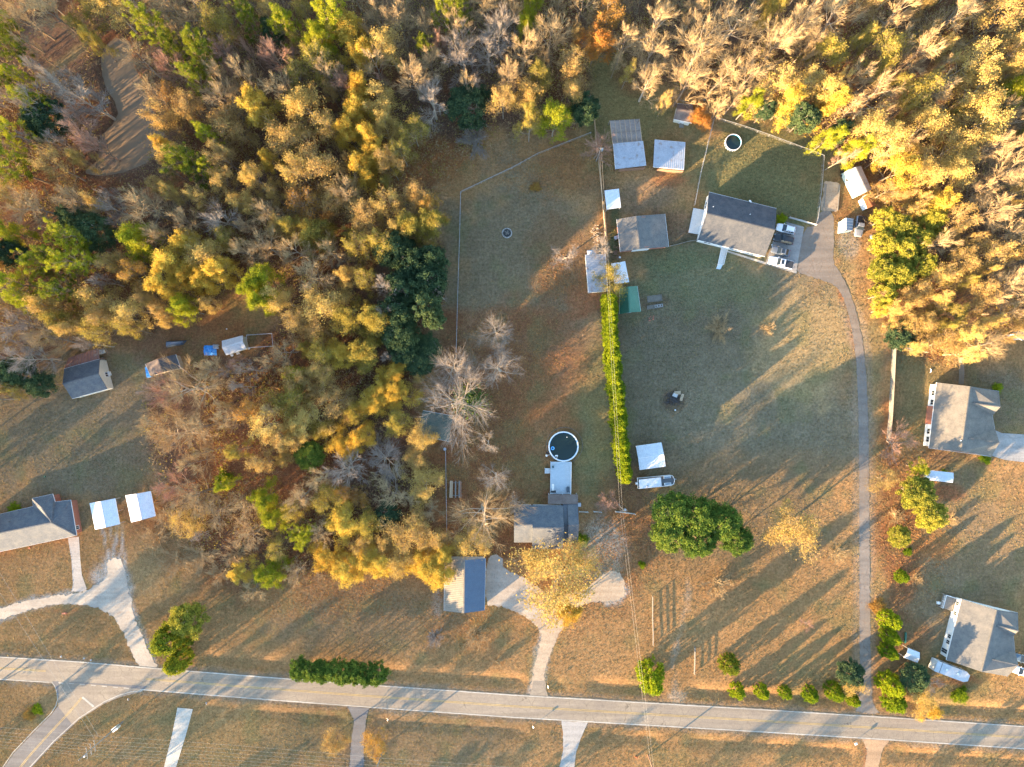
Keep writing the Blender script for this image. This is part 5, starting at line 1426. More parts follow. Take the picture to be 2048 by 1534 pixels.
gable("white_carport", "creamy metal carport against the tan wood, right of the brighter one", "carport", [(262.7, 1044.5), (251, 991), (301, 982.4), (311, 1032)], 2.5, 3.3, 'metal_white', 'wood_grey', posts=True, over=.15, ribs=.6)
gable("green_roof_shed", "mossy green roofed shed under the edge of the ivy clad tree", "shed", [(846, 821), (906, 832), (898, 883), (836, 870)], 2.8, 4.2, 'sh_green', 'wood_brown', over=.3)

# houses with several roof planes
def ranch(name, label, verts, faces, outline, wallmat, roofmat, he, wins=(), trims=(), th=.16, walls_in=.4, brickside=None):
    V = {k: v3(p) for k, p in verts.items()}
    ks = list(V); ctr = sum((V[k] for k in outline), Vector()) / len(outline)
    d = V[faces[0][1]] - V[faces[0][0]]
    root = empty(name, (ctr.x, ctr.y, 0), label, "house", None, math.atan2(d.y, d.x))
    for f in faces:
        slab([V[k] for k in f], [list(range(len(f)))], th).build('roof_slope', M[roofmat], root)
    mb = MB()
    for a, b in trims: mb.bar(V[a] + Vector((0, 0, .05)), V[b] + Vector((0, 0, .05)), .24, .06)
    if trims: mb.build('ridge_cap', M[roofmat], root)
    O = [Vector((V[k].x, V[k].y)) for k in outline]
    O = ccw(O); n = len(O); Q = []
    for i in range(n):
        a, b, c_ = O[i - 1], O[i], O[(i + 1) % n]
        n1 = (b - a).normalized(); n2 = (c_ - b).normalized()
        n1 = Vector((-n1.y, n1.x)); n2 = Vector((-n2.y, n2.x)); s = n1 + n2
        Q.append(b + s * (walls_in / max(.35, s.dot(n1))))
    walls(root, Q, he - .14, wallmat)
    fm = MB()
    for i in range(n):
        a, b = O[i], O[(i + 1) % n]; fm.bar((a.x, a.y, he - .11), (b.x, b.y, he - .11), .08, .17)
    fm.build('gutter', M['trim_white'], root)
    for side, near, t0, t1, z0, z1, nm in wins:
        dv = {'N': Vector((0, 1)), 'S': Vector((0, -1)), 'E': Vector((1, 0)), 'W': Vector((-1, 0))}[side]
        tgt = Vector((V[near].x, V[near].y))
        best = max(range(n), key=lambda i: ((Vector(((Q[(i + 1) % n] - Q[i]).y, -(Q[(i + 1) % n] - Q[i]).x)).normalized()).dot(dv) > .8) * 1000 - ((Q[i] + Q[(i + 1) % n]) / 2 - tgt).length)
        window(root, Q[best], Q[(best + 1) % n], z0, z1, t0, t1, name=nm)
    return root, V, Q
g, V, Q = ranch("brick_house", "hip roofed brick house cut by the left frame edge", {
    'a': (-60, 1042, 2.8), 'b': (66, 1013, 2.8), 'c': (64, 997, 2.8), 'd': (105, 988, 2.8), 'e': (110, 1004, 2.8), 'f': (141, 1000, 2.8), 'g': (153, 1071, 2.8), 'h': (-50, 1114, 2.8),
    'r1': (-20, 1070, 5.3), 'r2': (103, 1045, 5.3), 'w': (83, 1015, 4.9)},
    [['a', 'b', 'r2', 'r1'], ['h', 'g', 'r2', 'r1'], ['a', 'r1', 'h'], ['c', 'd', 'w'], ['c', 'w', 'r2', 'b'], ['d', 'e', 'f', 'g', 'r2', 'w']],
    ['a', 'b', 'c', 'd', 'e', 'f', 'g', 'h'], 'brick', 'sh_blue', 2.8,
    [('E', 'g', .12, .22, 1, 2.1, 'window'), ('S', 'h', .3, .4, 1, 2.1, 'window'), ('S', 'h', .6, .7, 1, 2.1, 'window')], [('r1', 'r2'), ('r2', 'g'), ('w', 'r2')])
vent(g, v3((20, 1043, 4.2)), .07, .4, 'trim_dark'); vent(g, v3((134, 1015, 3.6)), .07, .4, 'trim_dark')
g, V, Q = ranch("ranch_house", "tan and grey roofed house with two front gables at the right edge", {
    'A': (1873.5, 765, 3), 'B': (1998, 782, 3), 'R1': (1940, 772.6, 5.8), 'W1a': (1943, 806, 5.3), 'W1b': (2001, 814, 5.3), 'E1': (1985, 831, 3), 'E2': (1990, 858, 3),
    'W2a': (1937, 877, 5.3), 'W2b': (1999, 885, 5.3), 'C': (1983, 913, 3), 'R2': (1922, 903, 5.8), 'D': (1858, 896, 3)},
    [['A', 'R1', 'R2', 'D'], ['R1', 'B', 'W1b', 'W1a'], ['W1a', 'W1b', 'E1'], ['R1', 'W1a', 'E1', 'E2', 'W2a', 'R2'], ['W2a', 'E2', 'W2b'], ['W2a', 'W2b', 'C', 'R2']],
    ['A', 'B', 'E1', 'E2', 'C', 'D'], 'siding_white', 'sh_tan', 3.0,
    [('W', 'A', .72, .80, 1, 2.1, 'window'), ('W', 'A', .85, .93, 1, 2.1, 'window'), ('W', 'A', .1, .18, 1, 2.1, 'window'), ('W', 'A', .25, .33, 1, 2.1, 'window')], [('R1', 'R2'), ('W1a', 'W1b'), ('W2a', 'W2b')])
a, b = V['A'].to_2d(), V['D'].to_2d(); d = (b - a).normalized(); nr = Vector((d.y, -d.x)); nr = nr if nr.x < 0 else -nr
p, q = a.lerp(b, .36) + nr * -.36, a.lerp(b, .64) + nr * -.36; mb = MB(); mb.prism([(x.x, x.y) for x in ccw([p, q, q + nr * .12, p + nr * .12])], .02, 2.8); mb.build('brick_panel', M['brick'], g)
vent(g, v3((1921, 881, 5.6)), .12, .3, 'trim_white'); vent(g, v3((1942, 901, 4.8)), .10, .3)
g, V, Q = ranch("ranch_house", "pale roofed house with white side wall and small dark windows at lower right", {
    'A': (1923.4, 1198, 3), 'B': (2036, 1226, 3), 'R1': (1993.6, 1220, 5.8), 'W1a': (1993, 1251, 5.3), 'W1b': (2037, 1262, 5.3), 'E1': (2027, 1272, 3), 'E2': (2030, 1300, 3),
    'W2a': (1984, 1319, 5.3), 'W2b': (2037, 1331, 5.3), 'C': (2015, 1353, 3), 'R2': (1963.5, 1343.5, 5.8), 'D': (1893, 1320, 3)},
    [['A', 'R1', 'R2', 'D'], ['R1', 'B', 'W1b', 'W1a'], ['W1a', 'W1b', 'E1'], ['R1', 'W1a', 'E1', 'E2', 'W2a', 'R2'], ['W2a', 'E2', 'W2b'], ['W2a', 'W2b', 'C', 'R2']],
    ['A', 'B', 'E1', 'E2', 'C', 'D'], 'siding_white', 'sh_light', 3.0,
    [('W', 'A', t, t + .06, 1, 2.1, 'window') for t in (.05, .22, .62, .72)] + [('W', 'A', .88, .95, .1, 2.1, 'window')], [('R1', 'R2'), ('W1a', 'W1b'), ('W2a', 'W2b')])
vent(g, v3((1982, 1340, 4.6)), .08, .35)
deck("back_deck", "grey railed back deck of the pale roofed house at lower right", "deck", [(1888, 1188), (1913, 1196), (1906, 1223), (1881, 1214)], .9, 'wood_grey', 0, 'wood_grey', rails=(0, 3))
P = W(1876, 1205); mb = MB()
for i in range(3): mb.box((P[0] - .3 + i * .28, P[1], .15 * (i + 1) / 2 + .1), (.28, .6, .15 * (i + 1) + .2))
tag(mb.build("deck_steps", M['trim_white'], None, loc=(P[0], P[1], 0)), "small white steps left of the grey back deck", "steps")

# the blue and tan roofed house: three side by side gables
hs = empty("main_house", (W(1092, 1045)[0], W(1092, 1045)[1], 0), "house with slate blue and tan roof joined by a deck to the round pool", "house")
def wing(x0, x1, yn, yr, ys, he, hr):
    n0, n1 = v3((x0, yn, he)), v3((x1, yn, he)); s0, s1 = v3((x0, ys, he)), v3((x1, ys, he))
    kx = (CAM_H - hr) / (CAM_H - he)
    r0 = Vector((n0.x, W(x0, yr, hr)[1], hr)); r1 = Vector((n1.x, W(x1, yr, hr)[1], hr))
    slab([n0, n1, r1, r0], [[0, 1, 2, 3]], .16).build('roof_slope', M['sh_blue'], hs)
    slab([s0, s1, r1, r0], [[0, 1, 2, 3]], .16).build('roof_slope', M['sh_blue'], hs)
    cp = MB(); cp.bar(r0 + Vector((0, 0, .03)), r1 + Vector((0, 0, .03)), .26, .06); cp.build('ridge_cap', M['sh_blue'], hs)
    q = [Vector((n0.x + .15, s0.y + .35)), Vector((n1.x - .15, s0.y + .35)), Vector((n1.x - .15, n0.y - .35)), Vector((n0.x + .15, n0.y - .35))]
    walls(hs, q, he - .14, 'siding_white', tops={1: hr - .25, 3: hr - .25})
    return q
q1 = wing(1028, 1064.5, 1010.5, 1049.5, 1085, 2.7, 4.9); q2 = wing(1064.5, 1126, 1010.5, 1056, 1098, 2.75, 5.3); q3 = wing(1135, 1156, 1007, 1049.5, 1085, 2.7, 4.9); q4 = wing(1126, 1135, 1008, 1048, 1086, 2.6, 4.0)
window(hs, q2[0], q2[1], 1, 2.1, .15, .3); window(hs, q2[0], q2[1], 1, 2.1, .6, .75); window(hs, q1[0], q1[1], 1, 2.1, .4, .65); window(hs, q1[2], q1[3], 1, 2.1, .35, .55)
P = [v3(p) for p in ((1096, 989, 2.6), (1156, 989, 2.6), (1156, 1008, 2.95), (1096, 1008, 2.95))]
slab(P, [[0, 1, 2, 3]], .12).build('porch_roof', M['sh_brown'], hs)
for x in (1098, 1126, 1154):
    p = W(x, 990, 2.5); mb = MB(); mb.box((p[0], p[1], 1.22), (.14, .14, 2.44)); mb.build('porch_post', M['trim_white'], hs)
for x, y, z in ((1077, 1031, 4.0), (1139, 1031, 4.0), (1104, 1054, 5.2)): vent(hs, v3((x, y, z)), .07, .35, 'trim_dark')
p = W(1158, 1009, .5); mb = MB(); mb.box((p[0], p[1], .5), (.9, .9, 1.0)); mb.box((p[0], p[1], 1.03), (.7, .7, .06)); tag(mb.build("air_conditioner", M['steel'], None, loc=(p[0], p[1], 0)), "grey air conditioning box at the corner of the blue and tan roofed house", "air conditioner")
# ------------------------------------------------------------------ pools and deck
def pool(name, label, px, py, rpx, h, water_r, wall, ri=.90):
    c = Vector(W(px, py, h)); r = rpx * SC * (CAM_H - h) / CAM_H
    root = empty(name, (c.x, c.y, 0), label, "pool")
    mb = MB(); mb.ring((c.x, c.y), r * (ri + .03), r * ri, .02, h - .03, 36); mb.build('pool_wall', M[wall], root)
    mb = MB()
    n = 20
    for i in range(n):
        a, b = 2 * math.pi * i / n, 2 * math.pi * (i + 1) / n
        P_ = [(c.x + q * math.cos(t), c.y + q * math.sin(t)) for q, t in ((r * ri, a + .01), (r, a + .01), (r, b - .01), (r * ri, b - .01))]
        mm = MB(); mm.prism(P_, h - .03, h + .02); mm.build('rim_plate', M['trim_white'], root)
    mb.ring((c.x, c.y), r * ri, r * (ri - .015), .1, h - .02, 36); mb.build('liner', M['liner'], root)
    n = 40; mb = MB(); mb.v = [(c.x + r * (ri - .015) * math.cos(2 * math.pi * i / n), c.y + r * (ri - .015) * math.sin(2 * math.pi * i / n), h - .28) for i in range(n)]; mb.f = [list(range(n))]
    mb.build('water', M['pool_water'], root)
    n = 20
    for i in range(n):
        a = 2 * math.pi * i / n; mb = MB(); mb.box((c.x + r * min(ri + .04, .955) * math.cos(a), c.y + r * min(ri + .04, .955) * math.sin(a), h / 2 - .03), (.12, .16, h - .07), a); mb.build('upright', M['trim_white'], root)
    return root, c, r
M['liner'] = flat("blue_pool_liner", (.08, .32, .62), .35)
g, c, r = pool("round_pool", "large round raised pool at the end of the blue grey deck", 1127, 893, 30.5, 1.30, 0, 'metal_white', .92)
P = W(1125, 893, 0); mb = MB(); mb.ring((P[0] + .5, P[1] + .3), 4.55, 4.48, .03, .10, 48); tag(mb.build("pool_edging", M['wood_grey'], None, loc=(P[0], P[1], 0)), "thin ring edging on the ground round the large pool", "edging")
def torus(mb, c, R_, r_, n=18, m=8):
    for i in range(n):
        a, b = 2 * math.pi * i / n, 2 * math.pi * (i + 1) / n
        A = Vector((c[0] + R_ * math.cos(a), c[1] + R_ * math.sin(a), c[2])); B = Vector((c[0] + R_ * math.cos(b), c[1] + R_ * math.sin(b), c[2]))
        mb.tube(A, B, r_, n=m)
P = W(1105.5, 896.5, 1.1); mb = MB(); torus(mb, (P[0], P[1], 1.08), .34, .13); tag(mb.build("pool_float", flat("sky_blue_vinyl", (.10, .42, .80), .3), None, loc=(P[0], P[1], 1.0), smooth=True), "sky blue ring float in the large round pool", "float")
P = W(1133.5, 875, 1.1); mb = MB(); mb.tube((P[0], P[1], 1.0), (P[0] + .12, P[1] + .2, 1.12), .10, .06); tag(mb.build("chlorine_floater", M['trim_white'], None, loc=(P[0], P[1], 1.0)), "small white floater near the upper rim of the large pool", "floater")
P = Vector(W(1110, 914, 1.5)); mb = MB()
for s in (-.3, .3):
    mb.bar((P.x + s, P.y - .5, 1.3), (P.x + s, P.y - .45, 2.1), .05); mb.bar((P.x + s, P.y - .45, 2.1), (P.x + s + .35, P.y + .4, 2.05), .05); mb.bar((P.x + s + .35, P.y + .4, 2.05), (P.x + s + .35, P.y + .4, .9), .05)
for k in range(3): mb.box((P.x + .35, P.y + .35, 1.9 - .28 * k), (.65, .28, .05))
tag(mb.build("pool_ladder", M['trim_white'], None, loc=(P.x, P.y, 1.2)), "white ladder climbing from the deck into the pool", "ladder")
P = Vector(W(1093, 911, .4)); g = empty("pool_pump", (P.x, P.y, 0), "black and white pool pump and filter beside the pool", "pump")
mb = MB(); mb.tube((P.x, P.y, .02), (P.x, P.y, .8), .26, .26, 12); mb.tube((P.x, P.y, .8), (P.x, P.y, .95), .22, .08, 12); mb.build('filter_tank', M['trim_white'], g)
mb = MB(); mb.tube((P.x + .1, P.y + .65, .2), (P.x + .7, P.y + .45, .2), .15, .15, 10); mb.box((P.x + .1, P.y + .65, .1), (.4, .3, .18)); mb.build('motor', M['black'], g)
mb = MB(); mb.bar((P.x, P.y, .7), (P.x + .7, P.y + .2, .7), .07); mb.bar((P.x + .7, P.y + .2, .7), (P.x + .9, P.y + .3, .9), .07); mb.build('hose', M['trim_white'], g)
dk = deck("pool_deck", "blue grey board deck between the house and the round pool", "deck", [(1101.5, 924), (1142, 924), (1141, 988), (1100.5, 988)], 1.25, 'deck_blue', 0, 'trim_white', rails=(1,))
deck("deck_landing", "small pale landing and steps on the left side of the pool deck", "landing", [(1090, 937), (1101.5, 937), (1101.5, 946.5), (1090, 946.5)], .75, 'wood_white', 0, 'trim_white')
P = Vector(W(1108, 983, 1.7)); g = empty("barbecue_grill", (P.x, P.y, 1.25), "black barbecue grill at the lower left corner of the pool deck", "grill")
mb = MB(); mb.box((P.x, P.y, 2.05), (.9, .5, .3)); mb.box((P.x, P.y - .03, 2.25), (.84, .38, .14)); mb.build('hood', M['black'], g)
for s in (-.68, .66): mb = MB(); mb.box((P.x + s, P.y, 2.05), (.36, .42, .04)); mb.build('side_shelf', M['black'] if s < 0 else M['steel'], g)
for s in (-.38, .38):
    for u in (-.18, .18): mb = MB(); mb.box((P.x + s, P.y + u, 1.58), (.05, .05, .64)); mb.build('leg', M['black'], g)
P = Vector(W(1136, 979, 1.6)); g = empty("deck_box", (P.x, P.y, 1.25), "dark storage box at the lower right corner of the pool deck", "box")
mb = MB(); mb.box((P.x, P.y, 1.5), (.62, 1.25, .5)); mb.build('bin', M['black'], g); mb = MB(); mb.box((P.x, P.y, 1.79), (.68, 1.3, .07)); mb.build('lid', flat("slate_plastic", (.05, .07, .09), .5), g)
P = Vector(W(1106, 974, 1.5)); g = empty("lounge_chair", (P.x, P.y, 1.25), "white folding lounge chair on the pool deck above the grill", "chair")
mb = MB(); mb.quadbox([(P.x - .28, P.y - .9, 1.5), (P.x + .28, P.y - .9, 1.5), (P.x + .25, P.y + .2, 1.58), (P.x - .3, P.y + .2, 1.58)], [(P.x - .28, P.y - .9, 1.55), (P.x + .28, P.y - .9, 1.55), (P.x + .25, P.y + .2, 1.63), (P.x - .3, P.y + .2, 1.63)]); mb.build('seat', M['trim_white'], g)
mb = MB(); mb.quadbox([(P.x - .3, P.y + .2, 1.58), (P.x + .25, P.y + .2, 1.58), (P.x + .2, P.y + .85, 2.0), (P.x - .35, P.y + .85, 2.0)], [(P.x - .3, P.y + .2, 1.63), (P.x + .25, P.y + .2, 1.63), (P.x + .2, P.y + .85, 2.05), (P.x - .35, P.y + .85, 2.05)]); mb.build('backrest', M['trim_white'], g)
for s in (-.25, .25):
    for u in (-.8, .15): mb = MB(); mb.box((P.x + s, P.y + u, 1.38), (.04, .04, .26)); mb.build('leg', M['trim_white'], g)
P = Vector(W(1106, 934, 1.5)); mb = MB(); mb.box((P.x, P.y, 1.4), (.4, .5, .3), .3); mb.box((P.x + .1, P.y + .25, 1.65), (.36, .1, .5), .3); tag(mb.build("deck_chair", flat("dark_green_canvas", (.02, .06, .07), .7), None, loc=(P.x, P.y, 1.25)), "small dark chair on the upper part of the pool deck", "chair")
pool("small_pool", "smaller round pool with white rim on the upper green lawn", 1467, 284, 16.5, 1.0, 0, 'metal_blue_and_shaded', .93)

# ------------------------------------------------------------------ vehicles
CARP = {}
def paint(name, c, rough=.3, coat=.6):
    return flat(name, c, rough, .1, .5, coat)
def loft(st, ring, mb=None, cap=True):
    """st: list of stations each a list of (y,z) points with x"""
    mb = mb or MB(); k = len(st[0][1]); n0 = len(mb.v)
    for x, pts in st:
        mb.v += [(x, y, z) for y, z in pts]
    for i in range(len(st) - 1):
        for j in range(k if ring else k - 1):
            a = n0 + i * k + j; b = n0 + i * k + (j + 1) % k
            mb.f.append([a, a + k, b + k, b])
    if cap:
        mb.f.append([n0 + j for j in range(k)]); mb.f.append([n0 + (len(st) - 1) * k + j for j in range(k)][::-1])
    return mb
def half(w, z0, z1, zt, cr):
    """section: sill, belt, crowned top; closed ring"""
    y = [(-w * .93, z0), (-w, z0 + .12), (-w, z1 - .12), (-w * .94, z1), (-w * .60, zt), (0, zt + cr), (w * .60, zt), (w * .94, z1), (w, z1 - .12), (w, z0 + .12), (w * .93, z0)]
    return y
def vehicle(name, label, cat, px, py, ang, L, Wd, kind, body, roof=None, opts=()):
    P = W(px, py, .8); root = empty(name, (P[0], P[1], .055 if 'pad' in opts else gz(px, py)), label, cat, None, ang)
    root_m = Matrix.Translation(root.location) @ Matrix.Rotation(ang, 4, 'Z')
    def put(mb, nm, mat, par=None, smooth=True):
        me = bpy.data.meshes.new(nm); me.from_pydata(mb.v, [], mb.f); me.update()
        bm_ = None
        if smooth:
            for p in me.polygons: p.use_smooth = True
        me.materials.append(mat); o = link(bpy.data.objects.new(nm, me), par or root)
        if smooth and nm in ('body', 'cabin', 'roof_panel', 'bed'):
            b = o.modifiers.new('b', 'BEVEL'); b.width = .05; b.segments = 2; b.limit_method = 'ANGLE'
            for p in me.polygons: p.use_smooth = False
        return o
    w = Wd / 2; f = L / 2
    if kind == 'pickup':
        hood, belt, top = 1.12, 1.22, 1.86
        cs, ce = f * .38, -f * .30       # cabin from x=cs (windscreen foot) to ce
        st = [(-f, half(w * .94, .45, 1.02, 1.06, 0)), (-f + .12, half(w, .42, 1.16, 1.17, 0)), (ce - .02, half(w, .38, 1.18, 1.18, 0)), (ce, half(w, .38, 1.18, 1.19, .0)), (cs, half(w, .38, 1.16, 1.20, .02)), (f - .9, half(w * .985, .40, 1.06, 1.14, .03)), (f - .25, half(w * .93, .42, .96, 1.06, .02)), (f, half(w * .80, .50, .80, .88, .0))]
        roof0, roof1 = cs - .72, ce + .12
    else:
        hood = 1.0; top = 1.72 if kind == 'suv' else 1.48
        cs, ce = f * .42, -f * .93 if kind == 'suv' else -f * .82
        st = [(-f, half(w * .86, .48, .88, .92, 0)), (-f + .2, half(w * .96, .40, 1.04, 1.08, .02)), (-f * .4, half(w, .36, 1.06, 1.12, .02)), (cs, half(w, .36, 1.02, 1.10, .02)), (f - .8, half(w * .98, .38, .94, 1.03, .04)), (f - .28, half(w * .90, .42, .84, .93, .03)), (f, half(w * .70, .46, .70, .78, 0))]
        roof0, roof1 = cs - .85, ce + (.35 if kind == 'suv' else .75)
    put(loft(st, True), 'body', body)
    # glasshouse
    a = MB(); bw, tw_ = w * .90, w * .72; zb = 1.08
    lo = [(cs, -bw * .92), (cs - .25, -bw), (ce + .2, -bw), (ce, -bw * .9), (ce, bw * .9), (ce + .2, bw), (cs - .25, bw), (cs, bw * .92)]
    hi = [(roof0, -tw_ * .95), (roof0 - .2, -tw_), (roof1 + .2, -tw_), (roof1, -tw_ * .94), (roof1, tw_ * .94), (roof1 + .2, tw_), (roof0 - .2, tw_), (roof0, tw_ * .95)]
    a.quadbox([(x, y, zb) for x, y in lo][::-1], [(x, y, top - .06) for x, y in hi][::-1])
    put(a, 'cabin', M['glass'])
    rp = MB(); rp.quadbox([(x * 1.0 + .0, y * 1.03, top - .06) for x, y in hi][::-1], [(x - .04 * (1 if x > 0 else -1), y * .93, top + .01) for x, y in hi][::-1]); rp_o = put(rp, 'roof_panel', roof or body)
    pl = MB()
    for s in (-1, 1):
        for t in (0.0, .36, .68, 1.0):
            xb = cs - .25 + (ce + .2 - cs + .25) * t; xt = roof0 - .2 + (roof1 + .2 - roof0 + .2) * t
            pl.bar((xb, s * bw * 1.005, zb), (xt, s * tw_ * 1.01, top - .05), .09, .03)
    put(pl, 'pillars', body, smooth=False)
    if 'sunroof' in opts:
        sr = MB(); sr.box(((roof0 + roof1) / 2 + .1, 0, top + .022), ((roof0 - roof1) * .55, tw_ * 1.45, .02)); put(sr, 'sunroof', M['glass'], rp_o, False)
    if 'rack' in opts:
        for s in (-1, 1): rk = MB(); rk.bar((roof0 - .3, s * tw_ * .86, top + .07), (roof1 + .2, s * tw_ * .86, top + .07), .05); put(rk, 'roof_rail', M['black'], rp_o, False)
    if kind == 'pickup':
        bd = MB()
        if 'cover' in opts:
            for i in range(4):
                x1 = ce - .12 - (ce - .12 + f - .1) * i / 4; x0 = ce - .12 - (ce - .12 + f - .1) * (i + 1) / 4 + .02
                c_ = MB(); c_.box(((x0 + x1) / 2, 0, 1.215), (x1 - x0, w * 1.72, .05)); put(c_, 'bed_cover', flat('soft_black_vinyl', (.025, .028, .034), .6), None, False)
        else:
            c_ = MB(); c_.box(((ce - .1 - f + .1) / 2, 0, 1.2), (f + ce - .25, w * 1.62, .03)); put(c_, 'bed', M['black'], None, False)
    for x in (f * .62, -f * .60):
        for s in (-1, 1):
            t = MB(); t.tube((x, s * (w - .24), .36), (x, s * (w + .01), .36), .36, .36, 16); wh = put(t, 'wheel', M['rubber'], None, False)
            t = MB(); t.tube((x, s * (w - .05), .36), (x, s * (w + .02), .36), .21, .19, 10); put(t, 'rim', M['steel'], wh, False)
    for s in (-1, 1):
        m_ = MB(); m_.box((cs - .28, s * (w + .10), 1.12), (.16, .20, .14)); put(m_, 'wing_mirror', body, None, False)
        h_ = MB(); h_.box((f - .13, s * w * .62, .80), (.16, .34, .12)); put(h_, 'headlight', M['steel'], None, False)
        h_ = MB(); h_.box((-f + .04, s * w * .76, .92), (.08, .2, .26)); put(h_, 'taillight', flat('red_lens', (.35, .01, .01), .3), None, False)
    g_ = MB(); g_.box((f - .03, 0, .62), (.08, w * .9, .22)); put(g_, 'grille', M['black'], None, False)
    return root
A_ = R(180 - 13.5)
vehicle("parked_car", "white sport utility car uppermost of the four parked vehicles", "car", 1571.5, 457.5, A_, 4.75, 1.95, 'suv', paint("white_paint", (.72, .73, .75)), opts=('pad', 'rack'))
vehicle("parked_car", "black sport utility car, second from top of the four", "car", 1567, 478, A_, 5.0, 2.0, 'suv', paint("black_paint", (.012, .013, .016)), opts=('pad', 'rack'))
vehicle("parked_car", "grey car with glass sunroof, third from top of the four", "car", 1561, 502.5, A_, 4.7, 1.85, 'car', paint("grey_paint", (.10, .12, .15)), opts=('pad', 'sunroof'))
vehicle("pickup_truck", "white pickup with black bed cover, lowest of the four", "pickup", 1561.5, 525.5, A_, 6.2, 2.1, 'pickup', paint("white_paint", (.74, .75, .77)), opts=('pad', 'sunroof', 'cover'))
vehicle("pickup_truck", "silver pickup nose down beside the small greenhouse", "pickup", 1719, 453, R(-98), 5.2, 2.0, 'pickup', paint("silver_paint", (.20, .22, .26)))
vehicle("parked_car", "white car nosing in at the right frame edge below the pale roofed house", "car", 2044, 1343, R(163), 4.8, 1.9, 'car', paint("white_paint", (.72, .73, .75)))
vehicle("parked_car", "dark blue grey car cut by the frame beside the pale roofed house", "car", 2047, 1318, R(165), 4.6, 1.85, 'car', paint("slate_blue_paint", (.08, .12, .16)))

# pontoon boat on its trailer
A_ = R(5.2); P = W(1311, 963, 1.2); g = empty("pontoon_boat", (P[0], P[1], 0), "white pontoon boat with grey deck under the magnolias' side of the carport", "boat", None, A_)
g['label'] = "white covered pontoon boat on a trailer below the square white carport"
def gput(mb, nm, mat, par=None, smooth=False):
    me = bpy.data.meshes.new(nm); me.from_pydata(mb.v, [], mb.f); me.materials.append(mat); me.update()
    if smooth:
        for p_ in me.polygons: p_.use_smooth = True
    return link(bpy.data.objects.new(nm, me), par or g)
for s in (-.95, .95):
    mb = MB(); mb.tube((-4.3, s, .72), (3.6, s, .72), .30, .30, 12); mb.tube((3.6, s, .72), (4.5, s, .82), .30, .06, 12); gput(mb, 'pontoon', M['steel'])
mb = MB(); nose = [(-4.5, -1.3), (3.6, -1.3), (4.3, -1.0), (4.6, -.4), (4.6, .4), (4.3, 1.0), (3.6, 1.3), (-4.5, 1.3)]
mb.prism(nose, 1.02, 1.10); gput(mb, 'deck_floor', flat('grey_marine_carpet', (.13, .14, .15), .9))
mb = MB()
for a, b in zip(nose, nose[1:] + nose[:1]): mb.bar((a[0], a[1], 1.42), (b[0], b[1], 1.42), .07, .62)
gput(mb, 'side_panel', M['trim_white'])
for s in (-1, 1):
    mb = MB(); mb.box((2.9, s * .85, 1.35), (1.7, .55, .45)); mb.box((2.9, s * 1.12, 1.65), (1.7, .14, .35)); b_ = gput(mb, 'bow_seat', M['trim_white'])
    mb = MB(); mb.box((2.9, s * .83, 1.60), (1.4, .42, .05)); gput(mb, 'cushion', flat('slate_vinyl', (.20, .26, .32), .5), b_)
mb = MB(); cv = [(-4.3, -1.28), (1.2, -1.25), (1.2, 1.12), (-4.3, 1.0)]
mb.quadbox([(x, y, 2.15) for x, y in cv], [(x * .99, y * .97, 2.28) for x, y in cv]); gput(mb, 'cover', M['tarp_white'])
for x in (-4.0, -1.4, 1.0):
    for s in (-1.05, .95): mb = MB(); mb.bar((x, s, 1.1), (x, s, 2.16), .05); gput(mb, 'canopy_pole', M['steel'])
mb = MB(); mb.box((.1, -.1, 2.31), (.7, .55, .06)); mb2 = MB(); gput(mb, 'hatch_patch', M['trim_white']); mb = MB(); mb.tube((-2.3, -.75, 2.28), (-2.3, -.75, 2.42), .24, .16, 12); gput(mb, 'cover_vent', M['steel'])
mb = MB(); mb.box((-4.75, 0, 1.2), (.45, .5, .8)); mb.box((-4.8, 0, .7), (.2, .2, .7)); gput(mb, 'outboard_motor', M['trim_white'])
mb = MB()
for s in (-.75, .75): mb.bar((-3.6, s, .40), (3.9, s * .5, .40), .1)
mb.bar((3.9, 0, .40), (5.4, 0, .45), .1); mb.bar((-1, -1.1, .38), (-1, 1.1, .38), .1); gput(mb, 'trailer_frame', M['galv'])
for x in (-1.4, -.6):
    for s in (-1.15, 1.15): mb = MB(); mb.tube((x, s - .1, .32), (x, s + .1, .32), .32, .32, 14); gput(mb, 'wheel', M['rubber'])

# camper trailer lower right
A_ = R(-20.5); P = W(1903.5, 1343.5, 2.6); g = empty("camper_trailer", (P[0], P[1], 0), "long grey camper trailer with clipped nose beside the pale roofed house", "camper", None, A_)
pl_ = [(-4.3, -1.3), (3.3, -1.3), (4.3, -.75), (4.3, .75), (3.3, 1.3), (-4.3, 1.3)]
mb = MB(); mb.prism(pl_, .55, 2.75); gput(mb, 'body', M['siding_white'])
mb = MB(); mb.prism([(x * 1.01, y * 1.02) for x, y in pl_], 2.75, 2.84); rf_ = gput(mb, 'roof', wear("chalky_roof_membrane", (.36, .38, .40), (.44, .45, .46), .6, 1, 5))
for x in (-1.6, 1.4): mb = MB(); mb.box((x, .1, 2.93), (.45, .45, .16)); gput(mb, 'roof_vent', M['trim_white'], rf_)
mb = MB(); mb.box((-3.0, 0, 2.86), (.10, 2.5, .03)); gput(mb, 'roof_seam', M['trim_dark'], rf_)
for x in (-2.6, -.4, 1.8): mb = MB(); mb.box((x, 1.31, 1.85), (.9, .04, .6)); gput(mb, 'window', M['glass']); 
mb = MB(); mb.box((.7, 1.31, 1.5), (.7, .05, 1.8)); gput(mb, 'door', M['siding_cream'])
for x in (-1.1, -.2):
    for s in (-1.15, 1.15): mb = MB(); mb.tube((x, s - .12, .34), (x, s + .12, .34), .34, .34, 14); gput(mb, 'wheel', M['rubber'])
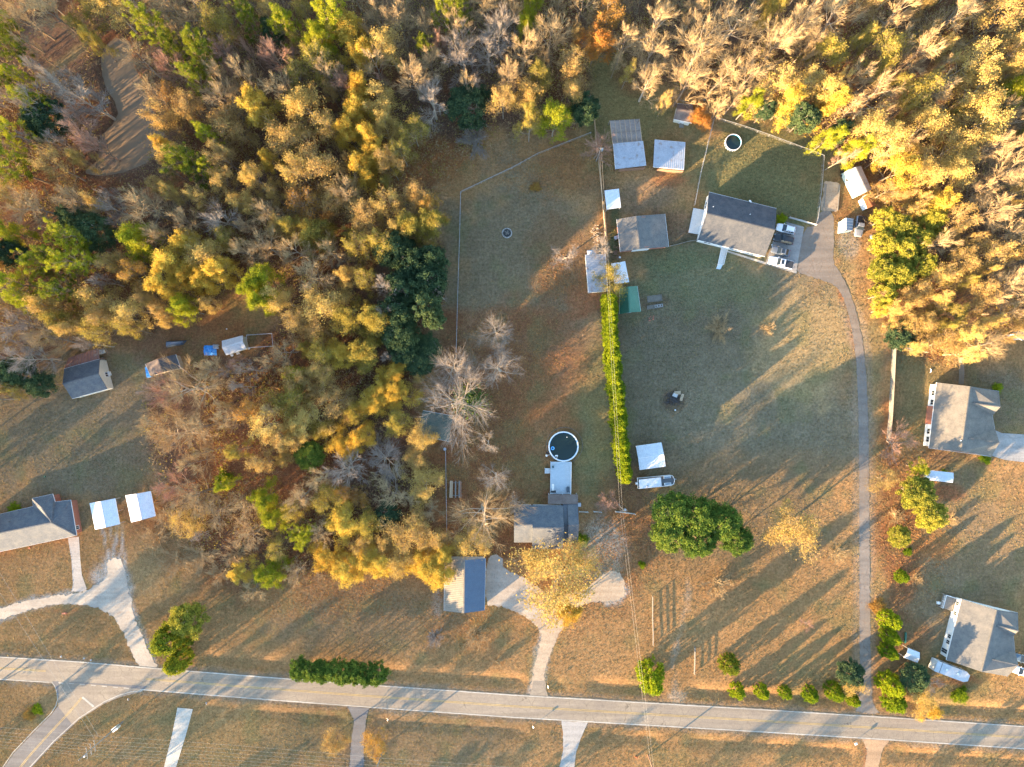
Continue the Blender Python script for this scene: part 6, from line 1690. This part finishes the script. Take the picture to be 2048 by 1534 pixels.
mb = MB(); mb.bar((4.2, 0, .6), (5.4, 0, .55), .14); mb.tube((4.8, -.15, .6), (4.8, -.15, 1.05), .15, .15, 10); gput(mb, 'drawbar', M['steel'])

# small greenhouse
he, hr = 1.9, 2.9
W_ = {k: Vector(W(*p)) for k, p in dict(r0=(1692, 436, hr), r1=(1692, 460, hr), e0=(1707, 438, he), e1=(1705, 461, he), w0=(1684, 441, he), w1=(1683, 464, he)).items()}
g = empty("greenhouse", (W_['r1'].x, W_['r1'].y, 0), "small greenhouse with glazed gable roof left of the silver pickup", "greenhouse")
for nm, (a, b, c_, d_) in (('e', ('r0', 'r1', 'e1', 'e0')), ('w', ('r0', 'r1', 'w1', 'w0'))):
    for i in range(4):
        P_ = [W_[a].lerp(W_[b], (i + .04) / 4), W_[a].lerp(W_[b], (i + .96) / 4), W_[d_].lerp(W_[c_], (i + .96) / 4), W_[d_].lerp(W_[c_], (i + .04) / 4)]
        slab(P_, [[0, 1, 2, 3]], .02).build('roof_pane', M['glazing'], g)
    for i in range(5):
        mb = MB(); mb.bar(W_[a].lerp(W_[b], i / 4), W_[d_].lerp(W_[c_], i / 4), .07); mb.build('glazing_bar', M['trim_white'], g)
mb = MB(); mb.bar(W_['r0'], W_['r1'], .09); mb.build('ridge_cap', M['trim_white'], g)
q = ccw([Vector((W_[k].x, W_[k].y)) for k in ('e0', 'e1', 'w1', 'w0')]); walls(g, q, he - .02, 'glazing', 'wall_glazing')

# ------------------------------------------------------------------ fences
def fence(name, label, line, kind, group=None, closed=False, h=1.2, postmat='galv', gap=2.8):
    P0 = W(*line[0]); root = empty(name, (P0[0], P0[1], 0), label, "fence", group)
    off = Vector((P0[0], P0[1], 0)); pts = []
    for a, b in zip(line, line[1:]):
        n = max(1, round(math.dist(a, b) * SC / gap)); pts += [(a[0] + (b[0] - a[0]) * i / n, a[1] + (b[1] - a[1]) * i / n) for i in range(n)]
    pts.append(line[-1])
    G = [Vector(W(x, y)) + Vector((0, 0, gz(x, y))) - off for x, y in pts]
    def emit(mb, nm, mat, par=None):
        me = bpy.data.meshes.new(nm); me.from_pydata(mb.v, [], mb.f); me.materials.append(M[mat]); me.update(); return link(bpy.data.objects.new(nm, me), par or root)
    pw = {'wire': .06, 'board': .12, 'rail': .14, 'white': .12}[kind]
    mb = MB()
    if kind in ('wire', ): mb.tube((0, 0, -.1), (0, 0, h + .04), .035, n=6)
    else: mb.box((0, 0, h / 2), (pw, pw, h + .1))
    me = bpy.data.meshes.new('post'); me.from_pydata(mb.v, [], mb.f); me.materials.append(M[postmat]); me.update()
    for p in G: o = link(bpy.data.objects.new('post', me), root); o.location = p
    if kind == 'wire':
        mb = MB(); ms = MB()
        for a, b in zip(G, G[1:]):
            mb.bar(a + Vector((0, 0, h)), b + Vector((0, 0, h)), .06)
            n = max(2, int((b - a).length / .22))
            for i in range(n):
                u = a.lerp(b, i / n); v = a.lerp(b, min(1, (i + 1) / n)); ms.bar(u + Vector((0, 0, .05)), v + Vector((0, 0, h)), .012); ms.bar(v + Vector((0, 0, .05)), u + Vector((0, 0, h)), .012)
        emit(mb, 'top_rail', postmat); o = emit(ms, 'wire_mesh', 'galv'); o['kind'] = 'stuff'
    elif kind == 'rail':
        for a, b in zip(G, G[1:]):
            for z in (.45, .8, 1.12): mb = MB(); mb.bar(a + Vector((0, 0, z)), b + Vector((0, 0, z)), .09, .14); emit(mb, 'rail', postmat)
    else:
        for a, b in zip(G, G[1:]):
            mb = MB(); L = (b - a).length; d = (b - a).normalized(); n = max(2, int(L / .15)); ang = math.atan2(d.y, d.x)
            for i in range(n):
                c_ = a + d * L * (i + .5) / n; mb.box((c_.x, c_.y, c_.z + h / 2), (L / n * .9, .025, h - .04 + .03 * ((i * 7) % 3)), ang)
            mb.bar(a + Vector((0, 0, h * .25)), b + Vector((0, 0, h * .25)), .05, .09); mb.bar(a + Vector((0, 0, h * .8)), b + Vector((0, 0, h * .8)), .05, .09)
            emit(mb, 'panel', postmat)
    return root
fence("wire_fence", "wire line fence bounding the mown field above the ivy clad tree", [(1181, 268), (1075, 310), (1024, 338), (922, 386), (920, 470), (917, 560), (913, 705)], 'wire', h=1.25)
fence("wire_fence", "thin wire fence running down to the metal roofed garage", [(892, 900), (893, 960), (894, 1040), (895, 1106)], 'wire', h=1.25)
fence("board_fence", "upper board fence between the field and the zinc roofed sheds", [(1188, 242), (1192, 290), (1198, 340), (1204, 400), (1210, 472)], 'board', h=1.7, postmat='wood_tan', gap=2.4)
fence("wire_fence", "wire yard fence round the green lawn with the small pool", [(1428, 238), (1490, 257), (1536, 273), (1600, 297), (1644, 314), (1640, 370), (1632, 438), (1628, 450)], 'wire', h=1.25)
fence("wire_fence", "wire fence from the orange maple to the side deck", [(1426, 240), (1415, 285), (1400, 345), (1387, 412)], 'wire', h=1.25)
fence("picket_fence", "short white fence above the white parked car", [(1577, 436), (1600, 442), (1630, 451)], 'white', h=1.1, postmat='wood_white')
fence("picket_fence", "low pale fence between the grey garage and the grey roofed house", [(1339, 493), (1360, 488), (1378, 483), (1394, 481)], 'white', h=1.1, postmat='wood_grey')
fence("picket_fence", "short white fence at the right corner of the blue and tan roofed house", [(1158, 1022), (1175, 1023)], 'white', h=1.4, postmat='wood_white')
fence("picket_fence", "short white fence panel left of the centre power pole", [(1187, 1022), (1202, 1023)], 'white', h=1.4, postmat='wood_white')
fence("picket_fence", "white fence with rails under the centre power pole", [(1230, 1022), (1250, 1024), (1269, 1027)], 'white', h=1.4, postmat='wood_white')
fence("board_fence", "tall grey board fence along the left of the enclosed right yard", [(1784, 692), (1781, 760), (1777, 830), (1773, 878)], 'board', h=1.85, postmat='wood_grey', gap=2.4)
fence("board_fence", "low board fence along the top of the enclosed right yard", [(1784, 692), (1815, 698), (1850, 705)], 'board', h=1.6, postmat='wood_grey', gap=2.4)
fence("board_fence", "short board fence above the tan roofed house", [(1917, 716), (1918, 745), (1917, 768)], 'board', h=1.85, postmat='wood_grey', gap=2.4)
fence("rail_fence", "longer split rail fence on the sunny lawn", [(1304, 1192), (1304, 1216), (1304, 1240), (1305, 1263), (1305, 1287)], 'rail', h=1.25, postmat='wood_grey', gap=3)
fence("rail_fence", "shorter split rail fence right of the longer one", [(1388, 1292), (1388, 1318), (1387, 1345)], 'rail', h=1.25, postmat='wood_grey', gap=3)
fence("dog_run", "square wire dog run beside the white dog shed", [(499, 671), (549, 668), (551, 693), (500, 696), (499, 671)], 'wire', h=1.8)
P = W(890, 898, 0); mb = MB(); torus(mb, (P[0], P[1], .35), .32, .08, 14, 6); mb.tube((P[0], P[1], 0), (P[0], P[1], .3), .26, .26, 12); tag(mb.build("fire_ring", M['steel'], None, loc=(P[0], P[1], 0)), "small dark drum ring at the head of the thin wire fence", "drum")

# ------------------------------------------------------------------ poles, wires, mail boxes
def pole(label, base, top_z, arms=(), can=True, wood='wood_grey', lean=(0, 0)):
    P = W(*base); root = empty("power_pole", (P[0], P[1], 0), label, "pole")
    def emit(mb, nm, mat, smooth=False):
        me = bpy.data.meshes.new(nm); me.from_pydata(mb.v, [], mb.f); me.materials.append(M[mat]); me.update(); return link(bpy.data.objects.new(nm, me), root)
    mb = MB(); mb.tube((0, 0, -.2), (lean[0], lean[1], top_z), .19, .11, 10); emit(mb, 'pole_shaft', wood)
    for z, L, a in arms:
        mb = MB(); d = Vector((math.cos(a), math.sin(a), 0)) * L / 2; c_ = Vector((0, 0, z)); mb.bar(c_ - d, c_ + d, .12, .12); am = emit(mb, 'crossarm', wood)
        for t in (-.95, -.45, .45, .95):
            mb = MB(); q = c_ + d * t; mb.tube(q + Vector((0, 0, .06)), q + Vector((0, 0, .28)), .05, .04, 6); me = bpy.data.meshes.new('insulator'); me.from_pydata(mb.v, [], mb.f); me.materials.append(M['steel']); link(bpy.data.objects.new('insulator', me), am)
    if can:
        mb = MB(); mb.tube((.4, .1, top_z - 2.2), (.4, .1, top_z - 1.3), .26, .26, 12); emit(mb, 'transformer', 'steel')
    return root, Vector((P[0], P[1], 0))
pole("centre power pole beside the white fence and small reddish tree", (1236.5, 1008), 9.0, [(8.6, 1.6, R(0))])
pole("power pole rising through the reddish tree on the board fence", (1192.5, 322), 9.0, [(8.7, 1.2, R(0))])
B_, bp = pole("tall power pole with crossarms in the lower left corner", (246, 1443), 16.5, [(10.8, 2.6, R(98)), (12.2, 2.6, R(98)), (13.6, 2.6, R(98))], True)
pole("power pole at the lower edge right of the pinkish tan tree", (769, 1492), 12.5, [(11.8, 2.2, R(95))], False)
pole("power pole near the lower edge under the centre wires", (1296, 1510), 9.0, [(8.7, 1.2, R(0))], True, 'wood_brown')
def wire(mb, a, b, sag, r=.022):
    n = 14; pr = None
    for i in range(n + 1):
        t = i / n; p = a.lerp(b, t); p.z -= 4 * sag * t * (1 - t)
        if pr is not None: mb.tube(pr, p, r, r, 4)
        pr = p
def wires(label, runs, r=.013):
    mb = MB()
    for pts, sag in runs:
        for a, b in zip(pts, pts[1:]): wire(mb, v3(a), v3(b), sag, r)
    o = mb.build("power_line", M['rope'], None, loc=(0, 0, 9)); tag(o, label, "power line")
wires("left wire of the pair running down over the long hedge", [([(1199, 300, 9), (1210, 480, 8.6), (1240, 1020, 8.8), (1303, 1540, 8.8), (1330, 1800, 9)], .35)])
wires("right wire of the pair running down over the long hedge", [([(1203, 300, 9), (1214, 480, 8.6), (1245, 1020, 8.8), (1308, 1540, 8.8), (1336, 1800, 9)], .35)])
wires("left cable crossing the side road mouth", [([(-260, 800, 10), (189, 1478, 9.8)], .5)], .02)
wires("right cable crossing the side road mouth", [([(-230, 780, 10), (197, 1473, 9.8)], .5)], .02)
for i, (y0, y1) in enumerate(((1457, 1491), (1467, 1499), (1474, 1507), (1480, 1515), (1486, 1522), (1493, 1529), (1498, 1535))):
    nth = ["uppermost", "second", "third", "middle", "fifth", "sixth", "lowest"][i]
    z = 13.8 - i * .55
    wires(f"{nth} of the seven parallel power wires along the lower edge", [([(-700, y0 - 60, z), (168 + i * 3, (y0 * .66 + y1 * .34) + 2, z), (760, y1 + 25, z), (1600, y1 + 92, z)], .55)])
def mailbox(label, px, py, big=False):
    P = W(px, py); g_ = empty("mailbox", (P[0], P[1], gz(px, py)), label, "mailbox", None, .2)
    def emit(mb, nm, mat): me = bpy.data.meshes.new(nm); me.from_pydata(mb.v, [], mb.f); me.materials.append(M[mat]); me.update(); return link(bpy.data.objects.new(nm, me), g_)
    mb = MB(); mb.box((0, 0, .5), (.1, .1, 1.05)); emit(mb, 'post', 'wood_grey')
    mb = MB(); mb.box((0, .12, 1.14), (.2, .52, .18)); mb.tube((0, -.14, 1.22), (0, .38, 1.22), .10, .10, 10); emit(mb, 'letter_box', 'trim_white' if big else 'steel')
    mb = MB(); mb.box((.12, .05, 1.3), (.02, .05, .22)); emit(mb, 'flag', 'metal_rust')
    if big: mb = MB(); mb.box((.38, .1, 1.05), (.26, .5, .26)); emit(mb, 'paper_box', 'trim_white')
mailbox("white mailbox pair left of the orange dirt drive", 1706, 1484, True)
mailbox("grey mailbox left of the pale straight concrete drive", 262, 1395)
mailbox("mailbox right of the pale straight concrete drive", 417, 1403)
mailbox("mailbox above the pinkish tan tree below the road", 777, 1436)
mailbox("mailbox at the mouth of the sandy gravel drive", 1096, 1370)
mailbox("mailbox below the road left of the grey concrete drive", 1067, 1450)
P = W(235.5, 1453, 0); g = empty("utility_cabinet", (P[0], P[1], 0), "pale utility cabinet beside the tall lower left power pole", "cabinet", None, R(35))
mb = MB(); mb.box((0, 0, .65), (1.5, .8, 1.3)); gput(mb, 'cabinet_box', M['siding_green']); mb = MB(); mb.quadbox([(-.8, -.45, 1.3), (.8, -.45, 1.3), (.8, .45, 1.3), (-.8, .45, 1.3)], [(-.7, -.3, 1.42), (.7, -.3, 1.42), (.7, .3, 1.42), (-.7, .3, 1.42)]); gput(mb, 'lid', M['trim_white'])

# ------------------------------------------------------------------ yard things
rg = random.Random(12)
def rock(mb, p, s):
    n = 7; z0 = p[2]
    lo = [(p[0] + s * rg.uniform(.8, 1.1) * math.cos(2 * math.pi * i / n), p[1] + s * rg.uniform(.8, 1.1) * math.sin(2 * math.pi * i / n), z0) for i in range(n)]
    hi = [(p[0] + (x - p[0]) * .6, p[1] + (y - p[1]) * .6, z0 + s * rg.uniform(.6, .9)) for x, y, _ in lo]
    mb.quadbox(lo, hi)
P = W(1014, 466); g = empty("fire_pit", (P[0], P[1], 0), "ring of pale stones round a fire pit in the fenced field", "fire pit")
for i in range(16):
    a = 2 * math.pi * i / 16; mb = MB(); rock(mb, (math.cos(a) * 1.15, math.sin(a) * 1.15, .02), .22); gput(mb, 'stone', M['stone'])
mb = MB()
for i in range(9): a = rg.uniform(0, 3.14); mb.bar((-math.cos(a) * .6, -math.sin(a) * .6, .08 + .05 * i), (math.cos(a) * .7, math.sin(a) * .6, .16 + .05 * i), .09)
gput(mb, 'firewood', M['wood_grey']); mb = MB(); mb.tube((0, 0, .02), (0, 0, .08), .95, .8, 14); gput(mb, 'ash', M['black'])
P = W(1350, 796); g = empty("burn_pile", (P[0], P[1], 0), "dark brush pile topped with pale boards on the middle lawn", "brush pile")
mb = MB()
for i in range(130):
    a = rg.uniform(0, 6.28); r_ = rg.uniform(0, 2.0); q = (r_ * math.cos(a) - .5, r_ * math.sin(a) - .2, rg.uniform(.05, .9) * (1 - r_ / 2.6)); b_ = rg.uniform(0, 6.28); L = rg.uniform(.5, 1.3)
    mb.bar(q, (q[0] + L * math.cos(b_), q[1] + L * math.sin(b_), q[2] + rg.uniform(-.05, .25)), rg.uniform(.03, .08))
gput(mb, 'branches', M['trim_dark'])
for x, y, a, l_, w_ in ((.4, 1.3, .1, 1.6, .9), (1.5, .2, 1.3, 1.8, .7), (-.2, .7, -.4, 1.2, .8)):
    t = []
    for k in range(5): mb = MB(); mb.box((x + math.cos(a + 1.57) * (k - 2) * w_ / 5, y + math.sin(a + 1.57) * (k - 2) * w_ / 5, .85 + .02 * k), (l_, w_ / 7, .04), a); gput(mb, 'board', M['wood_tan'] if x > .3 else M['wood_white'])
# vegetable beds, frames and bricks
for (x, y, l_, w_, a, lb) in ((1309, 597, 3.6, 1.5, .12, "upper grey board edged garden bed right of the green shed"), (1310, 613, 4.0, .9, .16, "lower grey board edged garden bed right of the green shed")):
    P = W(x, y); g = empty("garden_bed", (P[0], P[1], 0), lb, "garden bed", None, a)
    for (cx, cy, sx, sy) in ((0, w_ / 2, l_, .06), (0, -w_ / 2, l_, .06), (l_ / 2, 0, .06, w_ - .06), (-l_ / 2, 0, .06, w_ - .06)): mb = MB(); mb.box((cx, cy, .12), (sx, sy, .24)); gput(mb, 'edge_board', M['wood_grey'])
    mb = MB(); mb.box((0, 0, .08), (l_ - .1, w_ - .1, .14)); gput(mb, 'soil', wear("grey_garden_soil", (.11, .095, .08), (.16, .14, .11), .95, 3, 12))
    if w_ < 1:
        for k in range(3):
            for (cx, cy, sx, sy) in ((0, .28, .55, .05), (0, -.28, .55, .05), (.25, 0, .05, .5), (-.25, 0, .05, .5)): mb = MB(); mb.box((.2 + k * .68 + cx, cy, .30), (sx, sy, .10)); gput(mb, 'frame_bar', M['wood_white'])
P = W(1303, 637); g = empty("block_pile", (P[0], P[1], 0), "few scattered bricks below the garden beds", "bricks")
for k in range(11): mb = MB(); mb.box((rg.uniform(-.8, .8), rg.uniform(-.7, .7), .06), (.3, .16, .12), rg.uniform(0, 3)); gput(mb, 'brick', M['brick'])
# wood boards at the fence above the pale forked tree
P = W(913, 978); g = empty("timber_rack", (P[0], P[1], 0), "long planks laid on bearers beside the thin wire fence", "timber")
for k, (x, m_) in enumerate(((-1.5, 'wood_tan'), (-1.1, 'wood_tan'), (-.2, 'wood_grey'), (.7, 'wood_grey'), (1.1, 'wood_brown'))): mb = MB(); mb.box((x, 0, .35), (.34, 4.2, .06), -.03 + .01 * k); gput(mb, 'plank', M[m_])
for y in (-1.6, 1.6): mb = MB(); mb.box((-.2, y, .2), (3.2, .14, .24)); gput(mb, 'bearer', M['wood_grey'])
# firewood heaps left of the sheds
for (x, y, s, n_, lb) in ((1192, 472, 1.0, 60, "heap of split firewood at the board fence above the metal sheds"), (1232, 509, .8, 40, "dark jumble of scrap wood between the grey garage and the metal sheds")):
    P = W(x, y); g = empty("wood_pile", (P[0], P[1], 0), lb, "wood pile"); mb = MB(); mb.tube((-.26, 0, 0), (.26, 0, .02), .08, .07, 6)
    lo_ = gput(mb, 'log', M['wood_brown'] if s < 1 else M['wood_tan'])
    for i in range(n_):
        o_ = lo_ if i == 0 else link(lo_.copy(), g)
        o_.location = (rg.gauss(0, .7) * s, rg.gauss(0, 1.4) * s, rg.uniform(.08, .7)); o_.rotation_euler = (rg.uniform(-.3, .3), rg.uniform(-.3, .3), rg.uniform(-.9, .9))
for (x, y, s, h, m_, lb, cat_) in ((1183, 507, 1.4, .8, 'tarp_white', "white sheeted heap at the top end of the long zinc roofed shed", "covered heap"), (1232, 476.5, 1.0, .9, 'galv', "grey air conditioning unit beside the grey garage", "air conditioner"), (1239, 515.5, .5, .5, 'trim_white', "small white bucket below the scrap wood", "bucket"), (421, 701, 2.0, .7, 'tarp_blue', "crumpled blue tarpaulin heap behind the big bare tree", "tarpaulin"), (432, 694, 1.0, .7, 'metal_dull', "grey clutter above the crumpled blue tarpaulin", "clutter"), (206, 704, 1.1, .9, 'trim_white', "white appliance beside the rusty lean-to", "appliance"), (208.5, 718, .7, .8, 'galv', "round grey tub beside the corner of the left barn", "tub"), (218, 748, 1.2, .9, 'trim_white', "white box against the wall of the left barn", "box"), (465, 710, .7, .4, 'trim_white', "white bin below the white dog shed", "bin"), (477, 706, .8, .4, 'wood_white', "pale crate below the white dog shed", "crate"), (499, 697, .5, .4, 'trim_white', "white tub at the corner of the dog run", "tub"), (1686, 348, 1.3, .9, 'black', "dark lawn tractor beside the pale green barn wall", "tractor"), (1697, 371, .5, .6, 'trim_white', "white drum at the pale green barn wall", "drum"), (1682.5, 449, .9, .6, 'trim_white', "white bag beside the small greenhouse", "bag"), (1747, 475, 1.2, .5, 'metal_galv', "pale scrap heap at the edge of the yellow green evergreens", "scrap heap"), (130, 1226, 1.2, .5, 'brick', "low red and white marker at the inner edge of the gravel loop", "marker"), (1857, 741, .6, .2, 'trim_white', "white crescent shaped toy on the enclosed right lawn", "toy"), (355, 688, 1.2, .8, 'metal_blue_and_shaded', "dark blue boat shape behind the small dark roofed shed", "covered boat"), (60, 1096, .4, .3, 'brick', "red flower pot below the lower left house", "flower pot"), (1543, 490, .3, .3, 'trim_white', "white pot between the black car and the house", "pot"), (1350, 820, .3, .3, 'trim_white', "small white scrap beside the brush pile", "scrap"), (91, 953, .3, .5, 'metal_green', "green marker on the shaded left lawn", "marker"), (1272, 1513, .6, .8, 'metal_rust', "red object near the lower edge beside the centre wires", "marker"), (454, 658, .25, .3, 'trim_white', "white ball on the mown strip above the dog shed", "ball")):
    P = W(x, y); root = None
    nm = cat_.replace(' ', '_'); mb = MB()
    if cat_ in ('covered heap', 'tarpaulin', 'clutter', 'scrap heap', 'bag'):
        N_ = 9; vs = []
        for j in range(N_):
            for i in range(N_):
                u, v = i / (N_ - 1) * 2 - 1, j / (N_ - 1) * 2 - 1; rr = max(0, 1 - (u * u + v * v) * .55)
                vs.append((P[0] + u * s * .8 + rg.uniform(-.1, .1), P[1] + v * s * .6 + rg.uniform(-.1, .1), .03 + h * rr * rg.uniform(.55, 1.0)))
        mb.v = vs; mb.f = [[j * N_ + i, j * N_ + i + 1, (j + 1) * N_ + i + 1, (j + 1) * N_ + i] for j in range(N_ - 1) for i in range(N_ - 1)]
    elif cat_ == 'toy':
        for i in range(8):
            a, b = -1.2 + i * .3, -.9 + i * .3; mb.tube((P[0] + s * math.cos(a), P[1] + s * math.sin(a), .12), (P[0] + s * math.cos(b), P[1] + s * math.sin(b), .12), .04 + .1 * math.sin(i / 7 * 3.14), .04 + .1 * math.sin((i + 1) / 7 * 3.14), 6)
    elif cat_ in ('tub', 'drum', 'bucket', 'pot', 'flower pot', 'ball', 'bin'):
        mb.tube((P[0], P[1], .02), (P[0], P[1], h * .9), s * .42, s * .5, 12); mb.tube((P[0], P[1], h * .9), (P[0], P[1], h), s * .53, s * .53, 12)
    elif cat_ == 'marker':
        mb.box((P[0], P[1], h * .3), (s, .3, h * .5), .1); mb.box((P[0] + s * .3, P[1], h * .7), (.2, .2, h * .6))
    elif cat_ in ('tractor',):
        mb.box((P[0], P[1], .55), (1.5, .8, .5), -1.0); mb.box((P[0] + .2, P[1] - .4, .85), (.5, .5, .3), -1.0)
        for u, v in ((-.5, .5), (.5, .5), (-.5, -.5), (.5, -.5)): mb.tube((P[0] + u, P[1] + v, .3), (P[0] + u * 1.3, P[1] + v, .3), .3, .3, 10)
    elif cat_ == 'covered boat':
        mb.quadbox([(P[0] - 2.5, P[1] - .9, .3), (P[0] + 1.5, P[1] - .2, .3), (P[0] + 2.6, P[1] + .9, .3), (P[0] - 2.5, P[1] + .7, .3)], [(P[0] - 2.3, P[1] - .5, 1.1), (P[0] + 1.3, P[1], 1.2), (P[0] + 2.0, P[1] + .6, 1.1), (P[0] - 2.3, P[1] + .4, 1.1)])
    else:
        mb.box((P[0], P[1], h / 2 + .01), (s, s * .8, h), .3); mb.box((P[0], P[1], h + .03), (s * 1.04, s * .84, .05), .3)
    tag(mb.build(nm, M[m_], None, loc=(P[0], P[1], 0)), lb, cat_)
# blue sheet over the left end of the tool shed
mb = MB(); P_ = [v3(p) for p in ((289.5, 734, 1.6), (296, 733, 1.8), (300, 753, 1.8), (293, 755, 1.6))]
N_ = 8
for i in range(N_):
    a = P_[0].lerp(P_[3], i / N_); b = P_[1].lerp(P_[2], i / N_); c_ = P_[1].lerp(P_[2], (i + 1) / N_); d_ = P_[0].lerp(P_[3], (i + 1) / N_); k = .08 * (i % 2)
    mb.quadbox([(p.x, p.y, .3) for p in ccw([q.to_2d() for q in (a, b, c_, d_)])], [(p.x, p.y, 1.5 + k) for p in ccw([q.to_2d() for q in (a, b, c_, d_)])])
tag(mb.build("blue_tarpaulin", M['tarp_blue'], None, loc=(P_[0].x, P_[0].y, 0)), "bright blue tarpaulin hung on the left end of the small dark roofed shed", "tarpaulin")
# green garden edging strip, junction kerb stones
mb = MB(); a, b = W(1810, 1264), W(1809, 1285); mb.bar((a[0], a[1], .25), (b[0], b[1], .25), .35, .4); tag(mb.build("hedge_trough", M['metal_green'], None, loc=(a[0], a[1], 0)), "narrow bright green trough right of the three joined cypresses", "trough")
for i, (x, y) in enumerate(((168, 1317), (182, 1320), (122, 1313))):
    P = W(x, y); mb = MB(); rock(mb, (P[0], P[1], gz(x, y)), .28); tag(mb.build("verge_stone", M['stone'], None, loc=(P[0], P[1], 0)), ["pale stone on the verge, rightmost but one above the junction", "pale stone on the verge, rightmost above the junction", "pale stone on the verge, leftmost above the junction"][i], "stone")
for k, (x, y, a, lb) in enumerate((((1649.5), 395, 0, "left timber edge of the weedy gravel strip"), (1677, 395, 0, "right timber edge of the weedy gravel strip"))):
    P = W(x, y); mb = MB(); mb.box((P[0], P[1], .12), (.2, 6.5, .22), R(-5)); tag(mb.build("timber_edging", M['wood_grey'], None, loc=(P[0], P[1], 0)), lb, "edging")
P = W(205, 1223)
